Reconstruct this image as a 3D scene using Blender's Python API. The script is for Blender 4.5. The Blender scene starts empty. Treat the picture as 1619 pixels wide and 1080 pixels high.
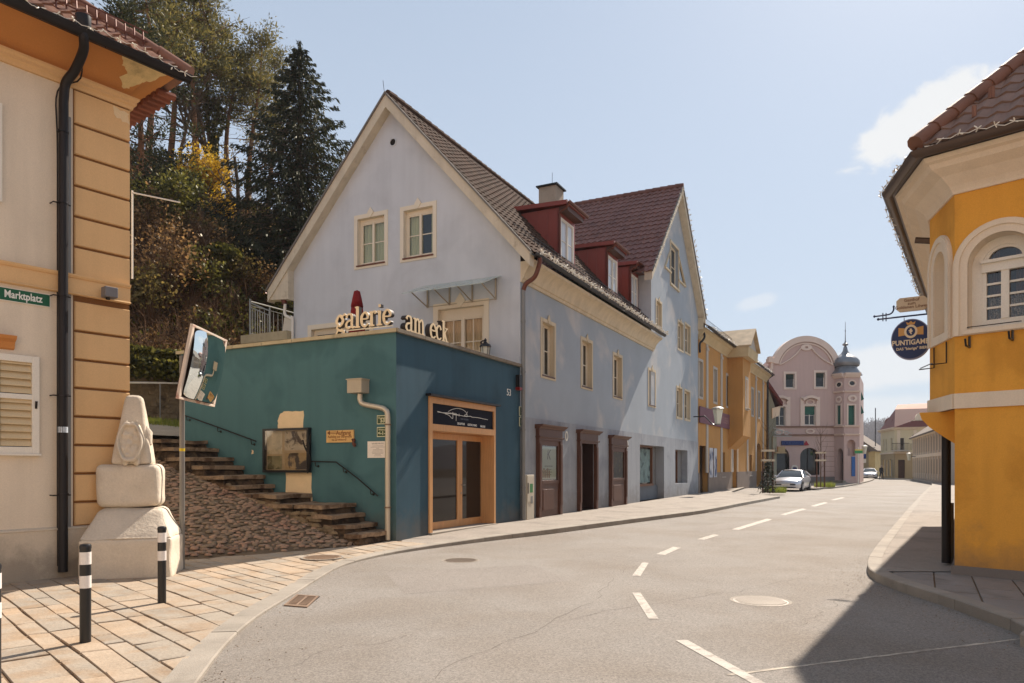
import bpy, math, random
from mathutils import Vector, Matrix, noise
from mathutils.geometry import tessellate_polygon
random.seed(7)
R = math.radians
# ---------------------------------------------------------------- camera, sky, sun
scene = bpy.context.scene
FP, CXP, HP, EYE = 1130.0, 810.0, 738.0, 1.6      # focal length / centre / horizon measured in the photo, eye height
cam_d = bpy.data.cameras.new('camera'); cam = bpy.data.objects.new('camera', cam_d)
scene.collection.objects.link(cam); scene.camera = cam
cam.location = (0, 0, EYE); cam.rotation_euler = (R(90), 0, 0)
cam_d.sensor_width = 36; cam_d.lens = FP/1619*36
cam_d.shift_y = (HP-540)/1619; cam_d.clip_end = 3000; cam_d.clip_start = .05
SUN_AZ = math.atan2(.545, .838); SUN_EL = R(42.5)
world = bpy.data.worlds.new('World'); scene.world = world; world.use_nodes = True
wn = world.node_tree.nodes; wl = world.node_tree.links; wn.clear()
wo = wn.new('ShaderNodeOutputWorld'); bg = wn.new('ShaderNodeBackground')
sky = wn.new('ShaderNodeTexSky'); sky.sky_type = 'NISHITA'; sky.sun_disc = False
sky.sun_elevation = SUN_EL; sky.sun_rotation = SUN_AZ
sky.air_density = 1.0; sky.dust_density = .7; sky.ozone_density = 1.2; sky.altitude = 300
bg.inputs[1].default_value = .068
# clouds: soft noise banks in given directions of the sky
tc = wn.new('ShaderNodeTexCoord')
def wnode(t, **k):
    n = wn.new(t)
    for a, b in k.items(): setattr(n, a, b)
    return n
def wmath(op, a, b=None, c=None):
    n = wnode('ShaderNodeMath', operation=op)
    for i, x in enumerate((a, b, c)):
        if x is None: continue
        if isinstance(x, (int, float)): n.inputs[i].default_value = x
        else: wl.new(x, n.inputs[i])
    return n.outputs[0]
sep = wn.new('ShaderNodeSeparateXYZ'); wl.new(tc.outputs['Generated'], sep.inputs[0])
az = wmath('ARCTAN2', sep.outputs[0], sep.outputs[1])
el = wmath('ARCSINE', sep.outputs[2])
comb = wn.new('ShaderNodeCombineXYZ'); wl.new(az, comb.inputs[0]); wl.new(wmath('MULTIPLY', el, 1.6), comb.inputs[1])
def bank(a, e, ra, re, tilt, sc, lo, hi, seed):
    # elliptical bank centred on azimuth a / elevation e, broken up by noise
    da = wmath('SUBTRACT', az, a); de = wmath('SUBTRACT', el, e)
    ca, sa = math.cos(tilt), math.sin(tilt)
    x = wmath('ADD', wmath('MULTIPLY', da, ca/ra), wmath('MULTIPLY', de, sa/ra))
    y = wmath('ADD', wmath('MULTIPLY', da, -sa/re), wmath('MULTIPLY', de, ca/re))
    r = wmath('SQRT', wmath('ADD', wmath('MULTIPLY', x, x), wmath('MULTIPLY', y, y)))
    nz = wnode('ShaderNodeTexNoise'); nz.inputs['Scale'].default_value = sc; nz.inputs['Detail'].default_value = 9
    nz.inputs['Roughness'].default_value = .58; nz.inputs['Distortion'].default_value = .35
    mp = wn.new('ShaderNodeMapping'); mp.inputs['Location'].default_value = (seed, seed*.37, 0)
    wl.new(comb.outputs[0], mp.inputs[0]); wl.new(mp.outputs[0], nz.inputs['Vector'])
    v = wmath('SUBTRACT', wmath('ADD', nz.outputs[0], .62), r)
    m = wnode('ShaderNodeMapRange', interpolation_type='SMOOTHSTEP')
    m.inputs['From Min'].default_value = lo; m.inputs['From Max'].default_value = hi
    wl.new(v, m.inputs[0]); return m.outputs[0]
b1 = bank(.518, .398, .088, .032, .40, 30, .06, .40, 3.1)
b2 = bank(.49, .125, .17, .030, .1, 14, .0, .45, 9.7)
b3 = bank(.48, .070, .22, .022, .0, 18, .1, .6, 5.3)
b4 = bank(.33, .215, .03, .012, .2, 20, .1, .6, 2.3)
cl = wmath('MAXIMUM', wmath('MAXIMUM', b1, wmath('MULTIPLY', b2, .75)), wmath('MAXIMUM', wmath('MULTIPLY', b3, .5), wmath('MULTIPLY', b4, .4)))
mx = wnode('ShaderNodeMix', data_type='RGBA'); wl.new(cl, mx.inputs[0])
wl.new(sky.outputs[0], mx.inputs[6]); mx.inputs[7].default_value = (7.4, 7.5, 7.6, 1)
# thin high haze veil: whitens the whole sky a little, more towards the horizon
mh = wnode('ShaderNodeMix', data_type='RGBA')
hz_ = wnode('ShaderNodeMapRange'); hz_.inputs['From Min'].default_value = 0; hz_.inputs['From Max'].default_value = .75
hz_.inputs['To Min'].default_value = .9; hz_.inputs['To Max'].default_value = .55
wl.new(el, hz_.inputs[0]); wl.new(hz_.outputs[0], mh.inputs[0])
wl.new(sky.outputs[0], mh.inputs[6]); mh.inputs[7].default_value = (5.1, 5.85, 6.8, 1)
wl.new(mh.outputs[2], mx.inputs[6])
wl.new(mx.outputs[2], bg.inputs[0]); wl.new(bg.outputs[0], wo.inputs[0])
sun_d = bpy.data.lights.new('sun', 'SUN'); sun_d.energy = 5.0; sun_d.angle = R(.6); sun_d.color = (1, .885, .76)
sun = bpy.data.objects.new('sun', sun_d); scene.collection.objects.link(sun); sun.location = (30, 40, 50)
sd = Vector((math.sin(SUN_AZ)*math.cos(SUN_EL), math.cos(SUN_AZ)*math.cos(SUN_EL), math.sin(SUN_EL)))
sun.rotation_euler = sd.to_track_quat('Z', 'Y').to_euler()
scene.view_settings.view_transform = 'Standard'; scene.view_settings.look = 'None'
scene.view_settings.exposure = 0.84; scene.view_settings.gamma = 1
scene.render.engine = 'CYCLES'
scene.render.resolution_x = 1024; scene.render.resolution_y = 683

# ---------------------------------------------------------------- materials
def srgb(r, g=None, b=None):
    if g is None: r, g, b = r
    return tuple(((x/255)/12.92 if x/255 <= .04045 else ((x/255+.055)/1.055)**2.4) for x in (r, g, b))
MATS = {}
def mat(name, col, rough=.8, metal=0, var=.12, vs=1.2, fine=.05, fs=60, bump=.15, bs=80, spec=.3,
        streak=0, island=0, col2=None, c2s=2.0, c2t=(.5, .65), wood=0, dirt=0, dcol=(.09, .07, .05), stretch=None, coat=0, base=0, spk=0):
    if name in MATS: return MATS[name]
    m = bpy.data.materials.new(name); m.use_nodes = True; MATS[name] = m
    nt = m.node_tree; N = nt.nodes; L = nt.links; N.clear()
    out = N.new('ShaderNodeOutputMaterial'); p = N.new('ShaderNodeBsdfPrincipled')
    L.new(p.outputs[0], out.inputs[0])
    p.inputs['Roughness'].default_value = rough; p.inputs['Metallic'].default_value = metal
    p.inputs['Specular IOR Level'].default_value = spec
    if coat: p.inputs['Coat Weight'].default_value = coat; p.inputs['Coat Roughness'].default_value = .08
    co = N.new('ShaderNodeTexCoord'); geo = co.outputs['Object']
    if stretch:
        mp = N.new('ShaderNodeMapping'); mp.inputs['Scale'].default_value = stretch; L.new(geo, mp.inputs[0]); sv = mp.outputs[0]
    else: sv = geo
    def nz(scale, detail=4, vec=None, rough_=.55, dist=0):
        n = N.new('ShaderNodeTexNoise'); n.inputs['Scale'].default_value = scale; n.inputs['Detail'].default_value = detail
        n.inputs['Roughness'].default_value = rough_; n.inputs['Distortion'].default_value = dist
        L.new(vec or sv, n.inputs['Vector']); return n.outputs[0]
    def mr(v, a, b, c, d):
        n = N.new('ShaderNodeMapRange'); n.inputs[1].default_value = a; n.inputs[2].default_value = b
        n.inputs[3].default_value = c; n.inputs[4].default_value = d; L.new(v, n.inputs[0]); return n.outputs[0]
    def mul(a, b):
        n = N.new('ShaderNodeMath'); n.operation = 'MULTIPLY'
        for i, x in enumerate((a, b)):
            if isinstance(x, (int, float)): n.inputs[i].default_value = x
            else: L.new(x, n.inputs[i])
        return n.outputs[0]
    def mixc(f, a, b):
        n = N.new('ShaderNodeMix'); n.data_type = 'RGBA'
        if isinstance(f, (int, float)): n.inputs[0].default_value = f
        else: L.new(f, n.inputs[0])
        for i, x in ((6, a), (7, b)):
            if isinstance(x, tuple): n.inputs[i].default_value = x[:3]+(1,)
            else: L.new(x, n.inputs[i])
        return n.outputs[2]
    c = tuple(col)
    if col2:
        c = mixc(mr(nz(c2s, 6, dist=.4), c2t[0], c2t[1], 0, 1), c, tuple(col2))
    if island:
        g = N.new('ShaderNodeNewGeometry'); rnd = g.outputs['Random Per Island']
        if col2: c = mixc(mul(mr(rnd, 0, 1, 0, 1), .7), c, tuple(col2))
        fac = mr(rnd, 0, 1, 1-island, 1+island)
    else: fac = None
    k = mr(nz(vs, 5), .25, .75, 1-var, 1+var)
    k = mul(k, mr(nz(fs, 3), .3, .7, 1-fine, 1+fine))
    if fac: k = mul(k, fac)
    if streak:
        mp = N.new('ShaderNodeMapping'); mp.inputs['Scale'].default_value = (3.5, 3.5, .28); L.new(geo, mp.inputs[0])
        k = mul(k, mr(nz(1.3, 6, mp.outputs[0]), .42, .72, 1, 1-streak))
    if wood:
        mp = N.new('ShaderNodeMapping'); mp.inputs['Scale'].default_value = (22, 22, 1.2); L.new(geo, mp.inputs[0])
        k = mul(k, mr(nz(2, 5, mp.outputs[0]), .3, .7, 1-wood, 1+wood))
    hs = N.new('ShaderNodeVectorMath'); hs.operation = 'SCALE'
    if isinstance(c, tuple): hs.inputs[0].default_value = c[:3]
    else: L.new(c, hs.inputs[0])
    L.new(k, hs.inputs['Scale']); cc = hs.outputs[0]
    if dirt:
        d = mr(nz(2.6, 8, rough_=.7), .56, .70, 0, dirt)
        cc = mixc(d, cc, dcol)
    if base:                                           # splash dirt and damp along the foot of the wall
        sp = N.new('ShaderNodeSeparateXYZ'); L.new(geo, sp.inputs[0]); ad = N.new('ShaderNodeMath'); ad.operation = 'MULTIPLY_ADD'
        L.new(nz(2.2, 7, geo, .7), ad.inputs[0]); ad.inputs[1].default_value = -1.5; L.new(sp.outputs[2], ad.inputs[2])
        cc = mixc(mr(ad.outputs[0], -.62, base-.75, .5, 0), cc, (.13, .11, .09))
    if spk:                                            # mineral grains
        vo = N.new('ShaderNodeTexVoronoi'); vo.inputs['Scale'].default_value = 95; L.new(geo, vo.inputs['Vector'])
        sx_ = N.new('ShaderNodeSeparateColor'); L.new(vo.outputs['Color'], sx_.inputs[0]); h2_ = N.new('ShaderNodeVectorMath'); h2_.operation = 'SCALE'
        L.new(cc, h2_.inputs[0]); L.new(mr(sx_.outputs[0], 0, 1, 1-spk, 1+spk), h2_.inputs['Scale']); cc = h2_.outputs[0]
    L.new(cc, p.inputs['Base Color'])
    if bump:
        bn = N.new('ShaderNodeBump'); bn.inputs['Strength'].default_value = bump; bn.inputs['Distance'].default_value = .02
        L.new(nz(bs, 5), bn.inputs['Height']); L.new(bn.outputs[0], p.inputs['Normal'])
    return m
def leafmat(name, col, col2, isl=.35, tr=.35):
    if name in MATS: return MATS[name]
    m = bpy.data.materials.new(name); m.use_nodes = True; MATS[name] = m
    nt = m.node_tree; N = nt.nodes; L = nt.links; N.clear()
    out = N.new('ShaderNodeOutputMaterial'); d = N.new('ShaderNodeBsdfDiffuse'); t = N.new('ShaderNodeBsdfTranslucent')
    g = N.new('ShaderNodeBsdfGlossy'); g.inputs['Roughness'].default_value = .45; g.inputs[0].default_value = (.5, .5, .45, 1)
    a = N.new('ShaderNodeMixShader'); b = N.new('ShaderNodeMixShader'); a.inputs[0].default_value = tr; b.inputs[0].default_value = .05
    ge = N.new('ShaderNodeNewGeometry'); mx_ = N.new('ShaderNodeMix'); mx_.data_type = 'RGBA'
    mx_.inputs[6].default_value = tuple(col)+(1,); mx_.inputs[7].default_value = tuple(col2)+(1,)
    L.new(ge.outputs['Random Per Island'], mx_.inputs[0])
    L.new(mx_.outputs[2], d.inputs[0]); L.new(mx_.outputs[2], t.inputs[0])
    L.new(d.outputs[0], a.inputs[1]); L.new(t.outputs[0], a.inputs[2]); L.new(a.outputs[0], b.inputs[1]); L.new(g.outputs[0], b.inputs[2])
    L.new(b.outputs[0], out.inputs[0]); return m
def glassmat(name, tint=(.03, .035, .04), clear=0.0, rough=.03, wave=.02, refl=.09, spec=.5):
    if name in MATS: return MATS[name]
    m = bpy.data.materials.new(name); m.use_nodes = True; MATS[name] = m
    nt = m.node_tree; N = nt.nodes; L = nt.links; N.clear()
    out = N.new('ShaderNodeOutputMaterial'); p = N.new('ShaderNodeBsdfPrincipled')
    p.inputs['Base Color'].default_value = tuple(tint)+(1,); p.inputs['Roughness'].default_value = rough
    p.inputs['Specular IOR Level'].default_value = spec; p.inputs['IOR'].default_value = 1.5
    bn = N.new('ShaderNodeBump'); bn.inputs['Strength'].default_value = wave; n = N.new('ShaderNodeTexNoise'); n.inputs['Scale'].default_value = 1.6
    co = N.new('ShaderNodeTexCoord'); L.new(co.outputs['Object'], n.inputs['Vector']); L.new(n.outputs[0], bn.inputs['Height']); L.new(bn.outputs[0], p.inputs['Normal'])
    if clear:
        t = N.new('ShaderNodeBsdfTransparent'); gl = N.new('ShaderNodeBsdfGlossy'); gl.inputs['Roughness'].default_value = rough
        L.new(bn.outputs[0], gl.inputs['Normal'])
        lw = N.new('ShaderNodeLayerWeight'); pw = N.new('ShaderNodeMath'); pw.operation = 'POWER'; L.new(lw.outputs['Facing'], pw.inputs[0]); pw.inputs[1].default_value = 3.5
        f = N.new('ShaderNodeMapRange'); L.new(pw.outputs[0], f.inputs[0]); f.inputs[3].default_value = refl; f.inputs[4].default_value = .95
        t.inputs[0].default_value = (clear, clear, clear*.97, 1)
        ms = N.new('ShaderNodeMixShader'); L.new(f.outputs[0], ms.inputs[0]); L.new(t.outputs[0], ms.inputs[1]); L.new(gl.outputs[0], ms.inputs[2])
        L.new(ms.outputs[0], out.inputs[0])
    else: L.new(p.outputs[0], out.inputs[0])
    return m
# ---------------------------------------------------------------- mesh helpers
ORG = {}
Z = Vector((0, 0, 1))
class Frame:
    """a wall's own axes: s along the wall, d outwards, z up"""
    def __init__(F, o, dr, n=None):
        F.o = Vector((o[0], o[1], o[2] if len(o) > 2 else 0)); F.x = Vector((dr[0], dr[1], 0)).normalized()
        F.n = Vector((F.x.y, -F.x.x, 0)) if n is None else Vector((n[0], n[1], 0)).normalized()
    def p(F, s, z, d=0): return F.o + F.x*s + F.n*d + Z*z
    def px(F, px, py, d=0):
        """where the sight line through this photo point meets the wall -> (s, z)"""
        k = (px-CXP)/FP; o = F.o + F.n*d
        s = (k*o.y-o.x)/(F.x.x-k*F.x.y); y = o.y+F.x.y*s
        return s, EYE+(HP-py)/FP*y-F.o.z
    def rect(F, xl, yt, yb, xr, d=0):
        a = F.px(xl, yt, d); b = F.px(xl, yb, d); c = F.px(xr, yt, d)
        return min(a[0], c[0]), max(a[0], c[0]), b[1], a[1]
def G(px, py, z=0):
    y = (EYE-z)*FP/(py-HP); return Vector(((px-CXP)/FP*y, y, z))
class MB:
    def __init__(s): s.v = []; s.f = []; s.sm = False
    def add(s, vs, fs):
        n = len(s.v); s.v += [Vector(v) for v in vs]; s.f += [tuple(i+n for i in f) for f in fs]; return s
    def quad(s, a, b, c, d): return s.add((a, b, c, d), ((0, 1, 2, 3),))
    def hexa(s, p):   # 8 points: bottom 4 ccw, top 4
        return s.add(p, ((3, 2, 1, 0), (4, 5, 6, 7), (0, 1, 5, 4), (1, 2, 6, 5), (2, 3, 7, 6), (3, 0, 4, 7)))
    def box(s, F, s0, s1, z0, z1, d0, d1):
        return s.hexa([F.p(s0, z0, d0), F.p(s0, z0, d1), F.p(s1, z0, d1), F.p(s1, z0, d0),
                       F.p(s0, z1, d0), F.p(s0, z1, d1), F.p(s1, z1, d1), F.p(s1, z1, d0)])
    def wbox(s, x0, x1, y0, y1, z0, z1):
        return s.hexa([Vector(q) for q in ((x0, y0, z0), (x1, y0, z0), (x1, y1, z0), (x0, y1, z0), (x0, y0, z1), (x1, y0, z1), (x1, y1, z1), (x0, y1, z1))])
    def prism(s, F, pts, d0, d1):     # polygon in wall coords (s,z), extruded d0..d1
        n = len(pts); a = [F.p(x, z, d0) for x, z in pts]; b = [F.p(x, z, d1) for x, z in pts]
        tri = tessellate_polygon([[Vector((x, z, 0)) for x, z in pts]])
        fs = [tuple(t) for t in tri] + [tuple(i+n for i in t) for t in tri] + [(i, (i+1) % n, (i+1) % n+n, i+n) for i in range(n)]
        return s.add(a+b, fs)
    def sweep(s, F, prof, s0, s1, mitre=(0, 0)):   # profile [(d,z)] swept along s; mitre: extra s per d at each end
        n = len(prof)
        a = [F.p(s0-mitre[0]*d, z, d) for d, z in prof]; b = [F.p(s1+mitre[1]*d, z, d) for d, z in prof]
        return s.add(a+b, [(i, i+1, i+1+n, i+n) for i in range(n-1)]+[tuple(range(n)), tuple(range(2*n-1, n-1, -1))])
    def tube(s, pts, r, n=8, cap=True):
        pts = [Vector(p) for p in pts]; rs = r if isinstance(r, (list, tuple)) else [r]*len(pts)
        base = len(s.v); up = None
        for i, p in enumerate(pts):
            t = (pts[min(i+1, len(pts)-1)]-pts[max(i-1, 0)])
            if t.length < 1e-9: t = Z.copy()
            t.normalize()
            if up is None: up = t.orthogonal().normalized()
            else:
                up = up-t*up.dot(t); up = up.normalized() if up.length > 1e-6 else t.orthogonal().normalized()
            w = t.cross(up)
            for k in range(n):
                a = 2*math.pi*k/n; s.v.append(p+(up*math.cos(a)+w*math.sin(a))*rs[i])
        for i in range(len(pts)-1):
            for k in range(n):
                a = base+i*n+k; b = base+i*n+(k+1) % n; s.f.append((a, b, b+n, a+n))
        if cap and n > 2:
            s.f.append(tuple(base+k for k in range(n))[::-1]); e = base+(len(pts)-1)*n; s.f.append(tuple(e+k for k in range(n)))
        return s
    def lathe(s, c, prof, n=16, sc=(1, 1), rot=0):    # prof [(r,z)] round a vertical axis
        c = Vector(c); b = len(s.v)
        for r, z in prof:
            for k in range(n):
                a = 2*math.pi*k/n+rot; s.v.append(c+Vector((r*math.cos(a)*sc[0], r*math.sin(a)*sc[1], z)))
        for i in range(len(prof)-1):
            for k in range(n):
                a = b+i*n+k; d = b+i*n+(k+1) % n; s.f.append((a, d, d+n, a+n))
        s.f.append(tuple(b+k for k in range(n))[::-1]); e = b+(len(prof)-1)*n; s.f.append(tuple(e+k for k in range(n)))
        return s
    def disc(s, F, cs, cz, rs, rz, d0, d1, n=24): return s.prism(F, [(cs+rs*math.cos(2*math.pi*k/n), cz+rz*math.sin(2*math.pi*k/n)) for k in range(n)], d0, d1)
    def ring(s, F, cs, cz, r0s, r0z, r1s, r1z, d0, d1, n=24, a0=0, a1=360):
        for k in range(n):
            p = R(a0+(a1-a0)*k/n); q = R(a0+(a1-a0)*(k+1)/n)
            s.prism(F, [(cs+r0s*math.cos(p), cz+r0z*math.sin(p)), (cs+r1s*math.cos(p), cz+r1z*math.sin(p)),
                        (cs+r1s*math.cos(q), cz+r1z*math.sin(q)), (cs+r0s*math.cos(q), cz+r0z*math.sin(q))], d0, d1)
        return s
    def poly(s, pts):
        pts = [Vector(p) for p in pts]; tri = tessellate_polygon([[Vector((p.x, p.y, 0)) for p in pts]])
        return s.add(pts, [tuple(t) for t in tri])
    def build(s, name, m, parent=None, loc=None, smooth=None, bevel=0):
        me = bpy.data.meshes.new(name)
        if parent is not None: o3 = ORG[parent.name]
        else:
            if loc is None:
                xs = [v.x for v in s.v]; ys = [v.y for v in s.v]; loc = (sum(xs)/len(xs), sum(ys)/len(ys), min(v.z for v in s.v))
            o3 = Vector(loc)
        me.from_pydata([v-o3 for v in s.v], [], s.f); me.validate()
        ob = bpy.data.objects.new(name, me); scene.collection.objects.link(ob)
        if parent is not None: ob.parent = parent
        else: ob.location = o3
        ORG[ob.name] = o3
        me.materials.append(m if not isinstance(m, str) else MATS[m])
        if smooth or (smooth is None and s.sm):
            for p in me.polygons: p.use_smooth = True
            if smooth != 'full':
                md = ob.modifiers.new('split', 'EDGE_SPLIT'); md.split_angle = R(38)
        if bevel:
            md = ob.modifiers.new('bevel', 'BEVEL'); md.width = bevel; md.segments = 2; md.limit_method = 'ANGLE'; md.angle_limit = R(40)
        return ob
def tag(o, label=None, cat=None, group=None, kind=None):
    if label: o['label'] = label
    if cat: o['category'] = cat
    if group: o['group'] = group
    if kind: o['kind'] = kind
    return o
def thing(name, loc, label, cat, group=None):
    o = bpy.data.objects.new(name, None); scene.collection.objects.link(o); o.location = loc; o.empty_display_size = .2
    ORG[o.name] = Vector(loc); return tag(o, label, cat, group)
def copy_tree(o, parent=None):
    c = o.copy(); scene.collection.objects.link(c)
    if parent is not None: c.parent = parent; c.matrix_parent_inverse = o.matrix_parent_inverse.copy()
    ORG[c.name] = ORG.get(o.name, Vector())
    for ch in list(o.children): copy_tree(ch, c)
    return c
def clip_poly(poly, hp):
    a, b, c = hp; out = []
    for i in range(len(poly)):
        p, q = poly[i], poly[(i+1) % len(poly)]; dp = a*p[0]+b*p[1]-c; dq = a*q[0]+b*q[1]-c
        if dp <= 1e-9: out.append(p)
        if (dp < -1e-9 and dq > 1e-9) or (dp > 1e-9 and dq < -1e-9):
            t = dp/(dp-dq); out.append((p[0]+(q[0]-p[0])*t, p[1]+(q[1]-p[1])*t))
    return out
def wall(mb, F, s0, s1, z0, z1, holes=(), clips=(), reveal=.2, d=0):
    """front of a wall with rectangular openings (s0,s1,z0,z1[,depth]) and their reveals"""
    S = sorted({s0, s1}|{min(max(h[i], s0), s1) for h in holes for i in (0, 1)}); Zs = sorted({z0, z1}|{min(max(h[i], z0), z1) for h in holes for i in (2, 3)})
    for a, b in zip(S, S[1:]):
        for c, e in zip(Zs, Zs[1:]):
            if b-a < 1e-5 or e-c < 1e-5: continue
            ms, mz = (a+b)/2, (c+e)/2
            if any(h[0] < ms < h[1] and h[2] < mz < h[3] for h in holes): continue
            pl = [(a, c), (b, c), (b, e), (a, e)]
            for cp in clips: pl = clip_poly(pl, cp)
            if len(pl) > 2: mb.add([F.p(x, z, d) for x, z in pl], [tuple(range(len(pl)))])
    for h in holes:
        r = h[4] if len(h) > 4 else reveal; a, b, c, e = h[:4]
        for (p, q) in (((a, c), (b, c)), ((b, c), (b, e)), ((b, e), (a, e)), ((a, e), (a, c))):
            mb.quad(F.p(p[0], p[1], d), F.p(q[0], q[1], d), F.p(q[0], q[1], d-r), F.p(p[0], p[1], d-r))
    return mb
def spandrel(mb, F, h, spring, d=0, r=.2, n=12):
    """turn a rectangular opening into an arched one: fill its top corners down to the arch"""
    a, b, c, e = h[:4]; cx = (a+b)/2; rx = (b-a)/2; rz = e-spring
    pts = [(cx+rx*math.cos(math.pi*k/n), spring+rz*math.sin(math.pi*k/n)) for k in range(n+1)]
    for k in range(n):
        p, q = pts[k], pts[k+1]; mid = (p[0]+q[0])/2; cor = b if mid > cx else a
        mb.quad(F.p(p[0], p[1], d), F.p(p[0], e, d), F.p(q[0], e, d), F.p(q[0], q[1], d))
        mb.quad(F.p(p[0], p[1], d), F.p(q[0], q[1], d), F.p(q[0], q[1], d-r), F.p(p[0], p[1], d-r))
def window(F, parent, r, fm, pm, d=-.12, fw=.055, leaves=2, rows=2, cols=1, name='window', bar=.028, head=0, sill=None, surround=None, sw=.12, sd=.02, curtain=None, room=None, ornament=False, sash=.035):
    """r = opening (s0,s1,z0,z1). frame, pane, sill, surround, curtain"""
    a, b, c, e = r; fr = MB(); t = .05
    fr.box(F, a, a+fw, c, e, d-t, d); fr.box(F, b-fw, b, c, e, d-t, d)
    fr.box(F, a+fw, b-fw, c, c+fw, d-t, d-.001); fr.box(F, a+fw, b-fw, e-fw-head, e, d-t, d-.001)
    ia, ib, ic, ie = a+fw, b-fw, c+fw, e-fw-head; w = (ib-ia)/leaves
    for k in range(leaves):
        x0, x1 = ia+k*w, ia+(k+1)*w
        if k: fr.box(F, x0-fw*.55, x0+fw*.55, ic, ie, d-t, d+.012)
        if sash:
            fr.box(F, x0, x0+sash+(.01 if k else 0), ic, ie, d-t, d-.012); fr.box(F, x1-sash, x1, ic, ie, d-t, d-.012)
            fr.box(F, x0+sash, x1-sash, ic, ic+sash, d-t, d-.014); fr.box(F, x0+sash, x1-sash, ie-sash, ie, d-t, d-.014)
        for j in range(1, rows):
            zz = ic+(ie-ic)*j/rows; fr.box(F, x0, x1, zz-bar/2, zz+bar/2, d-t+.01, d-.02)
        for j in range(1, cols):
            xx = x0+(x1-x0)*j/cols; fr.box(F, xx-bar/2, xx+bar/2, ic, ie, d-t+.012, d-.022)
    f = fr.build(name, fm, parent)
    pn = MB(); dp_ = d-t+.012; pn.quad(F.p(a+.01, c+.01, dp_), F.p(b-.01, c+.01, dp_), F.p(b-.01, e-.01, dp_), F.p(a+.01, e-.01, dp_)); pn.build('pane', pm, f)
    if sill: MB().box(F, a-.03, b+.03, c-.045, c, d, d+.18).build('sill', sill, f, bevel=.006)
    if surround:
        q = MB(); q.box(F, a-sw, a, c-sw*.9, e+sw, -.01, sd); q.box(F, b, b+sw, c-sw*.9, e+sw, -.01, sd)
        q.box(F, a, b, e, e+sw, -.01, sd); q.box(F, a, b, c-sw*.9, c-.046 if sill else c, -.01, sd)
        # cream reveal lining
        for (x0, x1, z0, z1) in ((a, a+.006, c, e), (b-.006, b, c, e), (a+.006, b-.006, e-.006, e)): q.box(F, x0, x1, z0, z1, d, -.01)
        if ornament:
            m_ = (a+b)/2; h = ornament; q.prism(F, [(m_-h*.72, e+sw*1.1), (m_, e+sw*1.1-h*.85), (m_+h*.72, e+sw*1.1), (m_, e+sw*1.1+h)], sd+.001, sd+.02)
        q.build('surround', surround, f)
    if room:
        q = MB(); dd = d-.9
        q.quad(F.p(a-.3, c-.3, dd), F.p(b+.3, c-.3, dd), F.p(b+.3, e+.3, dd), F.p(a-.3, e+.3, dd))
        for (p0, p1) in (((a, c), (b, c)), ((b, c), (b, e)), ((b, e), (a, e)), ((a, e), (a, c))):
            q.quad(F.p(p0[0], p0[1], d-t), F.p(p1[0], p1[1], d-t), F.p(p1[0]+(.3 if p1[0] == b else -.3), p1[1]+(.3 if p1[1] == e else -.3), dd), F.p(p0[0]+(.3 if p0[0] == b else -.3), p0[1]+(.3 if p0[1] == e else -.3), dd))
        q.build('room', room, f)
    if curtain:
        cm, spans = curtain; q = MB()
        for (u0, u1) in spans:
            x0 = a+(b-a)*u0; x1 = a+(b-a)*u1; n = max(6, int((x1-x0)/.02)); vs = []
            for i in range(n+1):
                x = x0+(x1-x0)*i/n; dd = d-t-.07+.018*math.sin(i*1.15+x0)+.01*math.sin(i*.47)
                vs += [F.p(x, c-.02, dd), F.p(x, e+.02, dd)]
            q.add(vs, [(2*i, 2*i+2, 2*i+3, 2*i+1) for i in range(n)])
        q.build('curtain', cm, f, smooth='full')
    return f
def tiles(F, pt, s0, s1, n_s, rows, amp=.018, step=.022, clip=None, seg=4, jit=.004, flat=False):
    """tiled roof sheet: pt(s,v) -> point on the slope, v 0 eave .. 1 ridge; stepped courses, rolled tiles"""
    mb = MB(); N_ = n_s*seg
    nrm = (pt(s0+1, 0)-pt(s0, 0)).cross(pt(s0, 1)-pt(s0, 0)).normalized()
    if nrm.z < 0: nrm = -nrm
    for r in range(rows):
        v0, v1 = r/rows, (r+1)/rows+.012; base = len(mb.v); ja = random.uniform(-jit, jit)
        for i in range(N_+1):
            s = s0+(s1-s0)*i/N_; ph = (i % seg)/seg
            h = 0 if flat else amp*(math.sin(ph*2*math.pi)+.35*math.sin(ph*4*math.pi))
            if clip and not clip(s, (v0+v1)/2): pass
            j = ja+random.uniform(-jit, jit)*.5
            mb.v += [pt(s, v0)+nrm*(h+step+j-.03), pt(s, v0)+nrm*(h+step+j), pt(s, v1)+nrm*(h*.6+j)]
        for i in range(N_):
            if clip and not (clip(s0+(s1-s0)*(i+.5)/N_, (v0+v1)/2)): continue
            a = base+3*i; mb.f += [(a, a+3, a+4, a+1), (a+1, a+4, a+5, a+2)]
    return mb
def text(s, size, m, parent, F, x, z, d, ext=.004, align='CENTER', name='lettering', off=0, shear=0, sx=1, rot=0, loc=None, lh=1.0):
    cu = bpy.data.curves.new('t', 'FONT'); cu.body = s; cu.size = size; cu.align_x = align; cu.align_y = 'CENTER'; cu.extrude = ext
    cu.offset = off; cu.shear = shear; cu.resolution_u = 3; cu.space_line = lh
    o = bpy.data.objects.new('t', cu); scene.collection.objects.link(o)
    bpy.context.view_layer.update(); me = bpy.data.meshes.new_from_object(o.evaluated_get(bpy.context.evaluated_depsgraph_get()))
    bpy.data.objects.remove(o); bpy.data.curves.remove(cu)
    mb = MB(); c_, s_ = math.cos(rot), math.sin(rot)
    mb.v = [F.p(x+(v.co.x*sx*c_-v.co.y*s_), z+(v.co.x*sx*s_+v.co.y*c_), d+v.co.z) for v in me.vertices]; mb.f = [tuple(p.vertices) for p in me.polygons]
    bpy.data.meshes.remove(me)
    return mb.build(name, m, parent, loc=loc)
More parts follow.
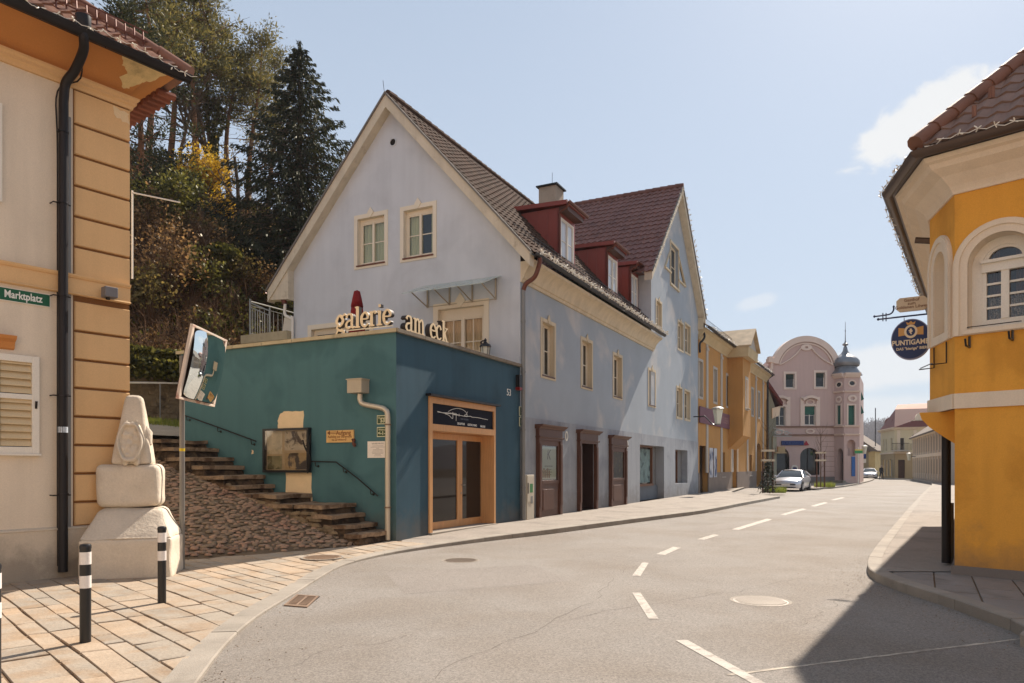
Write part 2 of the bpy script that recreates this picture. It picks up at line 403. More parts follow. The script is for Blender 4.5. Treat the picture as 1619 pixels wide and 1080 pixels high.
def catmull(pts, n=8):
    P = [Vector(p) for p in pts]; P = [P[0]*2-P[1]]+P+[P[-1]*2-P[-2]]; out = []
    for i in range(1, len(P)-2):
        for k in range(n):
            t = k/n; a, b, c, d = P[i-1:i+3]
            out.append(.5*((2*b)+(c-a)*t+(2*a-5*b+4*c-d)*t*t+(3*b-a-3*c+d)*t**3))
    out.append(P[-2]); return out
def rough_block(F, s0, s1, z0, z1, d0, d1, mb, n=(4, 2, 3), a=.02, seed=0, sc=2.5):
    """a stone block whose faces are subdivided and worn"""
    ns, nz_, nd = n; vid = {}
    def v(i, j, k):
        if (i, j, k) not in vid:
            s, z, d = s0+(s1-s0)*i/ns, z0+(z1-z0)*j/nz_, d0+(d1-d0)*k/nd
            p = F.p(s, z, d); nn = noise.noise_vector(p*sc+Vector((seed, seed, 0)))*a
            e = (i in (0, ns))+(j in (0, nz_))+(k in (0, nd)); c0 = F.p((s0+s1)/2, (z0+z1)/2, (d0+d1)/2)
            if e > 1: nn -= (p-c0).normalized()*a*.9*(e-1)
            vid[(i, j, k)] = len(mb.v); mb.v.append(p+nn)
        return vid[(i, j, k)]
    for i in range(ns):
        for j in range(nz_):
            for k in (0, nd): mb.f.append((v(i, j, k), v(i+1, j, k), v(i+1, j+1, k), v(i, j+1, k)))
        for k in range(nd):
            for j in (0, nz_): mb.f.append((v(i, j, k), v(i+1, j, k), v(i+1, j, k+1), v(i, j, k+1)))
    for j in range(nz_):
        for k in range(nd):
            for i in (0, ns): mb.f.append((v(i, j, k), v(i, j+1, k), v(i, j+1, k+1), v(i, j, k+1)))
    return mb
# ---------------------------------------------------------------- material library
asph = mat('asphalt', srgb(137, 131, 124), spk=.25, rough=.88, var=.09, vs=.3, fine=.12, fs=30, bump=.5, bs=260, col2=srgb(126, 117, 107), c2s=.5, c2t=(.42, .7), dirt=.16, dcol=(.11, .09, .07))
walk = mat('sidewalk_asphalt', srgb(148, 139, 129), spk=.22, rough=.9, var=.08, vs=.8, fine=.12, fs=150, bump=.4, bs=240, col2=srgb(133, 125, 116), c2s=1.1)
kerbm = mat('kerb_stone', srgb(146, 138, 127), rough=.85, var=.1, vs=3, fine=.1, fs=120, bump=.3, island=.08, dirt=.3)
flag = mat('flagstone', srgb(161, 151, 137), rough=.8, var=.12, vs=2.2, fine=.1, fs=45, bump=.35, bs=25, island=.15, col2=srgb(156, 135, 112), c2s=2.6, c2t=(.46, .66), dirt=.25, dcol=(.16, .11, .07), stretch=(1, 1, 1))
joint = mat('joint_sand', srgb(124, 102, 80), rough=1, var=.2, fs=90, bump=.4)
cobble = mat('cobble', srgb(148, 130, 108), rough=.8, var=.1, vs=6, bump=.3, bs=50, island=.38, col2=srgb(134, 102, 84), c2s=1)
earth = mat('earth', srgb(92, 78, 58), rough=1, var=.25, vs=2, bump=.6, bs=20)
gravel = mat('gravel', srgb(178, 162, 140), rough=1, var=.12, vs=2, fine=.3, fs=70, bump=.7, bs=70)
grassm = leafmat('grass', srgb(104, 118, 40), srgb(150, 152, 66))
hillm = mat('hill_soil', srgb(66, 50, 34), rough=1, var=.3, vs=.6, fine=.3, fs=6, bump=.8, bs=9)
bluew = mat('blue_grey_render', srgb(197, 200, 204), rough=.9, var=.06, vs=.5, fine=.025, fs=70, bump=.22, bs=110, streak=.05, col2=srgb(188, 191, 195), c2s=.7)
bluew2 = mat('blue_grey_render_worn', srgb(158, 166, 174), rough=.9, var=.07, vs=.8, fine=.03, fs=70, bump=.2, bs=110, col2=srgb(182, 181, 180), c2s=.6, c2t=(.52, .66))  # darker, patchier tone of the render for the street-facing walls
plinthb = mat('blue_grey_plinth', srgb(154, 158, 164), rough=.9, var=.07, vs=.8, fine=.03, fs=70, bump=.3, bs=110, col2=srgb(138, 142, 149), c2s=.9, streak=.14, base=.9)
cream = mat('cream_render', srgb(206, 190, 162), rough=.85, var=.06, vs=2, bump=.12, streak=.16, dirt=.12)
creamp = mat('cream_paint', srgb(220, 208, 186), rough=.5, var=.03, bump=.03)
bargem = mat('stained_barge_paint', srgb(202, 190, 168), rough=.9, var=.08, vs=2, bump=.1, streak=.15, dirt=.5, dcol=(.26, .19, .12))
teal = mat('teal_render', srgb(50, 82, 98), rough=.72, var=.07, vs=.9, fine=.05, fs=90, bump=.22, bs=90, col2=srgb(42, 72, 86), c2s=.8, streak=.14, base=.7)
coping = mat('coping_stone', srgb(176, 162, 132), rough=.9, var=.15, vs=3, dirt=.35)
redm = mat('red_sheet_metal', srgb(132, 56, 42), rough=.45, var=.08, bump=.03, spec=.5)
tilem = mat('dark_brown_tiles', srgb(84, 62, 50), spec=.1, rough=.95, var=.2, vs=1.3, fine=.2, fs=12, bump=.3, bs=50, island=.2, col2=srgb(62, 50, 42), c2s=2)
tiler = mat('red_brown_tiles', srgb(132, 92, 82), rough=.65, var=.12, vs=1.2, fine=.12, fs=10, bump=.2, bs=50, island=.12, col2=srgb(112, 78, 72), c2s=1.5)
tileo = mat('terracotta_tiles', srgb(148, 104, 76), rough=.75, var=.2, vs=2, fine=.15, fs=12, bump=.25, island=.25, col2=srgb(112, 82, 70), c2s=3)
gutterb = mat('black_gutter', srgb(38, 36, 38), rough=.42, metal=.4, var=.1, bump=.02)
gutterbr = mat('brown_gutter', srgb(104, 62, 48), rough=.4, metal=.3, var=.1, bump=.02)
zinc = mat('zinc_pipe', srgb(150, 148, 140), rough=.5, metal=.5, var=.1, bump=.03)
greyp = mat('grey_pipe', srgb(128, 128, 126), rough=.5, metal=.2, var=.08, bump=.03)
whitep = mat('white_paint', srgb(222, 216, 204), rough=.5, var=.04, bump=.03)
darkw = mat('dark_wood', srgb(84, 52, 38), rough=.5, var=.1, wood=.22, bump=.08, spec=.4)
honey = mat('honey_wood', srgb(178, 120, 66), rough=.45, var=.08, wood=.16, bump=.06, spec=.4)
honeyl = mat('pale_honey_wood', srgb(198, 148, 98), rough=.45, var=.08, wood=.12, bump=.06, spec=.4)
stonem = mat('pale_limestone', srgb(204, 192, 174), rough=.9, var=.09, vs=3, fine=.06, fs=40, bump=.5, bs=22, dirt=.12)
stepm = mat('weathered_step_stone', srgb(150, 128, 104), rough=.9, var=.2, vs=3, fine=.15, fs=30, bump=.8, bs=14, col2=srgb(90, 70, 54), c2s=3, c2t=(.45, .6))
rubble = mat('rubble_stone', srgb(150, 130, 102), rough=.95, var=.2, vs=3, bump=.8, bs=12, island=.35, col2=srgb(70, 60, 48), c2s=2)
pale_wall = mat('pale_cream_render', srgb(218, 204, 184), rough=.9, var=.05, vs=.9, bump=.18, bs=90, streak=.10, dirt=.08, dcol=(.28, .23, .17))
ochre = mat('ochre_render', srgb(214, 176, 128), rough=.9, var=.05, vs=1.5, bump=.15, bs=90, streak=.05)
ochred = mat('ochre_soffit', srgb(190, 130, 74), rough=.9, var=.06, vs=1.5, bump=.15)
peel = mat('peeled_plaster', srgb(214, 190, 140), rough=1, var=.15, vs=8, bump=.6, bs=30, dirt=.4)
plinthl = mat('pale_plinth', srgb(206, 192, 172), base=.55, rough=.9, var=.07, vs=1.5, bump=.3, dirt=.15, streak=.1)
yel = mat('yellow_render', srgb(222, 160, 66), base=.75, streak=.1, rough=.92, var=.05, vs=1.0, bump=.2, bs=70, col2=srgb(206, 146, 58), c2s=1.2, dirt=.12, dcol=(.25, .12, .03))
whiter = mat('white_render', srgb(222, 206, 184), rough=.85, var=.04, vs=1.5, bump=.12, streak=.08, dirt=.06, dcol=(.3, .22, .14))
greyplinth = mat('grey_plinth', srgb(118, 112, 108), rough=.9, var=.1, bump=.4)
yelo = mat('street_ochre_render', srgb(182, 134, 76), rough=.9, var=.07, vs=.8, bump=.1, streak=.1)
greyt = mat('grey_trim', srgb(176, 168, 158), rough=.9, var=.06, bump=.1)
pinkm = mat('pink_render', srgb(196, 170, 162), rough=.9, var=.04, vs=.5, bump=.08, streak=.07)
pinkt = mat('pale_pink_trim', srgb(218, 198, 184), rough=.9, var=.05, bump=.08)
beigew = mat('beige_render', srgb(204, 192, 160), rough=.9, var=.05, vs=.5, bump=.05)
tanw = mat('tan_render', srgb(170, 150, 116), rough=.9, var=.06, vs=.5, bump=.05)
ggrey = mat('green_grey_render', srgb(132, 134, 120), rough=.9, var=.08, vs=.6, bump=.1, streak=.1)
mauve = mat('mauve_board', srgb(116, 78, 88), rough=.7, var=.06, bump=.05)
glass = glassmat('window_glass', tint=(.014, .014, .015))
glassf = glassmat('street_window_glass', tint=(.012, .013, .016), rough=.12, spec=.15); glasss = glassmat('shop_door_pane', tint=(.02, .014, .011), spec=.28)
glasst = glassmat('tinted_shop_glass', clear=.62); canopyg = glassmat('frosted_canopy_glass', tint=(.42, .5, .44), rough=.25)
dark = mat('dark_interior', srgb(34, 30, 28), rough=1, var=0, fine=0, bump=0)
blackm = mat('black_paint', srgb(26, 26, 28), rough=.35, var=.05, bump=.02, spec=.5)
iron = mat('wrought_iron', srgb(42, 38, 36), rough=.55, metal=.4, var=.1, bump=.05)
curt = mat('curtain_cloth', srgb(176, 180, 140), rough=.9, var=.05, bump=0)
lace = mat('lace_curtain', srgb(196, 184, 166), rough=.9, var=.4, vs=40, bump=0)
bulbm = mat('fairy_light_plastic', srgb(226, 220, 206), rough=.4, var=.02, bump=0, spec=.5)
white = mat('white_lettering', srgb(226, 226, 220), rough=.5, var=0, bump=0)
blackl = mat('black_lettering', srgb(40, 34, 30), rough=.6, var=0, bump=0)
barkm = mat('bark', srgb(96, 76, 58), rough=1, var=.25, vs=6, bump=.8, bs=20, col2=srgb(66, 56, 46), c2s=3)
barkr = mat('pine_bark', srgb(124, 86, 60), rough=1, var=.25, vs=4, bump=.8, bs=20, col2=srgb(80, 62, 48), c2s=2)
spruce_l = leafmat('spruce_needles', srgb(26, 32, 22), srgb(66, 66, 34), tr=.35)
pine_l = leafmat('pine_needles', srgb(62, 66, 36), srgb(132, 118, 64), tr=.5)
ivy_l = leafmat('ivy_leaves', srgb(44, 48, 22), srgb(124, 118, 52), tr=.5)
dry_l = leafmat('dry_leaves', srgb(84, 60, 36), srgb(168, 132, 84), tr=.5)
olive_l = leafmat('olive_leaves', srgb(76, 68, 34), srgb(144, 124, 66), tr=.5)
forsy = leafmat('forsythia_blossom', srgb(176, 136, 24), srgb(224, 188, 56), tr=.4)
twigm = mat('twigs', srgb(98, 72, 50), rough=1, var=.2, bump=0, island=.3)

# ---------------------------------------------------------------- main directions
u = Vector((.450, .893, 0)).normalized()          # the street front of the blue house
v = Vector((-u.y, u.x, 0))                          # along its gable front, to the left
K = Vector((-2.376, 14.67, 0)); C = K+u*5.80
nS = Vector((u.y, -u.x, 0))
def lerp(a, b, t): return a+(b-a)*t
def smooth(t): t = max(0, min(1, t)); return t*t*(3-2*t)
def ph(y): return .03+.09*smooth((y-11)/7)          # pavement height: nearly flush at the market square, a full kerb along the street
# ---------------------------------------------------------------- ground, road
g = MB().wbox(-900, 900, -300, 1600, -1.2, -.03); g.build('ground', earth, loc=(0, 0, 0)); tag(bpy.data.objects['ground'], kind='structure')
rd = MB(); rd.quad(Vector((-34, -25, 0)), Vector((70, -25, 0)), Vector((70, 140, 0)), Vector((-34, 140, 0)))
tag(rd.build('road', asph, loc=(0, 0, 0)), kind='structure')
# kerb of the left pavement (outer edge), from the photo
kpx = [(300, 1100), (324, 1061), (350, 1026), (382, 993.5), (420, 965), (463, 939), (503, 914), (544, 892), (600, 877), (650, 867.5), (707, 858.5), (789, 847), (870, 837), (952, 826.5), (1040, 815.5), (1115, 806), (1180, 794), (1230, 785)]
kp = []
for x, y in kpx:
    q = G(x, y, .03)
    for _ in range(4): q = G(x, y, ph(q.y))
    kp.append(Vector((q.x, q.y, 0)))
a_ = kp[0]; kp = [Vector((a_.x+2.3, a_.y-5.2, 0)), Vector((a_.x+.55, a_.y-1.7, 0))]+kp
kc = catmull(kp, 8)
def offs(line, d):
    out = []
    for i, p in enumerate(line):
        t = (line[min(i+1, len(line)-1)]-line[max(i-1, 0)]).normalized(); out.append(p+Vector((-t.y, t.x, 0))*d)
    return out
def kerbstones(line, w, hf, name, L_=1.0, drop=.06, side=1, gap=.008, up=.004):
    mb = MB(); d = [0]
    for a, b in zip(line, line[1:]): d.append(d[-1]+(b-a).length)
    inn = offs(line, w*side)
    def at(ln, s):
        for i in range(len(d)-1):
            if d[i+1] >= s: return ln[i].lerp(ln[i+1], (s-d[i])/(d[i+1]-d[i]+1e-9))
        return ln[-1]
    s = 0
    while s < d[-1]-.05:
        e = min(s+L_*random.uniform(.9, 1.1), d[-1]); n = 3; jz = random.uniform(-.002, .003)
        for k in range(n):
            p, q = s+(e-s-gap)*k/n, s+(e-s-gap)*(k+1)/n
            a, b, a2, b2 = at(line, p), at(line, q), at(inn, p), at(inn, q)
            ha, hb = hf(a)+up+jz, hf(b)+up+jz; lo = Vector((0, 0, -drop)); c_ = .012
            ua, ub = (a2-a).normalized()*c_, (b2-b).normalized()*c_
            mb.add([a+lo, b+lo, b+Z*(hb-c_), a+Z*(ha-c_), a+ua+Z*ha, b+ub+Z*hb, b2+Z*hb, a2+Z*ha], [(0, 1, 2, 3), (3, 2, 5, 4), (4, 5, 6, 7)])
            if k == 0: mb.f.append(tuple(len(mb.v)-8+i for i in (0, 3, 4, 7)))
        s = e
    return tag(mb.build(name, kerbm, loc=(line[0].x, line[0].y, 0)), kind='structure')
kerbstones(kc, .24, lambda p: ph(p.y), 'kerb')
# joint bed and asphalt sidewalk
ins = [p for p in kc if p.y < 14.05]; outs = [p for p in kc if p.y >= 14.0]
mb = MB(); prev = None
for p in ins+[outs[0]]:
    row = [Vector((lerp(p.x-.1, -22, t), p.y, ph(p.y)-.014)) for t in (0, .1, .3, 1)]
    if prev:
        for i in range(3): mb.quad(prev[i], row[i], row[i+1], prev[i+1])
    prev = row
y0 = outs[0].y
for i in range(4):
    a, b = y0+i*1.2, y0+(i+1)*1.2
    mb.quad(Vector((-1.9, a, ph(a)-.016)), Vector((-1.9, b, ph(b)-.016)), Vector((-22, b, ph(b)-.016)), Vector((-22, a, ph(a)-.016)))
tag(mb.build('paving_bed', joint, loc=(-6, 8, 0)), kind='structure')
mb = MB(); prev = None
for p in outs:
    hx = K.x+(p.y-K.y)*u.x/u.y-.4 if p.y > K.y+.3 else K.x+.1
    row = [Vector((p.x-.12, p.y+.02, ph(p.y))), Vector((hx, p.y+.02+(0.35 if p.y < K.y+.3 else 0), ph(p.y)))]
    if prev: mb.quad(prev[0], row[0], row[1], prev[1])
    prev = row
# pavement runs on past the end of this kerb, to the ochre house and the planters
e = outs[-1]; z_ = .12
far = [e+Vector((-.12, 0, 0)), e+Vector((.4, .9, 0)), Vector((e.x-.2, e.y+2.3, 0)), Vector((e.x-.4, e.y+6.5, 0)), Vector((18.6, 56, 0)), Vector((21.5, 62, 0)), Vector((18.0, 62.5, 0)), Vector((prev[1].x, prev[1].y, 0))]
mb.poly([Vector((q.x, q.y, z_)) for q in far])
tag(mb.build('sidewalk', walk, loc=(K.x, K.y, 0)), kind='structure')
kerbstones(catmull([e, e+Vector((.35, .7, 0)), e+Vector((.1, 1.9, 0)), e+Vector((-.3, 4, 0)), e+Vector((-.35, 6.5, 0)), Vector((18.6, 56, 0)), Vector((21.6, 62.3, 0))], 5), .2, lambda p: .12, 'kerb')
# flagstones: courses along dr, clipped by the kerb
dr = Vector((.69, -.724, 0)).normalized(); dn = Vector((-dr.y, dr.x, 0))
kin = offs(kc, .20)
mb = MB(); row = -11.0
def ncl(p):
    return min(range(len(kin)), key=lambda i: (kin[i]-p).length_squared)
while row < 17:
    w = random.choice((.18, .24, .3, .38, .26)); s = -18+random.random()
    while s < 12:
        L_ = random.uniform(.25, .8); c0 = K+dr*(s+L_/2)+dn*(row+w/2-8)
        if c0.y > 14.9 or c0.y < -3.5 or c0.x < -14 or c0.x > 3 or (c0.y > 14.3 and c0.x > -1.9): s += L_; continue
        i = ncl(c0); t = (kin[min(i+1, len(kin)-1)]-kin[max(i-1, 0)]).normalized(); nl = Vector((t.y, -t.x, 0))
        g_ = .008
        j = [random.uniform(-.03, .03) for _ in range(8)]
        ss = [(s+g_, row+g_), (s+L_-g_, row+g_), (s+L_-g_, row+w-g_), (s+g_, row+w-g_)]
        pl = []
        for a, (x, y) in enumerate(ss):
            # wobble shared along the course lines keeps joints roughly parallel
            wy = .008*math.sin(x*2.1+round(y*3))+.008*math.sin(x*7.3)
            q = K+dr*(x+j[a])+dn*(y-8+wy); pl.append((q.x, q.y))
        pl = clip_poly(pl, (nl.x, nl.y, nl.dot(kin[i])))
        if c0.y > 13: pl = clip_poly(pl, (0.55, .835, .55*K.x+.835*K.y-.02)) if c0.x > K.x-.2 else pl
        if len(pl) > 2:
            cx_, cy_ = sum(p[0] for p in pl)/len(pl), sum(p[1] for p in pl)/len(pl)
            tl = (random.uniform(-.006, .006), random.uniform(-.006, .006)); h0 = random.uniform(0, .005)
            top = []; n = len(pl)
            for (x, y) in pl:
                r_ = .012/max(.05, math.hypot(x-cx_, y-cy_)); top.append(Vector((x+(cx_-x)*r_, y+(cy_-y)*r_, ph(y)+h0+tl[0]*(x-cx_)+tl[1]*(y-cy_))))
            bot = [Vector((x, y, ph(y)-.02)) for x, y in pl]; mid = [Vector((x, y, ph(y)+h0-.006)) for x, y in pl]
            mb.add(top+mid+bot, [tuple(range(n))]+[(i, (i+1) % n, n+(i+1) % n, n+i) for i in range(n)]+[(n+i, n+(i+1) % n, 2*n+(i+1) % n, 2*n+i) for i in range(n)])
        s += L_
    row += w
tag(mb.build('flagstone_paving', flag, loc=(-6, 8, 0)), kind='structure')
# ---------------------------------------------------------------- right pavement
A = Vector((6.1, 9.85, 0)); rdir = Vector((.70, -.714, 0)).normalized(); sdir = Vector((.661, 1, 0)).normalized()
rpx = [(1700, 1020), (1619, 986), (1560, 965), (1500, 944), (1440, 926), (1400, 912), (1380, 903), (1372, 893), (1374, 880), (1386, 862), (1405, 840), (1430, 811), (1455, 784), (1468, 771.5), (1474, 767)]
rk = [G(x, y, .12) for x, y in rpx]; rk = [Vector((q.x, q.y, 0)) for q in rk]
rk = [Vector((rk[0].x+3, rk[0].y-2.2, 0))]+rk
rc = catmull(rk, 6)
rc += [Vector((rc[-1].x+t*.58, rc[-1].y+t, 0)) for t in (6, 14, 24, 30)]
kerbstones(rc, .2, lambda p: .12, 'kerb', side=-1)
ri = offs(rc, -.1)
pts = [Vector((p.x, p.y, .12)) for p in ri]
lim = pts[-1]
split_y = 10.05
# stone slabs near the corner, asphalt farther along
asp = [p for p in pts if p.y > split_y]
tag(MB().poly(asp+[Vector((lim.x+8, lim.y, .12)), Vector((A.x+6, split_y, .12))]).build('sidewalk', walk, loc=(7, 12, 0)), kind='structure')
near = [p for p in pts if p.y <= split_y]
tag(MB().poly([Vector((p.x, p.y, .105)) for p in near]+[Vector((A.x+6, split_y, .105)), Vector((A.x+9, near[0].y, .105))]).build('paving_bed', joint, loc=(6, 8, 0)), kind='structure')
greyflag = mat('grey_paving_slab', srgb(142, 136, 130), rough=.85, var=.1, vs=2.5, fine=.08, fs=60, bump=.3, island=.14, col2=srgb(122, 116, 110), c2s=2)
mb = MB(); kr = offs(rc, -.19)
dr2 = Vector((.50, .866, 0)); dn2 = Vector((.866, -.5, 0)); row = -4.5
while row < 9:
    w = random.choice((.36, .44, .5)); s = -9+random.random()
    while s < 5:
        L_ = random.uniform(.4, .75); c0 = Vector((5, 9, 0))+dr2*(s+L_/2)+dn2*(row+w/2)
        if c0.y < 3 or c0.y > split_y+.5: s += L_; continue
        i = min(range(len(kr)), key=lambda i: (kr[i]-c0).length_squared); t = (kr[min(i+1, len(kr)-1)]-kr[max(i-1, 0)]).normalized(); nl = Vector((-t.y, t.x, 0))
        g_ = .01; pl = []
        for (x, y) in ((s+g_, row+g_), (s+L_-g_, row+g_), (s+L_-g_, row+w-g_), (s+g_, row+w-g_)):
            q = Vector((5, 9, 0))+dr2*x+dn2*y; pl.append((q.x, q.y))
        pl = clip_poly(pl, (nl.x, nl.y, nl.dot(kr[i]))); pl = clip_poly(pl, (0, 1, split_y-.01)) if len(pl) > 2 else pl
        if len(pl) > 2:
            h0 = .118+random.uniform(0, .004); n = len(pl)
            mb.add([Vector((x, y, h0)) for x, y in pl]+[Vector((x, y, .1)) for x, y in pl], [tuple(range(n))]+[(i, (i+1) % n, n+(i+1) % n, n+i) for i in range(n)])
        s += L_
    row += w
tag(mb.build('slab_paving', greyflag, loc=(6, 8, 0)), kind='structure')
# ---------------------------------------------------------------- painted lines, seams
paint = mat('road_paint', srgb(176, 169, 159), rough=.8, var=.12, vs=5, fine=.15, fs=60, bump=.2, col2=srgb(148, 140, 131), c2s=9, c2t=(.5, .62))
mb = MB()
for dash in ([(1068, 1012), (1088, 1012), (1218, 1084), (1196, 1084)], [(1000, 937), (1013, 937), (1042, 978.5), (1026, 978.5)], [(1000, 910), (1013, 911), (1026, 890), (1016, 889)],
             [(1038, 876), (1052, 877.5), (1077, 866), (1065, 864.5)], [(1103, 852.5), (1114, 853.5), (1138, 846), (1129, 844.8)], [(1157, 837), (1168, 838), (1222, 821.5), (1213, 820)],
             [(1234, 813.5), (1242, 814.5), (1276, 805), (1269, 804)], [(1282, 800), (1289, 801), (1310, 795), (1304, 794)], [(1314, 790.5), (1320, 791), (1337, 787), (1331, 786.3)]):
    q = [G(x, y, .004) for x, y in dash]; n = 6
    for k in range(n): mb.quad(q[0].lerp(q[3], k/n), q[1].lerp(q[2], k/n), q[1].lerp(q[2], (k+1)/n), q[0].lerp(q[3], (k+1)/n))
tag(mb.build('road_markings', paint, loc=(4, 8, 0)), kind='structure')
seam = mat('asphalt_seam', srgb(186, 176, 160), rough=.9, var=.3, vs=8, col2=srgb(140, 132, 122), c2s=4, c2t=(.45, .6), bump=.2)
mb = MB(); a = G(1150, 1067, .003); b = G(1760, 992, .003)
t = (b-a).normalized(); nn = Vector((-t.y, t.x, 0))
for k in range(30):
    p, q = a.lerp(b, k/30), a.lerp(b, (k+1)/30); w0, w1 = (.012+.012*random.random() for _ in 'ab')
    mb.quad(p-nn*w0, q-nn*w0, q+nn*w1, p+nn*w1)
tag(mb.build('asphalt_seam', seam, loc=(4, 6, 0)), kind='structure')
patch = mat('older_asphalt', srgb(128, 121, 113), rough=.9, var=.08, vs=.6, fine=.16, fs=180, bump=.5, bs=260)
# ---------------------------------------------------------------- manholes, drain
castm = mat('cast_iron', srgb(120, 108, 96), rough=.6, metal=.3, var=.15, bump=.2)
def manhole(px, py, r, z, label, patt='grid', m=castm, ringm=None):
    c = G(px, py, z); F = Frame((c.x, c.y, c.z), (1, 0))
    t = thing('manhole_cover', c, label, 'manhole cover'); mb = MB()
    mb.lathe(c, [(r*.985, -.01), (r*.985, .003), (r*.90, .003), (r*.90, -.004)], 40); mb.build('frame', ringm or kerbm, t)
    mb = MB(); mb.lathe(c, [(r*.88, -.012), (r*.88, .001)], 40)
    for i in range(-9, 10):
        for j in range(-9, 10):
            x, y = i*r*.092, j*r*.092
            if math.hypot(x, y) < r*.8 and (patt == 'grid' or (i+j) % 2 == 0):
                w = r*.034; mb.wbox(c.x+x-w, c.x+x+w, c.y+y-w, c.y+y+w, c.z+.0015, c.z+.007)
    mb.build('lid', m, t)
manhole(729, 886, .33, 0, 'round cast iron manhole cover in the road in front of the teal shop', 'x')
manhole(1203, 950, .36, 0, 'round pale manhole cover in the road beside the dashed centre line', 'grid', mat('worn_iron', srgb(146, 138, 128), rough=.5, metal=.3, var=.15, bump=.2))
manhole(510, 881, .36, .055, 'round reddish manhole cover set in the flagstones below the stone steps', 'x', mat('rusty_iron', srgb(134, 112, 92), rough=.8, var=.15, bump=.2))
q = [G(x, y, .002) for x, y in ((449, 958), (486, 961), (507, 943), (470, 941))]
t = thing('drain_grate', q[0].lerp(q[2], .5), 'rectangular slatted drain grate at the kerb of the flagstone pavement', 'drain')
c0, cu_, cv_ = q[0], q[1]-q[0], q[3]-q[0]
rustm = mat('rusty_grate', srgb(128, 106, 88), rough=.8, var=.15, bump=.2)
MB().quad(*[p+Z*.001 for p in q]).build('shaft', dark, t)
mb = MB()
def slab(a, b, c_, d_, z0, z1, mbx): mbx.hexa([c0+cu_*a+cv_*b+Z*z0, c0+cu_*c_+cv_*b+Z*z0, c0+cu_*c_+cv_*d_+Z*z0, c0+cu_*a+cv_*d_+Z*z0, c0+cu_*a+cv_*b+Z*z1, c0+cu_*c_+cv_*b+Z*z1, c0+cu_*c_+cv_*d_+Z*z1, c0+cu_*a+cv_*d_+Z*z1])
for r_ in ((0, 0, .08, 1), (.92, 0, 1, 1), (.08, 0, .92, .08), (.08, .92, .92, 1)): slab(*r_, 0, .012, mb)
mb.build('frame', rustm, t); mb = MB()
for k in range(8):
    b = .12+k*.1; slab(.1, b, .46, b+.045, .001, .01, mb); slab(.54, b, .9, b+.045, .001, .01, mb)
slab(.46, .1, .54, .9, .001, .011, mb); mb.build('grate', rustm, t)

# grit and leaf crumbs gathered along the kerbs, thin cracks in the asphalt
mb = MB(); rr = random.Random(5)
for ln_, sg, z0 in ((kc, -1, 0), (rc[:60], 1, 0)):
    for k in range(1500):
        i = rr.randrange(len(ln_)-1); p = ln_[i].lerp(ln_[i+1], rr.random()); t = (ln_[i+1]-ln_[i]).normalized(); o = abs(rr.gauss(0, .3))+.02
        if p.y > 30 or rr.random() > .35+.65*max(0, noise.noise(p*.8)+.4): continue
        q = p+Vector((-t.y, t.x, 0))*sg*o; s_ = rr.choice((.003, .004, .006, .009)); a = rr.uniform(0, 6.28); zz = s_*rr.uniform(.3, 1)
        mb.add([q+Vector((math.cos(a+b)*s_*(1.3 if b < .1 else .9), math.sin(a+b)*s_, .001)) for b in (0, 2.1, 4.2)]+[q+Z*zz], [(0, 1, 3), (1, 2, 3), (2, 0, 3)])
tag(mb.build('kerb_grit', mat('grit', srgb(126, 106, 84), rough=1, island=.45, bump=0), loc=(-2, 9, 0)), kind='stuff')
mb = MB()
for (a, b, sd_) in (((700, 1075), (1010, 900), 1), ((900, 985), (1250, 905), 2), ((560, 935), (705, 905), 3), ((1010, 885), (1290, 850), 4), ((1250, 990), (1330, 935), 6), ((420, 1060), (640, 1000), 7)):
    p, q = G(*a, .002), G(*b, .002); rr = random.Random(sd_); n = 26; pts = []; nn = Vector((-(q-p).y, (q-p).x, 0)).normalized(); w = 0
    for k in range(n+1): w += rr.gauss(0, .05); pts.append(p.lerp(q, k/n)+nn*w)
    for c_, d_ in zip(pts, pts[1:]):
        if rr.random() < .12: continue
        t_ = rr.uniform(.0015, .004); mb.quad(c_-nn*t_, d_-nn*t_*.6, d_+nn*t_, c_+nn*t_*.7)
tag(mb.build('road_cracks', mat('crack', srgb(96, 88, 80), rough=1, bump=0), loc=(1, 9, 0)), kind='structure')
mb = MB(); q = [G(x, y, .0015) for x, y in ((610, 905), (840, 893), (905, 918), (640, 940))]; mb.quad(*q); q = [G(x, y, .0015) for x, y in ((1110, 842), (1170, 832), (1150, 826), (1096, 835))]; mb.quad(*q)
tag(mb.build('asphalt_patch', mat('patched_asphalt', srgb(134, 127, 120), spk=.3, rough=.88, var=.07, vs=.5, bump=.5, bs=260, dirt=.1), loc=(-1, 11, 0)), kind='structure')
# ---------------------------------------------------------------- ramp, stairs, hill
def td(P): q = P-K; return q.x*v.x+q.y*v.y, -(q.x*u.x+q.y*u.y)      # along the teal side wall / out from it
def PT(t, d, z=0): return Vector((K.x+v.x*t-u.x*d, K.y+v.y*t-u.y*d, z))
def ramp(t, d):
    t0 = .2+.5*max(0, d-1.1); return ph(14)+.005+.31*max(0, t-t0)
mb = MB(); nt, nd = 26, 22
g = [[PT(.2+7.0*i/nt, .2+6.6*j/nd, 0) for j in range(nd+1)] for i in range(nt+1)]
for i in range(nt+1):
    for j in range(nd+1):
        t_, d_ = td(g[i][j]); h = ramp(t_, d_); g[i][j].z = h-.022 if h > ph(14)+.02 else ph(14)-.05
for i in range(nt):
    for j in range(nd): mb.quad(g[i][j], g[i+1][j], g[i+1][j+1], g[i][j+1])
tag(mb.build('ramp_bed', mat('ramp_earth', srgb(104, 88, 70), rough=1, var=.2, bump=.5), loc=(K.x, K.y, 0)), kind='structure')
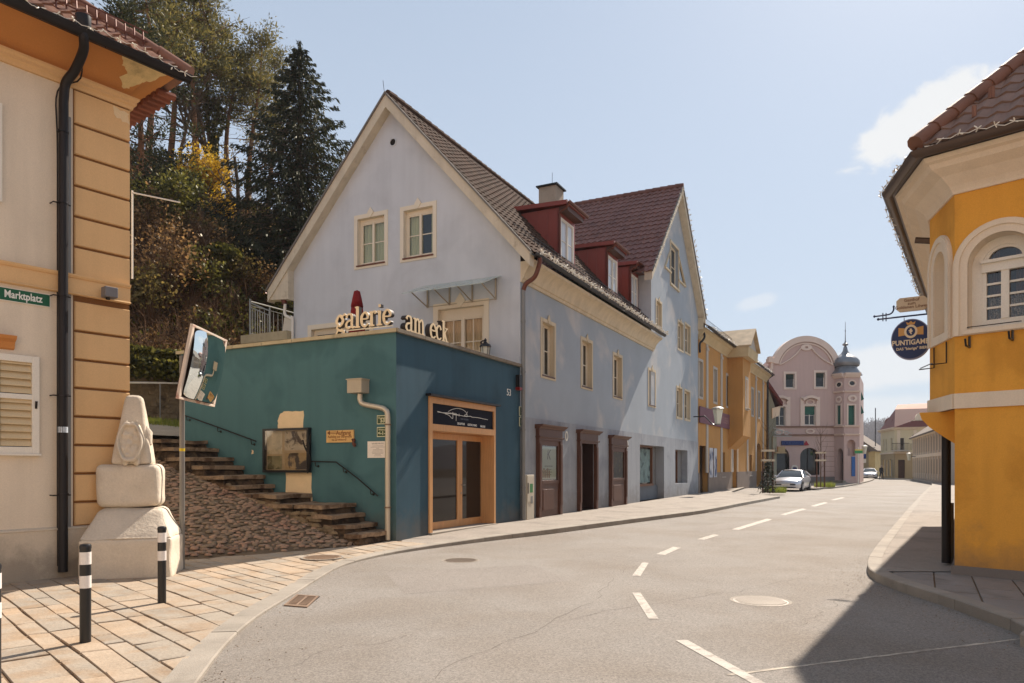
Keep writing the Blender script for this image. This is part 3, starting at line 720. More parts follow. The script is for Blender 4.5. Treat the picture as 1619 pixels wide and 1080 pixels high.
def stone(mb, c, rx, ry, rz, rot, n=8):
    b = len(mb.v)
    for (rr, zz) in ((1, -.3), (.93, .45), (.62, .85)):
        for k in range(n):
            a = 2*math.pi*k/n; w = 1+random.uniform(-.1, .1); x, y = rx*rr*math.cos(a)*w, ry*rr*math.sin(a)*w
            mb.v.append(c+Vector((x*math.cos(rot)-y*math.sin(rot), x*math.sin(rot)+y*math.cos(rot), rz*zz)))
    mb.v.append(c+Z*rz)
    for l in range(2):
        for k in range(n): a = b+l*n+k; e = b+l*n+(k+1) % n; mb.f.append((a, e, e+n, a+n))
    for k in range(n): mb.f.append((b+2*n+k, b+2*n+(k+1) % n, b+3*n))
mb = MB(); t_ = .35
while t_ < 7.0:
    d_ = .9
    while d_ < 6.6:
        t0 = .2+.5*max(0, d_-1.1)
        if t_ > t0+.1:
            P = PT(t_+random.uniform(-.055, .055), d_+random.uniform(-.045, .045)); a, b = td(P)
            P.z = ramp(a, b)-.017+random.uniform(-.008, .008)
            s_ = random.choice((.6, .8, .95, 1.05, 1.2, 1.45)); stone(mb, P, .066*s_, .046*s_*random.uniform(.8, 1.3), .03, random.gauss(.4, .8))
        d_ += .092
    t_ += .11
tag(mb.build('cobbled_ramp', cobble, loc=(K.x, K.y, 0), smooth='full'), kind='structure')
manh = PT(3.55, 4.35); manh.z = ramp(3.55, 4.35)+.02
t = thing('manhole_cover', manh, 'dark round manhole cover in the cobbled ramp behind the mirror post', 'manhole cover')
MB().lathe(manh, [(.33, -.04), (.33, .02), (.28, .03)], 32).build('lid', mat('dark_iron', srgb(58, 52, 50), rough=.6, metal=.3, bump=.2), t)
# stone stairs along the teal wall: FW = teal side wall frame, s from the corner K to the left
FW = Frame((K.x, K.y, 0), v, -u)
st = thing('stone_stairs', PT(2.5, .6, .1), 'worn stone steps climbing along the teal side wall beside the cobbled ramp', 'stairs')
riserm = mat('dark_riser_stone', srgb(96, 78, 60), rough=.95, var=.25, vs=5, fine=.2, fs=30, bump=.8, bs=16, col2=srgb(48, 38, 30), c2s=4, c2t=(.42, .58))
# (right end px at wall side, top y, left px, depth)
steps = [(.38, .17, .9), (.62, .33, 1.0), (.86, .50, 1.05), (1.28, .69, 1.1), (2.60, .86, 1.1), (3.32, 1.03, 1.15), (3.70, 1.17, 1.15), (4.16, 1.36, 1.2), (4.42, 1.51, 1.2), (4.95, 1.68, 1.3), (5.5, 1.86, 1.4), (6.1, 2.02, 2.2)]
def spx(px, py): return FW.px(px, py, .0)
ends = [(595, 842), (573, 828), (554, 813), (539, 797), (467, 781), (408, 767), (392, 752), (359, 736), (343, 723), (318, 708), (300, 696)]
steps = []
for i, (x, y) in enumerate(ends):
    s_, z_ = FW.px(x, y, .55); steps.append((s_, z_, 1.0+.03*i))
for i, (s_, z_, dp) in enumerate(steps):
    nx = steps[i+1][0] if i+1 < len(steps) else s_+.6
    zb = steps[i-1][1]-.02 if i else .0
    rr = random.Random(i); mb = MB(); rb = MB()
    s_end = nx+.35 if i+1 < len(steps) else 7.2
    L_ = s_end-s_; k = max(1, round(L_/.9)); x = s_
    for j in range(k):
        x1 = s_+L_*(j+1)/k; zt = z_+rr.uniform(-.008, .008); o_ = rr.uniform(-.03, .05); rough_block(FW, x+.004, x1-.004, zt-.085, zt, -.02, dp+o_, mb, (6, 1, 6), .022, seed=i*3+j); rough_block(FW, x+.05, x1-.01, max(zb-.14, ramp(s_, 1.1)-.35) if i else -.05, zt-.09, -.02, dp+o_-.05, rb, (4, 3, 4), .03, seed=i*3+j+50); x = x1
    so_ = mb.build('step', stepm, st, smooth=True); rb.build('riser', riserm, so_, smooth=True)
# rubble side wall under the landing
mb = MB()
for k in range(90):
    s_ = random.uniform(.75, 4.9); zt = next((z for (a, z, d) in reversed(steps) if a < s_), .2); r0 = ramp(s_, 1.15)
    if zt-r0 < .08: continue
    z_ = random.uniform(r0-.02, zt-.18); stone(mb, FW.p(s_, z_, 1.03+.01*random.random()), .13*random.uniform(.6, 1.2), .06, .05, math.atan2(v.y, v.x))
mb.build('rubble', rubble, st)
# upper steps across the path, behind the obelisk
st2 = thing('stone_stairs', PT(7.5, 2.2, 2.1), 'low wide stone steps at the top of the cobbled ramp, behind the carved stone', 'stairs')
for i in range(4):
    mb = MB(); z0 = 1.80+.17*i
    for j in range(4): rough_block(FW, 6.75+.34*i, 7.3+.34*i, z0-.12, z0+.12, -.2+j*1.35, 1.13+j*1.35, mb, (3, 2, 5), .025, seed=40+i*5+j)
    mb.build('step', stepm, st2, smooth=True)
# hillside terrain
foot = [Vector(p) for p in ((-40, 15.5, 0), (-16, 19.2, 0), (-11.5, 21.6, 0), (-9.2, 24.6, 0), (-5.5, 32, 0), (4, 51, 0), (16, 76, 0), (40, 140, 0))]
def edist(x, y):
    p = Vector((x, y, 0)); best = 1e9; sg = 1
    for a, b in zip(foot, foot[1:]):
        t = max(0, min(1, (p-a).dot(b-a)/(b-a).length_squared)); q = a.lerp(b, t); d = (p-q).length
        if d < best: best = d; w = (b-a); sg = 1 if w.x*(p.y-a.y)-w.y*(p.x-a.x) > 0 else -1
    return best*sg
def hillz(x, y):
    e_ = edist(x, y)
    n = noise.noise(Vector((x*.12, y*.12, 0)))*1.2+noise.noise(Vector((x*.5, y*.5, 3)))*.35
    return 4.5+.86*min(e_, 15)+.35*max(0, min(e_-15, 12))+n*min(1, max(0, e_)/3)
mb = MB(); rowsn = 46; S_ = []
for i in range(61):
    f_ = i/60*(len(foot)-1); k = min(int(f_), len(foot)-2); a = foot[k].lerp(foot[k+1], f_-k); S_.append(a)
S_ = catmull(foot, 14)
OF = []
for j in range(34):
    o = .05+j*.9 if j < 32 else 30+(j-31)*30
    OF.append(offs(S_, o))
for j, line in enumerate(OF):
    for p in line: mb.v.append(Vector((p.x, p.y, hillz(p.x, p.y) if j else -.5)))
n = len(S_)
for j in range(len(OF)-1):
    for i in range(n-1): a = j*n+i; mb.f.append((a, a+1, a+1+n, a+n))
tag(mb.build('hillside', hillm, loc=(-12, 25, 0), smooth='full'), kind='structure')
# gravel path between the ramp and the retaining wall
mb = MB(); rows_ = []
for i in range(14):
    t_ = 7.6+i*.55; rows_.append([PT(t_, 6.0-j*1.25+max(0, i-3)*-.25, 2.42+.105*i+.02*math.sin(j*2+i)) for j in range(12)])
for a, b in zip(rows_, rows_[1:]):
    for j in range(11): mb.quad(a[j], b[j], b[j+1], a[j+1])
tag(mb.build('gravel_path', gravel, loc=(-9, 18, 2.3), smooth='full'), kind='structure')
# rubble retaining wall with a coping, ivy hedge on top, white handrail
rwp = catmull([(-26, 17.4, 0), (-16, 19.0, 0), (-11.6, 21.4, 0), (-9.35, 24.4, 0), (-8.2, 27, 0)], 10)
t = thing('retaining_wall', (-12, 21, 2.8), 'rubble stone retaining wall at the foot of the wooded hill, under the ivy hedge', 'wall')
mb = MB()
for a, b in zip(rwp, rwp[1:]):
    F = Frame(a, b-a); mb.box(F, 0, (b-a).length+.02, 2.2, 4.62, -.6, 0)
mb.build('masonry', rubble, t); mb = MB()
for a, b in zip(rwp, rwp[1:]):
    F = Frame(a, b-a); L_ = (b-a).length; z_ = 2.5
    if b.x < -16: continue
    while z_ < 4.55:
        x = 0; hh = random.uniform(.11, .2)
        while x < L_:
            w = random.uniform(.15, .38); c = F.p(x+w/2, z_+hh/2, .02); bb = len(mb.v)
            rough_block(F, x+.01, min(x+w, L_+.1)-.01, z_+.012, z_+hh-.012, -.1, .035+random.uniform(0, .05), mb, (2, 1, 1), .03, seed=int(c.x*7)); x += w
        z_ += hh
mb.build('stones', rubble, t)
# ================================================================ blue house with two gables
FS = Frame((C.x, C.y, 0), u, nS)                   # street front, s from the near corner
FG = Frame((C.x, C.y, 0), v, -u)                   # gable front over the teal shop
S1, S2 = 13.15, 22.65                              # end of the first range / of the tall gabled range
MR, ZR0 = 1.12, 7.97                               # roof of the first range: z = ZR0 + MR*t
TA = 4.39
def roofz(t): return ZR0+MR*(TA-abs(t-TA))
bh = thing('blue_house', (C.x+3, C.y+8, 0), 'blue grey rendered house with a steep gable, three red dormers and a second taller gable', 'house')
# --- walls of the first range
GW = 8.33
mb = MB()
winA = FG.rect(566, 343, 420, 608.5); winB = FG.rect(639, 329, 410.5, 685)
winA = (winA[0], winA[1], FG.px(566, 420.5)[1], FG.px(566, 347.5)[1]); winB = (winB[0], winB[1], FG.px(639, 409)[1], FG.px(639, 334)[1])
dl = FG.px(693.5, 487); dr_ = FG.px(765.5, 477); door_top = FG.px(766, 481.5)[1]
frd = (dr_[0], dl[0], 3.75, door_top)
lw = (FG.px(537, 520)[0]-1.2, FG.px(493, 523)[0], 3.6, FG.px(493, 521.5)[1])
off = .32                                          # wall line lies below the roof surface
cl1 = (-MR, 1, ZR0-off); cl2 = (MR, 1, ZR0-off+2*MR*TA)
wall(mb, FG, 0, GW, 0, 13.2, [winA, winB, frd, lw], [cl1, cl2], reveal=.16)
mb.build('gable_wall', bluew, bh)
# street front openings
up = []
for xl, yt, yb, xr in ((857.5, 508, 592, 876.5), (920.3, 537, 609.5, 935.5), (970.5, 561, 625.5, 983), (1026, 585, 639, 1036)):
    a = FS.px(xl, yt); b = FS.px(xl, yb); c_ = FS.px(xr, yt); up.append((a[0], c_[0], b[1], a[1]))
zt_ = sum(w[3] for w in up)/4; zb_ = sum(w[2] for w in up)/4
print('UP', up)
def frect(xl, yt, yb, xr): a = FS.px(xl, yt); b = FS.px(xl, yb); c_ = FS.px(xr, yt); return (a[0], c_[0], b[1], a[1])
shopw = frect(1011.7, 702.7, 793, 1050); shopw = (shopw[0], shopw[1], .12, shopw[3], .42)
smallw = frect(1067.7, 710.7, 765, 1087)+(.42,)
dwy = frect(916, 694, 808, 938); dwy = (dwy[0], dwy[1], .12, dwy[3], .5)
print('DW', dwy, shopw, smallw)
lowd = [frect(1070.5, 612.5, 659, 1078.5), frect(1083, 617.5, 662, 1091)]
upd = [frect(1072.5, 508, 550.5, 1080.5), frect(1083.5, 512, 555.5, 1091.5)]
ups = frect(1038, 475, 522, 1046)
hh_ = lambda rs, z0=None: rs
mb = MB(); holes1 = [w for w in up if w[0] < S1]+[dwy]
BAND = FS.px(985, 637)[1]
wall(mb, FS, 0, S1, 3.0, 7.2, holes1, reveal=.17)
mb.build('street_wall', bluew2, bh)
mb = MB(); wall(mb, FS, 0, S2, 0, 3.0, [dwy, shopw, smallw], reveal=.42, d=.015)
mb.quad(FS.p(0, 3.0, 0), FS.p(S2, 3.0, 0), FS.p(S2, 3.0, .015), FS.p(0, 3.0, .015))
mb.build('plinth_wall', plinthb, bh)
# second range: gable towards the street
AP, ZA, SL = 17.6, 15.5, 1.0
trap = None
g_cl = [(-SL, 1, ZA-.35-SL*AP), (SL, 1, ZA-.35+SL*AP)]
tz0 = FS.px(1055, 426)[1]; tz1 = FS.px(1063, 386)[1]
ts0, ts1 = FS.px(1051, 420)[0], FS.px(1083.5, 455)[0]
tm0, tm1 = FS.px(1060.5, 400)[0], FS.px(1072.5, 400)[0]
print('TRAP', ts0, ts1, tm0, tm1, tz0, tz1)
mb = MB(); wall(mb, FS, S1, S2, 3.0, ZA, lowd+upd+[ups]+[w for w in up if w[0] >= S1]+[(tm0, tm1, tz0-.45, tz1, .2)], g_cl, reveal=.17)
mb.build('second_gable_wall', bluew2, bh)
mb = MB()   # side wall of the tall range above the first roof, back walls, far end
mb.quad(FS.p(S1, 3, 0), FS.p(S1, 3, -9), FS.p(S1, ZA-SL*(AP-S1)-.3, -9), FS.p(S1, ZA-SL*(AP-S1)-.3, 0))
mb.quad(FS.p(S2, 0, 0), FS.p(S2, 0, -9), FS.p(S2, ZA-SL*(S2-AP)-.3, -9), FS.p(S2, ZA-SL*(S2-AP)-.3, 0))
mb.quad(FG.p(GW, 0, 0), FG.p(GW, 0, -S1), FG.p(GW, roofz(GW)-off, -S1), FG.p(GW, roofz(GW)-off, 0))
mb.add([FS.p(S1, 0, -9), FS.p(S2, 0, -9), FS.p(S2, ZA-SL*(S2-AP)-.35, -9), FS.p(AP, ZA-.35, -9), FS.p(S1, ZA-SL*(AP-S1)-.35, -9)], [(0, 1, 2, 3, 4)])
mb.build('side_walls', bluew, bh)
# --- windows
wcurt = glassmat('curtained_pane', clear=.9)
window(FG, bh, winA, creamp, wcurt, d=-.13, fw=.07, rows=2, leaves=2, surround=creamp, sw=.13, sill=gutterbr, room=dark, curtain=(curt, [(.12, .99)]), ornament=.17, head=.06)
window(FG, bh, winB, creamp, wcurt, d=-.13, fw=.07, rows=2, leaves=2, surround=creamp, sw=.13, sill=gutterbr, room=dark, curtain=(curt, [(.5, .98), (.02, .2)]), ornament=.17, head=.06)
window(FG, bh, frd, creamp, wcurt, d=-.13, fw=.10, rows=3, leaves=2, cols=2, surround=creamp, sw=.17, room=dark, curtain=(mat('pale_blind', srgb(206, 184, 150), bump=0), [(.02, .98)]), ornament=.24, head=.2)
window(FG, bh, lw, creamp, glass, d=-.13, fw=.08, rows=1, leaves=2, surround=creamp, sw=.15, ornament=.19, head=.05)
for w in up:
    window(FS, bh, w, creamp, glass, d=-.15, fw=.05, rows=2, leaves=2, surround=cream, sw=.11, sill=darkw, ornament=.15, bar=.03)
for w in lowd+upd+[ups]:
    window(FS, bh, w, creamp, glass, d=-.13, fw=.05, rows=2, leaves=1, surround=cream, sw=.10, ornament=.14 if w is lowd[0] or w is upd[0] or w is ups else False)
# trapezoid attic window: tall middle casement with two slanting side lights
wtr = window(FS, bh, (tm0, tm1, tz0-.45, tz1), creamp, glass, d=-.13, fw=.06, rows=2, leaves=1, surround=False)
q = MB(); fr = MB()
for (sa, sb) in ((tm0, ts0), (tm1, ts1)):
    ins_ = .0; q.add([FS.p(sa, tz0, .012), FS.p(sb, tz0, .012), FS.p(sa, tz1-.35, .012)], [(0, 1, 2)])
    for p0, p1 in (((sa, tz1-.3), (sb, tz0)), ((sb, tz0), (sa, tz0))):
        fr.tube([FS.p(p0[0], p0[1], .03), FS.p(p1[0], p1[1], .03)], .06, 4)
MB().add(q.v[:3], [(0, 1, 2)]).build('pane', glass, wtr); MB().add(q.v[3:], [(0, 1, 2)]).build('pane', glass, wtr)
fr.box(FS, tm0-.12, tm0, tz0-.5, tz1+.12, -.01, .04); fr.box(FS, tm1, tm1+.12, tz0-.5, tz1+.12, -.01, .04); fr.box(FS, tm0, tm1, tz1, tz1+.12, -.01, .04)
fr.box(FS, tm0-.12, tm1+.12, tz0-.6, tz0-.5, -.01, .08)
fr.build('surround', cream, wtr)
# round vent in the gable
c0 = FG.px(622, 225); t = MB().ring(FG, c0[0], c0[1], .1, .1, .13, .13, -.01, .02); t.build('vent_ring', bluew, bh)
MB().disc(FG, c0[0], c0[1], .1, .1, .001, .006).build('vent', dark, bh)
# --- ground floor joinery on the street
def portal(r, name, label, leaf=True):
    a, b, c, e = r; h = e-c; mb = MB(); d0 = .015
    mb.box(FS, a, a+.17, c, e-.45, d0, .13); mb.box(FS, b-.17, b, c, e-.45, d0, .13)
    mb.box(FS, a+.02, a+.15, c+.3, e-.55, .13, .15); mb.box(FS, b-.15, b-.02, c+.3, e-.55, .13, .15)
    mb.box(FS, a, b, e-.45, e-.12, d0, .13)
    mb.sweep(FS, [(d0, e-.12), (.15, e-.12), (.19, e-.07), (.24, e-.05), (.28, e), (d0, e)], a-.08, b+.08)
    mb.sweep(FS, [(d0, e-.38), (.16, e-.38), (.17, e-.34), (d0, e-.34)], a-.03, b+.03)
    return mb.build(name, darkw, bh, bevel=.006)
pr1 = frect(847, 671, 816.7, 884); pr2 = frect(912, 679, 808, 941); pr3 = frect(962.3, 688, 800, 987.5)
pr1, pr2, pr3 = [(a, b, .12, e) for a, b, c_, e in (pr1, pr2, pr3)]
print('PR', pr1, pr2, pr3)
def showcase(r, name, m, dark_back):
    o = portal(r, name, ''); a, b, c, e = r; mid = c+(e-c)*.36
    mb = MB(); x0, x1 = a+.17, b-.17
    mb.box(FS, x0, x1, c, mid, .016, .07); mb.box(FS, x0+.12, x1-.12, c+.15, mid-.12, .07, .085)
    mb.box(FS, x0+.17, x1-.17, c+.2, mid-.17, .085, .10)
    mb.box(FS, x0, x0+.1, mid, e-.45, .016, .09); mb.box(FS, x1-.1, x1, mid, e-.45, .016, .09)
    mb.box(FS, x0+.1, x1-.1, mid, mid+.1, .016, .1); mb.box(FS, x0+.1, x1-.1, e-.6, e-.45, .016, .09)
    mb.build('panel', darkw, o, bevel=.005)
    MB().box(FS, x0+.1, x1-.1, mid+.1, e-.6, .016, .03).build('backing', dark_back, o)
    MB().quad(FS.p(x0+.1, mid+.1, .064), FS.p(x1-.1, mid+.1, .064), FS.p(x1-.1, e-.6, .064), FS.p(x0+.1, e-.6, .064)).build('pane', glasst, o)
    return o, (x0+.1, x1-.1, mid+.1, e-.6)
o1, r1 = showcase(pr1, 'showcase_window', darkw, dark)
o3, r3 = showcase(pr3, 'showcase_window', darkw, mat('blue_poster', srgb(74, 84, 96), rough=.6, var=.4, vs=6, bump=0, col2=srgb(150, 140, 110), c2s=5))
o2 = portal(pr2, 'door_surround', '')
mb = MB(); mb.box(FS, dwy[0], dwy[1], .12, dwy[3], -.5, -.46); 
for k in (0, 1):
    w = (dwy[1]-dwy[0])/2; x = dwy[0]+k*w; mb.box(FS, x+.08, x+w-.08, .35, 1.1, -.46, -.44); mb.box(FS, x+.08, x+w-.08, 1.25, dwy[3]-.15, -.46, -.44)
for x0, x1 in ((dwy[0], dwy[0]+.03), (dwy[1]-.03, dwy[1])): mb.box(FS, x0, x1, .12, dwy[3], -.46, .01)
mb.box(FS, dwy[0]+.03, dwy[1]-.03, dwy[3]-.03, dwy[3], -.46, .01)
mb.build('door', mat('very_dark_wood', srgb(52, 30, 24), rough=.5, wood=.2, bump=.05), bh)
# poster in the first showcase
pa, pb, pc, pe = r1
po = thing('poster', FS.p((pa+pb)/2, pc, .04), 'pale green poster with a big letter K behind glass in the first wooden showcase', 'poster')
MB().box(FS, pa+.04, pb-.04, pc+.04, pe-.03, .034, .038).build('paper', mat('poster_paper', srgb(188, 206, 184), rough=.6, var=.03, bump=0), po)
text('K', .42, blackl, po, FS, (pa+pb)/2, pe-.28, .0385, ext=.001, off=.004, shear=.15)
mb = MB()
for k, (w, z_) in enumerate(((.30, .62), (.2, .72), (.26, .80), (.2, .88), (.32, 1.02))): mb.box(FS, (pa+pb)/2-w, (pa+pb)/2+w, pe-z_, pe-z_+.018, .038, .039)
mb.build('small_print', blackl, po); mb = MB()
for k in range(5): x = pa+.07+k*.13; mb.box(FS, x, x+.1, pc+.06, pc+.3+.06*(k % 2), .038, .039)
mb.build('picture_strip', mat('poster_photo', srgb(150, 116, 92), var=.5, vs=14, bump=0, col2=srgb(60, 50, 46), c2s=12), po)
# shop windows in the tall range
a, b, c_, e = shopw[:4]; zc = FS.px(1012, 766.7)[1]; mid = FS.px(1022, 740)[0]; rgt = FS.px(1042, 740)[0]
mb = MB(); mb.box(FS, a, b, .12, zc-.1, -.42, -.05 if False else -.30); mb.build('stall_riser', mat('slate_panel', srgb(98, 104, 112), rough=.7, bump=.05), bh)
mb = MB(); dd = -.36
mb.box(FS, a, rgt, zc-.1, zc, -.42, -.24)
for x in (a, mid-.03, rgt-.06): mb.box(FS, x, x+.06, zc, e, -.42, -.28)
mb.box(FS, a+.06, rgt-.06, e-.07, e, -.42, -.281); sw_ = mb.build('shop_window', mat('rust_brown_frame', srgb(110, 74, 54), rough=.5, bump=.03), bh)
MB().box(FS, a+.06, rgt-.06, zc, e-.07, -.40, -.39).build('pane', glass, sw_)
nb = MB().box(FS, a+.1, mid-.08, zc+.75, e-.25, -.385, -.375); nb.build('notice_board', mat('notice_paper', srgb(206, 176, 120), var=.3, vs=5, bump=0), sw_)
MB().box(FS, mid+.06, rgt-.1, zc+.05, e-.15, -.389, -.386).build('display', mat('shop_display', srgb(118, 138, 136), var=.25, vs=4, bump=0, col2=srgb(70, 84, 88), c2s=3), sw_)
MB().box(FS, rgt, b, .12, e, -.42, -.38).build('closed_door', mat('grey_door', srgb(118, 116, 114), rough=.6, bump=.05), bh)
a, b, c_, e = smallw[:4]; mb = MB(); m_ = FS.px(1081, 740)[0]
for x in (a, m_-.06): mb.box(FS, x, x+.06, c_, e, -.42, -.30)
mb.box(FS, a, m_, c_, c_+.06, -.42, -.29); mb.box(FS, a, m_, e-.06, e, -.42, -.301); o_ = mb.build('shop_window', MATS['rust_brown_frame'], bh)
MB().box(FS, a, m_, c_, e, -.41, -.40).build('pane', glass, o_); MB().box(FS, m_, b, c_, e, -.42, -.3).build('side_panel', MATS['grey_door'], o_)
mb = MB(); x = FS.px(1005, 740)[0]   # two chipped patches by the shop window
# --- cornice and gutter of the first range
mb = MB(); cz = 6.74
prof = [(.0, cz), (.05, cz), (.06, cz+.08), (.10, cz+.10), (.13, cz+.2), (.20, cz+.32), (.32, cz+.44), (.42, cz+.48), (.44, cz+.56), (.0, cz+.56)]
mb.sweep(FS, prof, -.0, S1+.0, mitre=(0, 0)); mb.sweep(FS, [(d_+.0005, z_) for d_, z_ in prof[:-1]]+[(.0005, cz+.56)], S1, S1+.28, mitre=(0, 0))
mb.build('cornice', cream, bh, smooth=True)
def gut(F, s0, s1, d, z_, r=.075, n=8):
    mb = MB(); pr_ = [(d+r*math.cos(a), z_+r*math.sin(a)) for a in [math.pi+math.pi*k/n for k in range(n+1)]]
    pr2_ = [(d+(r-.008)*math.cos(a), z_+.002+(r-.008)*math.sin(a)) for a in [2*math.pi-math.pi*k/n for k in range(n+1)]]
    mb.sweep(F, pr_+pr2_, s0, s1); k = s0+.4
    while k < s1: mb.tube([F.p(k, z_+.01, d-r-.1), F.p(k, z_, d-r), F.p(k, z_-r-.006, d), F.p(k, z_+.01, d+r+.004)], .008, 4); k += .8
    mb.tube([F.p(s0, z_+.004, d+r), F.p(s1, z_+.004, d+r)], .012, 6)
    return mb
gut(FS, -.25, S1+.3, .53, roofz(-.45)-.05).build('gutter', gutterb, bh, smooth=True)
# --- roofs
def ptS(s, vv): t = -.47+(TA+.47)*vv; return FS.p(s, ZR0+MR*t, -t)
def ptB(s, vv): t = 2*TA+.47-(TA+.47)*vv; return FS.p(s, ZR0+MR*(2*TA-t), -t)
rt = tiles(FS, ptS, -.16, S1+.15, 46, 20, amp=.022, step=.03)
rt.build('street_roof', tilem, bh)
rt = tiles(FS, ptB, -.16, S1+.15, 20, 12, amp=.022, step=.03); rt.build('rear_roof', tilem, bh)
mb = MB(); s = -.2
while s < S1-.2:
    p = [FS.p(s, roofz(TA)+.03+.01*random.random(), -TA), FS.p(s+.4, roofz(TA)+.045, -TA)]; mb.tube(p, [.105, .12], 8); s += .38
mb.build('ridge_tiles', tilem, bh, smooth=True)
def rdn(ap, zf, t0, t1): pass
# barge boards of the near gable (cream, deep, with soffit)
def barge(F, d0, d1, depth, pts, name, m):
    """board following pts [(s,z)] on the underside, as solid boxes between consecutive points"""
    mb = MB()
    for (a, za), (b, zb) in zip(pts, pts[1:]):
        mb.hexa([F.p(a, za-depth, d0), F.p(a, za-depth, d1), F.p(b, zb-depth, d1), F.p(b, zb-depth, d0), F.p(a, za, d0), F.p(a, za, d1), F.p(b, zb, d1), F.p(b, zb, d0)])
    return mb.build(name, m, bh)
zA = ZR0+MR*TA
b_ = barge(FG, .0, .30, .40, [(-.42, ZR0-.42*MR-.03), (TA, zA-.03), (2*TA+.42, ZR0-.42*MR-.03)], 'barge_board', bargem)
mb = MB()
for sg in (0, 1):
    pts = [(-.47, ZR0-.47*MR-.02), (TA, zA-.02)] if sg == 0 else [(TA, zA-.02), (2*TA+.47, ZR0-.47*MR-.02)]
    (a, za), (b, zb) = pts; mb.hexa([FG.p(a, za-.03, .29), FG.p(a, za-.03, .345), FG.p(b, zb-.03, .345), FG.p(b, zb-.03, .29), FG.p(a, za+.05, .29), FG.p(a, za+.05, .345), FG.p(b, zb+.05, .345), FG.p(b, zb+.05, .29)])
vrg = mat('verge_metal', srgb(112, 106, 100), rough=.8, bump=0)
mb.build('verge_flashing', vrg, b_)
# gable foot returns
mb = MB(); zz = ZR0-.42*MR
mb.prism(FG, [(GW, zz-.42), (2*TA+.42, zz-.36), (2*TA+.42, zz+.02), (GW, zz+.75)], -.02, .26)
mb.build('gable_foot', bargem, bh)
# tall range roof
def p2(side):
    def f(y, vv):   # y = distance back from the street edge
        s = AP+side*5.55*(1-vv); return FS.p(s, ZA-SL*5.55*(1-vv)+.0, .36-y)
    return f
for sd_, nm in ((-1, 'second_roof_near_slope'), (1, 'second_roof_far_slope')):
    tiles(FS, p2(sd_), 0, 9.2, 30 if sd_ < 0 else 14, 19 if sd_ < 0 else 8, amp=.028, step=.045, seg=6, jit=.002).build('tall_roof', tiler, bh)
mb = MB(); y = 0
while y < 9: mb.tube([FS.p(AP, ZA+.04, .38-y), FS.p(AP, ZA+.055, .38-y-.4)], [.11, .125], 8); y += .38
mb.build('ridge_tiles', tiler, bh, smooth=True)
b2_ = barge(FS, .0, .34, .36, [(AP-5.5, ZA-5.5-.04), (AP, ZA-.04), (AP+5.5, ZA-5.5-.04)], 'barge_board', bargem)
mb = MB()
for (a, b) in ((AP-5.55, AP), (AP, AP+5.55)):
    za, zb = ZA-abs(a-AP), ZA-abs(b-AP); mb.hexa([FS.p(a, za-.02, .33), FS.p(a, za-.02, .39), FS.p(b, zb-.02, .39), FS.p(b, zb-.02, .33), FS.p(a, za+.05, .33), FS.p(a, za+.05, .39), FS.p(b, zb+.05, .39), FS.p(b, zb+.05, .33)])
mb.build('verge_flashing', vrg, b2_)
MB().box(FS, S2, S2+.48, 9.3, 9.95, -.3, .3).build('eaves_box', cream, bh)
MB().tube(catmull([FS.p(S2+.3, 9.35, .2), FS.p(S2+.34, 8.95, .3), FS.p(S2+.2, 8.7, .22), FS.p(S2+.05, 8.5, .1), FS.p(S2+.05, 8.0, .1)], 4), .06).build('rain_pipe', gutterb, bh, smooth=True)
# --- dormers
def dormer(s0, s1, z0, z1):
    tf = .55; over = .35
    d = MB(); zt = z1+.28; tb = (zt-ZR0)/MR+.12                     # where the flat roof meets the main roof
    P = lambda s, z, t: FS.p(s, z, -t)
    zc_ = ZR0+MR*tf-.35
    for s in (s0, s1): d.add([P(s, zc_, tf), P(s, zt, tf), P(s, zt, tb), P(s, ZR0+MR*tb-.3, tb)], [(0, 1, 2, 3)])
    # front frame round the window
    fw_ = .1; wl_, wr_ = s0+.13, s1-.13
    d.box(FS, s0, wl_, zc_, zt, -tf-.05, -tf+.01); d.box(FS, wr_, s1, zc_, zt, -tf-.05, -tf+.01); d.box(FS, wl_, wr_, zc_, z0, -tf-.05, -tf+.01); d.box(FS, wl_, wr_, z1, zt, -tf-.05, -tf+.01)
    for k in range(1, 4):                                          # standing seams on the near cheek
        t = tf+(tb-tf)*k/4; d.tube([P(s0-.012, ZR0+MR*t-.1, t), P(s0-.012, zt, t)], .012, 4)
    o = d.build('dormer', redm, bh)
    r_ = MB(); sl = .05
    r_.hexa([P(s0-.14, zt+.02, tf-over), P(s1+.14, zt+.02, tf-over), P(s1+.14, zt+.02+sl*(tb-tf), tb+.25), P(s0-.14, zt+.02+sl*(tb-tf), tb+.25),
             P(s0-.14, zt+.16, tf-over), P(s1+.14, zt+.16, tf-over), P(s1+.14, zt+.16+sl*(tb-tf), tb+.25), P(s0-.14, zt+.16+sl*(tb-tf), tb+.25)])
    r_.build('dormer_roof', redm, o)
    MB().box(FS, s0, s1, zt-.14, zt+.02, -tf, -tf+over-.03).build('soffit', darkw, o)
    q = gut(FS, s0-.2, s1+.2, -tf+over+.06, zt+.1, r=.055); q.tube(catmull([P(s0-.1, zt+.06, tf-over-.06), P(s0-.09, zt-.1, tf-over+.05), P(s0-.07, zt-.2, tf-.07), P(s0-.05, zt-.4, tf-.06), P(s0-.05, z0-.1, tf-.06)], 3), .032, 6)
    q.build('gutter', gutterbr, o, smooth=True)
    window(FS, o, (wl_, wr_, z0, z1), whitep, glassmat('bright_glass', tint=(.5, .52, .55), rough=.05), d=-tf+.02, fw=.05, rows=2, leaves=2, sill=gutterbr)
for (s0, s1) in ((4.02, 5.42), (8.78, 10.16), (11.78, 13.0)): dormer(s0, s1, 8.45, 9.92)
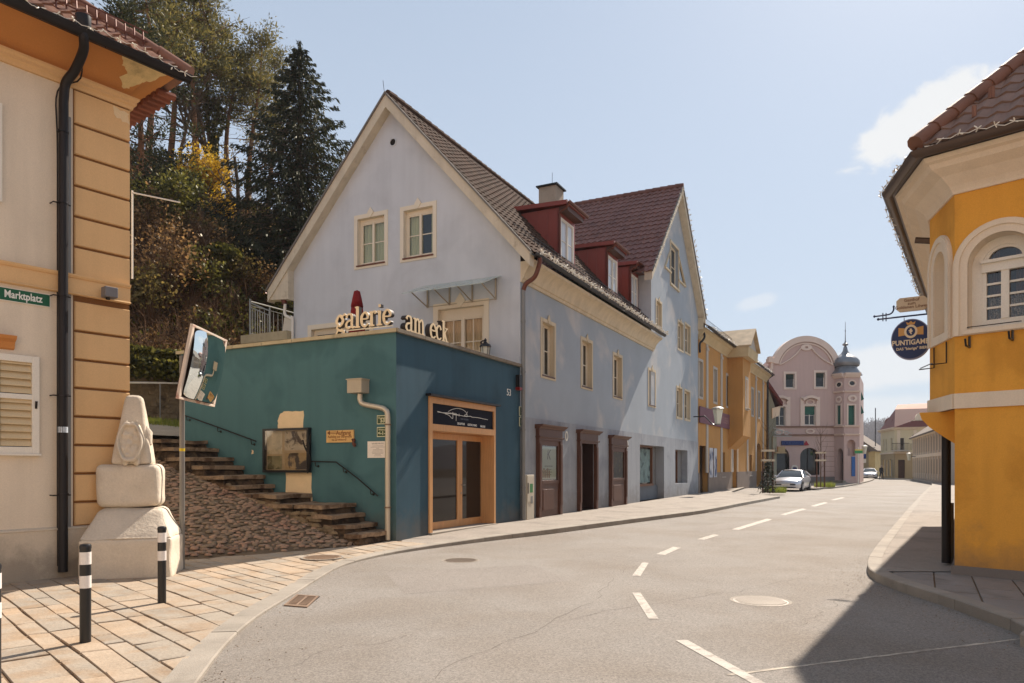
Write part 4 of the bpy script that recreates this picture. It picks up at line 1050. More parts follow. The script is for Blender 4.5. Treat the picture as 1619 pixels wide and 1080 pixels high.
# chimney
ch = MB(); ch.box(FS, 11.9, 12.8, 11.5, 14.35, -TA-.5, -TA+.35); cho = ch.build('chimney', mat('mortar_chimney', srgb(168, 152, 134), rough=.95, var=.12, vs=2, bump=.4, dirt=.5), bh)
MB().box(FS, 11.8, 12.9, 14.36, 14.42, -TA-.6, -TA+.45).build('chimney_cap', gutterb, cho)
MB().tube([FS.p(12.3, 14.4, -TA), FS.p(12.3, 15.1, -TA)], .012, 4).build('lightning_rod', gutterb, cho)
MB().tube([FG.p(TA+.1, zA, .2), FG.p(TA+.16, zA+.45, .2)], .01, 4).build('lightning_rod', gutterb, bh)
# snow guards
mb = MB()
for rowt, n_ in ((.05, 54), (.35, 54)):
    for k in range(n_):
        s = .3+k*.235; 
        if any(a-.1 < s < b+.1 for a, b in ((4.02, 5.42), (8.78, 10.16), (11.78, 13.0))) and rowt > .3: continue
        mb.tube([FS.p(s, ZR0+MR*rowt, -rowt), FS.p(s, ZR0+MR*rowt+.12, -rowt+.02)], .012, 4)
    mb.tube([FS.p(.2, ZR0+MR*rowt+.12, -rowt+.02), FS.p(S1-.3, ZR0+MR*rowt+.12, -rowt+.02)], .009, 4)
mb.build('snow_guard', gutterb, bh)
# corner downpipe of the first range
z_ = roofz(-.45)
cp_ = [FS.p(.12, z_-.1, .53), FS.p(.12, z_-.25, .53), FS.p(.05, z_-.62, .42), FS.p(-.0, z_-.8, .18), FS.p(-.02, z_-.98, .10)]
MB().tube(catmull(cp_, 5), .065, 10).build('gutter_elbow', gutterbr, bh, smooth=True)
mb = MB().tube([FS.p(-.02, z_-.95, .10), FS.p(-.02, .12, .10)], .06, 10)
for k in (1.0, 2.6, 4.2, 5.6): mb.tube([FS.p(-.02, k, .10), FS.p(-.02, k+.05, .10)], .072, 10)
mb.build('downpipe', greyp, bh, smooth=True)
mb = MB().tube(catmull([FG.p(2*TA+.62, z_-.02, .0), FG.p(2*TA+.35, z_-.12, .12), FG.p(2*TA-.1, z_-.3, .16), FG.p(2*TA-.22, z_-.5, .16)], 4), .085, 10); mb.build('gutter_elbow', gutterbr, bh, smooth=True)
MB().tube(catmull([FG.p(2*TA-.22, z_-.5, .16), FG.p(2*TA-.2, z_-.85, .14), FG.p(2*TA-.42, z_-1.0, .1), FG.p(2*TA-.47, z_-1.2, .08), FG.p(2*TA-.47, 3, .08)], 4), .05, 8).build('rain_pipe', whitep, bh, smooth=True)
gut(Frame(FG.p(2*TA+.55, 0, 0), u, v), -.2, 6, 0, z_-.02).build('gutter', gutterbr, bh, smooth=True)
MB().tube([FS.p(S1+.62, 4.5, .03), FS.p(S1+.62, 4.51, .03)], .02, 4)
# little things on the wall: two oval plates
for (px_, py_) in ((896, 689.5), (992, 703)):
    a = FS.px(px_, py_, .015); t = thing('oval_plate', FS.p(a[0], a[1], .02), 'white oval ring plate on the wall beside the %s' % ('first showcase' if px_ < 900 else 'third wooden portal'), 'plate')
    MB().ring(FS, a[0], a[1], .07, .11, .11, .16, .016, .03, 20).build('rim', whitep, t); MB().disc(FS, a[0], a[1], .07, .11, .016, .022).build('face', greyp, t)
# street lantern on the tall range
lp = FS.px(1097, 659); L0 = FS.p(lp[0], lp[1], 0)
t = thing('wall_lantern', L0, 'tapering milky glass street lantern on a curved black bracket on the blue house corner', 'lamp')
MB().tube(catmull([L0, L0+nS*.5, L0+nS*.62+Z*.0, L0+nS*1.02-Z*.42, L0+nS*1.25-Z*.46], 4), .03, 6).build('bracket', blackm, t, smooth=True)
c0 = L0+nS*1.3-Z*.42
MB().lathe(c0, [(.15, 0), (.28, .78)], 6).build('glass_shade', mat('milk_glass', srgb(214, 214, 196), rough=.3, var=.02, bump=0, spec=.6), t)
mb = MB().lathe(c0+Z*.78, [(.33, 0), (.34, .04), (.2, .12), (.05, .16)], 12); mb.lathe(c0-Z*.05, [(.12, 0), (.17, .05)], 6); mb.build('cap', greyp, t)
# ================================================================ teal gallery shop
BL, BH = 5.78, 4.36
FT = Frame((K.x, K.y, 0), u, nS)                  # shop front, s from corner K to the right
ts = thing('teal_shop', K+u*2.9+v*3, 'flat roofed teal rendered gallery shop on the corner below the gable', 'shop')
op = [FT.px(677, 627), FT.px(783, 644), FT.px(677, 836), FT.px(783, 824)]
o0, o1 = FT.px(677.5, 700)[0], FT.px(782.5, 700)[0]; oz1 = (FT.px(677.5, 625)[1]+FT.px(782.5, 644)[1])/2; oz0 = .14
print('OP', o0, o1, oz0, oz1, op)
mb = MB(); wall(mb, FT, 0, BL, 0, BH, [(o0, o1, 0.05, oz1, .5)], reveal=.5); mb.build('front_wall', teal, ts)
mb = MB(); wall(mb, FW, 0, 6.45, 0, BH); F = Frame(FW.p(6.45, 0, 0), u, v); wall(mb, F, 0, 4, 0, BH); mb.build('side_wall', mat('teal_side_render', srgb(72, 108, 113), base=.8, rough=.8, var=.05, vs=.9, fine=.04, fs=90, bump=.22, bs=90, col2=srgb(62, 97, 102), c2s=.9, streak=.08), ts)
mb = MB(); W4 = [FW.p(-.06, 0, .08), FW.p(6.5, 0, .08)]
def cop(F, s0, s1, m0, m1):
    mb = MB(); mb.hexa([F.p(s0-m0*.1, BH, .08), F.p(s1+m1*.1, BH, .08), F.p(s1-m1*.3, BH, -.32), F.p(s0+m0*.3, BH, -.32), F.p(s0-m0*.1, BH+.075, .08), F.p(s1+m1*.1, BH+.075, .08), F.p(s1-m1*.3, BH+.09, -.32), F.p(s0+m0*.3, BH+.09, -.32)]); return mb
n = 7
for k in range(n): mbk = cop(FW, .012+k*6.45/n if k else 0, (k+1)*6.45/n-.004, 1 if k == 0 else 0, 1 if k == n-1 else 0); mb.add(mbk.v, mbk.f)
mb.build('side_coping', coping, ts); mb = MB()
for k in range(6): mbk = cop(FT, .012+k*BL/6 if k else 0, (k+1)*BL/6-.004, 1 if k == 0 else 0, 0); mb.add(mbk.v, mbk.f)
mb.build('front_coping', mat('grey_coping', srgb(128, 118, 104), rough=.9, var=.2, vs=4, dirt=.4), ts)
mb = MB(); mb.quad(*[K+Z*(BH-.6)+a for a in (Vector(), u*5.8, u*5.8+v*6.4, v*6.4)]); mb.build('terrace', greyt, ts)
# door and glazing in honey coloured wood
fw_ = .13; mb = MB()
mb.box(FT, o0, o0+fw_, oz0, oz1, -.48, .035); mb.box(FT, o1-.09, o1, oz0, oz1, -.48, .035)
mb.box(FT, o0+fw_, o1-.09, oz1-.14, oz1, -.48, .034)
sg0 = FT.px(684, 677)[1]; trz = FT.px(683, 671.5)[1]; print('TR', sg0, trz)
mb.box(FT, o0+fw_, o1-.09, trz-.13, trz+.02, -.48, .033)
df = mb.build('door_frame', honeyl, ts, bevel=.004)
MB().box(FT, o0-.1, o1+.1, oz1, oz1+.05, .001, .14).build('drip_ledge', gutterb, ts)
MB().box(FT, o0+.0, o1+.0, .07, .14, -.6, .10).build('threshold', kerbm, ts)
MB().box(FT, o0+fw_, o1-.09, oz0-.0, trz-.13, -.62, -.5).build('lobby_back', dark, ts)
# inner door: two leaves (left fixed wide light, right door leaf)
ia, ib = o0+fw_, o1-.09; dI = -.36; md = FT.px(727, 760, dI)[0]; rr_ = FT.px(765, 760, dI)[0]
zt_ = trz-.13
mb = MB(); mb.box(FT, ia, ib, zt_-.02, zt_, dI-.06, dI)
mb.box(FT, rr_, ib, oz0, zt_-.02, dI-.03, dI-.001); mb.build('door_lining', honey, ts)
lobby = glassmat('shop_door_glass', clear=.35, rough=.01)
def leaf(a, b, nm):
    q = MB(); w = .11
    q.box(FT, a, a+w, oz0, zt_-.02, dI-.055, dI+.01); q.box(FT, b-w, b, oz0, zt_-.02, dI-.055, dI+.01); q.box(FT, a+w, b-w, oz0, oz0+.17, dI-.055, dI+.008); q.box(FT, a+w, b-w, zt_-.16, zt_-.02, dI-.055, dI+.008)
    o = q.build(nm, honeyl, ts, bevel=.004); MB().box(FT, a+w, b-w, oz0+.17, zt_-.16, dI-.03, dI-.02).build('pane', glasss, o); return o
leaf(ia, md, 'glazed_panel'); dl_ = leaf(md+.012, rr_, 'door')
mb = MB(); mb.tube([FT.p(md+.06, 1.15, dI+.01), FT.p(md+.06, 1.15, dI+.06), FT.p(md+.17, 1.15, dI+.06)], .012, 6); mb.disc(FT, md+.06, .95, .02, .025, dI+.01, dI+.018); mb.build('handle', zinc, dl_)
# sign board above the door
sb = thing('shop_sign', FT.p((ia+ib)/2, trz, -.02), 'black shop sign with a white signature over the wooden gallery door', 'sign')
MB().box(FT, ia, ib, trz+.02, oz1-.14, -.05, -.005).build('board', mat('navy_black_board', srgb(26, 29, 40), rough=.75, var=.03, bump=0, spec=.1), sb)
def sgn(px, py): a = FT.px(px, py); return FT.p(a[0], a[1], .0)
def zpt(x, y): return (675+x/14.72, 635+y/14.72)
mb = MB()
for st_, r_ in (([(248, 225), (420, 270), (600, 285), (690, 300), (800, 325), (920, 345), (1020, 342), (1060, 362), (1200, 375), (1330, 405), (1425, 420)], .007),
             ([(248, 240), (400, 260), (480, 262), (690, 275)], .006), ([(430, 285), (520, 320), (600, 395), (612, 330), (610, 240)], .006),
             ([(500, 235), (600, 180), (720, 160), (830, 185), (910, 240), (940, 300), (935, 350), (880, 320), (920, 300), (955, 235)], .006), ([(688, 270), (686, 455)], .006), ([(757, 280), (757, 345)], .005), ([(620, 300), (760, 318)], .009)):
    pts = catmull([sgn(*zpt(*q)) for q in st_], 5); mb.tube(pts, [r_*(.5 if i in (0, len(pts)-1) else 1) for i in range(len(pts))], 6)
mb.build('signature', white, sb)
tx = FT.px(*zpt(790, 520)); sc_ = .105
for wd, xx, yy in (('SKULPTUR', 805, 520), ('GESTALTUNG', 1065, 550), ('MALEREI', 1310, 582)):
    a = FT.px(*zpt(xx, yy)); text(wd, .072, white, sb, FT, a[0], a[1], -.004, ext=.003, sx=1.0 if wd != 'MALEREI' else .9, off=.001)
a = FT.px(*zpt(885, 415)); text('UND DESIGN', .055, mat('dim_lettering', srgb(96, 104, 120), var=0, bump=0), sb, FT, a[0], a[1], -.004, ext=.002, sx=1.1)
# house number 53, alarm horn
a = FT.px(805, 621); n53 = text('53', .26, white, None, FT, a[0], a[1], .0, ext=.006, loc=FT.p(a[0], a[1], 0), name='house_number')
tag(n53, 'white painted number 53 high on the teal wall beside the grey downpipe', 'house number')
t = thing('alarm_horn', FT.p(5.55, 3.9, .05), 'small dark wall horn with a red base, at the right end of the teal wall', 'alarm')
MB().box(FT, 5.5, 5.68, 3.78, 4.12, 0, .12).build('housing', gutterb, t, bevel=.01); MB().box(FT, 5.49, 5.66, 3.7, 3.78, 0, .13).build('lens', mat('red_plastic', srgb(120, 30, 28), rough=.4, bump=0), t)
# ---- side wall: patch of bare plaster, display case, boards, pipe
pm = mat('bare_plaster', srgb(220, 196, 158), rough=.95, var=.05, vs=6, bump=.4)
def ragged(pts, amp, n=6, sd=0):
    rr = random.Random(sd); out = []
    for i in range(len(pts)):
        a, b = pts[i], pts[(i+1) % len(pts)]
        for k in range(n):
            t = k/n; out.append((a[0]+(b[0]-a[0])*t+rr.uniform(-amp, amp), a[1]+(b[1]-a[1])*t+rr.uniform(-amp, amp)))
    return out
P_ = lambda x, y: FW.px(x, y)
up_ = [P_(440, 684), P_(440, 665), P_(443, 655), P_(450, 650), P_(481, 650), P_(480, 684)]
lo_ = [P_(453, 745), P_(493, 745), P_(494, 790), P_(492, 800), P_(453, 800)]
MB().prism(FW, ragged(up_, .012, 5, 1), .0005, .004).build('plaster_patch', pm, ts); MB().prism(FW, ragged(lo_, .016, 5, 2), .0005, .004).build('plaster_patch', pm, ts)
for x, y in ((316, 717), (400, 715)): q = P_(x, y); MB().prism(FW, ragged([(q[0]-.03, q[1]-.03), (q[0]+.03, q[1]-.05), (q[0]+.02, q[1]+.05), (q[0]-.03, q[1]+.04)], .01, 3, int(x)), .0005, .004).build('plaster_patch', pm, ts)
dc = FW.rect(421, 678.5, 747, 493)
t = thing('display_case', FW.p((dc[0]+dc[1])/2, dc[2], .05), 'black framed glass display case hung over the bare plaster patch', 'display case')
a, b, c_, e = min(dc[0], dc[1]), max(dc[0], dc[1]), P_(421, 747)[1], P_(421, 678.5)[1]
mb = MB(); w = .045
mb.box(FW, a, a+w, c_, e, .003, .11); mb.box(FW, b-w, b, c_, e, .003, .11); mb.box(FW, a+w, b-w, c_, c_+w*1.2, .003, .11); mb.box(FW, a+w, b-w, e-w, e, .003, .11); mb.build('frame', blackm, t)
MB().box(FW, a+w, b-w, c_+w, e-w, .006, .02).build('back_panel', mat('case_back', srgb(206, 178, 138), rough=.8, var=.25, vs=3.5, bump=.1), t)  # warm panel tone stands in for the bright reflection in the pane
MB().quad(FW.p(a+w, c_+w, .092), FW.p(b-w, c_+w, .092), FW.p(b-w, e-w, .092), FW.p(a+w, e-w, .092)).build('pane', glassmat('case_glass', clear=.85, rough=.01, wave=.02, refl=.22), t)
hx, wx = e-c_, b-a
for x0, x1, z0, z1, cc_, c2_ in ((.62, .95, .42, .93, (222, 204, 172), (190, 176, 148)), (.08, .56, .50, .93, (214, 196, 168), (78, 58, 46)), (.62, .95, .07, .38, (160, 150, 112), (104, 98, 66)), (.08, .56, .07, .44, (198, 166, 116), (70, 52, 36))):  # reflection of the house opposite, painted onto sheets behind the glass
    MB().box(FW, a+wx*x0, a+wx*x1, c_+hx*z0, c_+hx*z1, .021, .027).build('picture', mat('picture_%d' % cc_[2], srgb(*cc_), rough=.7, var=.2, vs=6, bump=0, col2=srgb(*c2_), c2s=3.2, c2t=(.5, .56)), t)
mb = MB(); q0 = P_(480, 690); x = b-.02
rr = random.Random(4)
for k in range(3): mb.tube(catmull([FW.p(a+.02-.01*k, e-.25-.02*k, .12), FW.p(a-.08+.03*k, e-.45, .16), FW.p(a-.02-.04*k, e-.7, .15), FW.p(a+.0, e-1.0, .12)], 4), .012, 5)
mb.tube(catmull([FW.p(a-.1, e-.15, .13), FW.p(a-.06, e-.32, .15), FW.p(a+.03, e-.4, .14)], 4), .014, 5); mb.tube(catmull([FW.p(a+.12, e-.28, .14), FW.p(a+.05, e-.4, .17), FW.p(a-.03, e-.55, .16)], 4), .02, 5)
mb.build('wire_figure', iron, t)
# wooden way sign and rusty plate
wb = FW.rect(518, 681, 699, 561)
a, b = wb[0], wb[1]; c_, e = P_(518, 700)[1], P_(518, 681)[1]
t = thing('wooden_sign', FW.p((a+b)/2, c_, .03), 'pale wooden board with an arrow and burnt lettering on the teal side wall', 'sign')
MB().box(FW, a, b, c_, e, .004, .03).build('board', mat('pale_board', srgb(206, 166, 106), rough=.7, var=.06, wood=.08, bump=.05), t)
bl_ = mat('burnt_lettering', srgb(120, 76, 44), var=.05, bump=0)
def ltext(s_, size, m, par, x, z_, d, **k): return text(s_, size, m, par, FWr, x, z_, d, **k)
FWr = Frame(FW.p(0, 0, 0), -v, -u)                 # same wall read from left to right
def fx(px_, py_): return FWr.px(px_, py_)
x = fx(545, 684.5); ltext('Aufgang', .125, bl_, t, x[0], x[1], .031, ext=.002, off=.002)
x = fx(530, 684.5); m_ = MB().box(FWr, x[0]-.12, x[0]+.09, x[1]-.018, x[1]-.008, .03, .033); m_.box(FWr, x[0]-.12, x[0]+.09, x[1]+.012, x[1]+.022, .03, .033); m_.prism(FWr, [(x[0]-.19, x[1]), (x[0]-.11, x[1]-.05), (x[0]-.11, x[1]+.05)], .03, .033); m_.build('arrow', bl_, t)
x = fx(539, 690.5); ltext('Aufstieg zur Burgruine', .078, bl_, t, x[0], x[1], .031, ext=.002, sx=.92)
x = fx(538, 695.5); ltext('bis auf Widerruf', .06, bl_, t, x[0], x[1], .031, ext=.002)
x = P_(562, 698); t = thing('rusty_plate', FW.p(x[0], x[1], .04), 'small rough rusty brown plate fixed at the corner of the wooden board', 'plate'); mb = MB()
rough_block(FW, x[0]-.075, x[0]+.075, x[1]-.13, x[1]+.11, .035, .07, mb, (3, 4, 1), .05, seed=3, sc=9); mb.build('plate', mat('rust', srgb(96, 60, 48), rough=.8, var=.3, vs=12, bump=.5), t)
# number plates
grn = mat('dark_green_enamel', srgb(58, 74, 44), rough=.4, var=.03, bump=0); edge = mat('cream_enamel', srgb(214, 212, 176), rough=.4, var=.02, bump=0)
for (x0, y0, x1, y1, top, bot, lb) in ((597, 657, 615.5, 671, 'Hauptplatz', '53', 'dark green enamel house number plate 53, the upper one beside the pipe'), (597, 675.5, 615.5, 691, 'Wohnung', '<-1-3', 'dark green enamel plate with an arrow and numbers, just below the number 53 plate')):
    a, b = FWr.px(x0, y0)[0], FWr.px(x1, y0)[0]; c_, e = FWr.px(x0, y1)[1], FWr.px(x0, y0)[1]
    t = thing('number_plate', FWr.p((a+b)/2, c_, .02), lb, 'number plate')
    MB().box(FWr, a, b, c_, e, .003, .014).build('plate', edge, t, bevel=.02); MB().box(FWr, a+.016, b-.016, c_+.016, e-.016, .0135, .0165).build('field', grn, t, bevel=.012)
    text(top, .062, edge, t, FWr, (a+b)/2, e-.055, .0167, ext=.002, sx=.85); text(bot, .12 if top[0] == 'H' else .105, edge, t, FWr, (a+b)/2+.0, c_+.075, .0167, ext=.002, off=.003)
a, b = FWr.px(582, 710)[0], FWr.px(614.5, 710)[0]; c_, e = FWr.px(582, 724)[1], FWr.px(582, 698)[1]
t = thing('notice_sheet', FWr.p((a+b)/2, c_, .01), 'white printed notice sheet on the teal wall left of the silver pipe', 'notice'); MB().box(FWr, a, b, c_, e, .003, .01).build('sheet', mat('white_sheet', srgb(226, 216, 204), rough=.5, var=.02, bump=0), t)
text('GALERIE AM ECK', .04, blackl, t, FWr, (a+b)/2, e-.05, .0105, ext=.0005); mb = MB()
for k in range(9): w = (.14, .18, .04, .12, .13, .15, .14, .08, .1)[k]; mb.box(FWr, (a+b)/2-w, (a+b)/2+w, e-.1-k*.026, e-.094-k*.026, .01, .0107)
mb.build('small_print', mat('grey_print', srgb(130, 120, 112), var=0, bump=0), t)
# hopper and silver pipe
hp = FWr.rect(560, 601, 624, 587)
a, b = FWr.px(562, 612)[0], FWr.px(588, 612)[0]; c_, e = FWr.px(575, 624)[1], FWr.px(575, 602)[1]
pp = thing('rainwater_pipe', FWr.p(FWr.px(618, 700)[0], .1, .1), 'silver rainwater pipe with a box hopper, bent across the teal side wall near the corner', 'pipe')
mb = MB(); mb.box(FWr, a, b-.06, c_+.02, e, .003, .26); mb.box(FWr, a-.02, b-.04, e, e+.02, .003, .28); mb.build('hopper', mat('hopper_zinc', srgb(178, 166, 146), rough=.6, metal=.2, var=.1, bump=.05), pp)
pth = [FWr.px(576, 624), FWr.px(576.5, 634), FWr.px(582, 640), FWr.px(606, 645), FWr.px(615, 649), FWr.px(618.5, 660), FWr.px(618.5, 720)]
dd = [.13, .13, .12, .11, .11, .11, .11]
pts = catmull([FWr.p(x, z_, d_) for (x, z_), d_ in zip(pth, dd)], 5)+[FWr.p(pth[-1][0], .1, .11)]
silver = mat('silver_pipe', srgb(190, 180, 162), rough=.42, metal=.45, var=.06, bump=.02)
MB().tube(pts, .055, 12).build('pipe', silver, pp, smooth=True)
mb = MB()
for zc_ in (FWr.px(618, 673)[1], FWr.px(618, 803)[1]): mb.tube([FWr.p(pth[-1][0], zc_, .11), FWr.p(pth[-1][0], zc_+.03, .11)], .066, 10); mb.tube([FWr.p(pth[-1][0], zc_+.015, .0), FWr.p(pth[-1][0], zc_+.015, .11)], .012, 5)
mb.build('clamps', rustm, pp)
# handrails on the wall
def rail(px_, lb, st_):
    t = thing('handrail', FWr.p(*FWr.px(*px_[0])), lb, 'handrail'); pts = [FWr.p(*FWr.px(*q), .09) for q in px_]
    MB().tube(pts, .016, 6).build('rail', iron, t); mb = MB()
    for q in st_: a = FWr.px(*q); mb.tube([FWr.p(a[0], a[1], .09), FWr.p(a[0]+.02, a[1]-.1, .09), FWr.p(a[0]+.02, a[1]-.1, .0)], .01, 5); mb.disc(FWr, a[0]+.02, a[1]-.1, .03, .03, .001, .008, 8)
    mb.build('brackets', iron, t)
rail([(294, 656), (345, 674), (410, 698)], 'thin iron handrail on the upper left of the teal wall above the steps', [(300, 658), (349, 676), (402, 696)])
rail([(491, 729.5), (536, 730.5), (570, 756), (602, 784)], 'bent iron handrail on the teal wall above the lower steps', [(503, 730), (547, 739), (590, 774)])
# ---- letters on the coping
lm = mat('cream_letter_face', srgb(226, 204, 166), rough=.6, var=.04, bump=.05); ld = mat('dark_letter_side', srgb(52, 44, 40), rough=.6, bump=0)
GL = {'g': ([((.46, .62, .10), (.24, .70, .10), (.06, .50, .15), (.06, .36, .15), (.24, .16, .09), (.44, .36, .15), (.44, .52, .15), (.24, .70, .09)), ((.42, .62, .08), (.56, .74, .08), (.62, .68, .10)), ((.16, .2, .07), (.06, .08, .1), (.2, -.02, .12), (.46, -.08, .13), (.52, -.24, .1), (.28, -.36, .08), (.02, -.26, .1), (.08, -.1, .08), (.2, -.02, .08))], .62),
 'a': ([((.08, .56, .14), (.14, .68, .09), (.3, .71, .09), (.42, .6, .14), (.42, .12, .14), (.52, .03, .08), (.58, .08, .06)), ((.42, .42, .07), (.14, .34, .1), (.05, .18, .14), (.16, .04, .1), (.32, .06, .08), (.42, .18, .08))], .58),
 'l': ([((.06, 1.0, .06), (.2, 1.0, .1)), ((.2, 1.02, .16), (.2, .02, .16)), ((.04, .03, .07), (.36, .03, .07))], .4),
 'e': ([((.08, .4, .07), (.46, .4, .07), (.44, .58, .13), (.28, .71, .09), (.1, .56, .14), (.06, .36, .16), (.12, .12, .13), (.28, .03, .1), (.48, .14, .07))], .52),
 'r': ([((.04, .68, .06), (.18, .68, .1)), ((.18, .7, .16), (.18, .02, .16)), ((.02, .03, .07), (.34, .03, .07)), ((.18, .46, .07), (.26, .66, .08), (.38, .7, .1), (.44, .6, .14))], .48),
 'i': ([((.04, .68, .06), (.18, .68, .1)), ((.2, .7, .16), (.2, .02, .16)), ((.04, .03, .07), (.36, .03, .07)), ((.14, .95, .14), (.26, .95, .14))], .4),
 'm': ([((.02, .68, .06), (.14, .68, .1)), ((.16, .7, .15), (.16, .02, .15)), ((.0, .03, .07), (.3, .03, .07)), ((.16, .5, .07), (.3, .69, .09), (.44, .6, .13), (.46, .02, .15)), ((.34, .03, .07), (.6, .03, .07)), ((.46, .5, .07), (.6, .69, .09), (.74, .6, .13), (.76, .02, .15)), ((.64, .03, .07), (.9, .03, .07))], .92),
 'c': ([((.44, .54, .13), (.36, .69, .09), (.24, .7, .09), (.08, .56, .14), (.06, .36, .16), (.12, .12, .13), (.28, .03, .1), (.46, .14, .07))], .5),
 'k': ([((.04, 1.0, .06), (.16, 1.0, .1)), ((.18, 1.02, .16), (.18, .02, .16)), ((.02, .03, .07), (.32, .03, .07)), ((.2, .3, .07), (.46, .66, .07)), ((.34, .68, .06), (.58, .68, .06)), ((.28, .42, .14), (.46, .04, .14)), ((.38, .03, .07), (.62, .03, .07))], .6)}
gs = thing('gallery_lettering', K+Z*(BH+.08), 'cream slab serif letters galerie am eck standing on the coping of the teal shop', 'sign')
def letter(chr_, F, x, z0, h, d0, d1, w=1.0):
    strokes, adv = GL[chr_]; mb = MB()
    for j, st_ in enumerate(strokes):
        P3 = catmull([Vector((a*w*h, b*h, c_*h)) for a, b, c_ in st_], 4 if len(st_) > 2 else 1); e_ = .0007*j
        for i in range(len(P3)-1):
            p, q = P3[i], P3[i+1]; t = Vector((q.x-p.x, q.y-p.y)); 
            if t.length < 1e-5: continue
            t.normalize(); n_ = Vector((-t.y, t.x)); wa, wb = p.z/2, q.z/2
            mb.prism(F, [(x+p.x-n_.x*wa-t.x*.004, z0+p.y-n_.y*wa-t.y*.004), (x+q.x-n_.x*wb+t.x*.004, z0+q.y-n_.y*wb+t.y*.004), (x+q.x+n_.x*wb+t.x*.004, z0+q.y+n_.y*wb+t.y*.004), (x+p.x+n_.x*wa-t.x*.004, z0+p.y+n_.y*wa-t.y*.004)], d0+e_+.0001*i, d1-e_-.0001*i)
    return mb, adv*w*h
def word(wd, F, x, z0, h, d0, d1, xe):
    tot = sum(GL[ch_][1] for ch_ in wd)*h; w = (xe-x)/tot
    for ch_ in wd:
        m_, adv = letter(ch_, F, x, z0, h, d0, d1-.012, w); o = m_.build('letter', ld, gs)
        m_, adv = letter(ch_, F, x, z0, h, d1-.012, d1, w); m_.build('letter_face', lm, o); x += adv
x0, x1 = FWr.px(534, 510)[0], FWr.px(621, 505)[0]
word('galerie', FWr, x0, BH+.17, .43, -.06, .05, x1)
x0, x1 = FT.px(638, 520, -.05)[0], FT.px(669, 525, -.05)[0]; word('am', FT, x0+.05, BH+.10, .46, -.16, -.02, x1+.05)
x0, x1 = FT.px(675, 525, -.05)[0], FT.px(704, 530, -.05)[0]; word('eck', FT, x0+.1, BH+.10, .46, -.16, -.02, x1+.1)
mb = MB().box(FWr, FWr.px(540, 515)[0], FWr.px(621, 515)[0], BH+.14, BH+.155, -.03, 0); mb.box(FT, .3, 2.6, BH+.085, BH+.10, -.12, -.08); mb.build('mounting_rail', whitep, gs)
# parasol on the terrace
t = PT(3.05, -2.6)
q = thing('closed_parasol', (t.x, t.y, 3.76), 'closed dark red parasol standing on the terrace behind the letters', 'parasol')
for k in range(1):
    pw = FG.px(565, 470)
kx = (565-CXP)/FP; yy = 17.6; base = Vector((kx*yy, yy, 3.76)); top = EYE+(HP-459)/FP*yy
q.location = base; ORG[q.name] = base.copy()
mb = MB(); n = 16; prof = [(.06, 0), (.2, .12), (.235, .25), (.19, .62), (.15, .85), (.155, .87), (.175, .88), (.12, 1.05), (.09, 1.3), (.03, 1.37)]
hT = top-3.9; prof = [(.05, 0), (.21, .05*hT), (.235, .2*hT), (.20, .5*hT), (.15, .76*hT), (.14, .80*hT), (.155, .80*hT), (.115, .9*hT), (.075, .985*hT), (.01, hT)]
b = len(mb.v)
for r_, z_ in prof:
    for k in range(n*2):
        a = math.pi*k/n; mb.v.append(base+Z*.14+Vector((math.cos(a), math.sin(a), 0))*r_*(1 if k % 2 else .72)+Z*z_)
for i in range(len(prof)-1):
    for k in range(2*n): a = b+i*2*n+k; e_ = b+i*2*n+(k+1) % (2*n); mb.f.append((a, e_, e_+2*n, a+2*n))
mb.build('canopy', mat('dark_red_cloth', srgb(132, 34, 36), rough=.8, var=.08, bump=.1), q, smooth='full')
MB().tube([base, base+Z*.5], .025, 8).build('pole', darkw, q)
# glass canopy over the terrace door
cn = thing('glass_canopy', FG.p(1.5, 5.6, 0), 'frosted glass canopy on a thin steel frame over the terrace door', 'canopy')
wt = [FG.px(677, 454), FG.px(785, 439.5)]; cs0, cs1 = wt[1][0], wt[0][0]; zt_ = (wt[0][1]+wt[1][1])/2; zb_ = zt_-.5; pr = .95
# steel triangles: post on the wall, sloping top bar, strut
mb = MB(); xs = [cs0+(cs1-cs0)*k/3 for k in range(4)]
steelc = mat('canopy_steel', srgb(170, 158, 140), rough=.5, metal=.3, bump=0)
for x in xs:
    mb.tube([FG.p(x, zt_, .03), FG.p(x, zb_-.12, .03)], .028, 5); mb.tube([FG.p(x, zt_, .03), FG.p(x, zt_-.36, pr)], .018, 5); mb.tube([FG.p(x, zb_-.1, .03), FG.p(x, zt_-.33, pr-.08)], .02, 5)
mb.tube([FG.p(xs[0], zb_-.1, .03), FG.p(xs[-1], zb_-.1, .03)], .01, 5)
mb.build('frame', steelc, cn)
mb = MB(); mb.hexa([FG.p(cs0-.16, zt_+.03, .02), FG.p(cs1+.16, zt_+.03, .02), FG.p(cs1+.16, zt_-.42, pr+.15), FG.p(cs0-.16, zt_-.42, pr+.15), FG.p(cs0-.16, zt_+.045, .02), FG.p(cs1+.16, zt_+.045, .02), FG.p(cs1+.16, zt_-.405, pr+.15), FG.p(cs0-.16, zt_-.405, pr+.15)])
cg = bpy.data.materials.new('milky_canopy_glass'); cg.use_nodes = True; nt_ = cg.node_tree; pp_ = nt_.nodes['Principled BSDF']; pp_.inputs['Base Color'].default_value = (.62, .7, .62, 1); pp_.inputs['Roughness'].default_value = .15; pp_.inputs['Alpha'].default_value = .55
mb.build('glass_sheet', cg, cn)
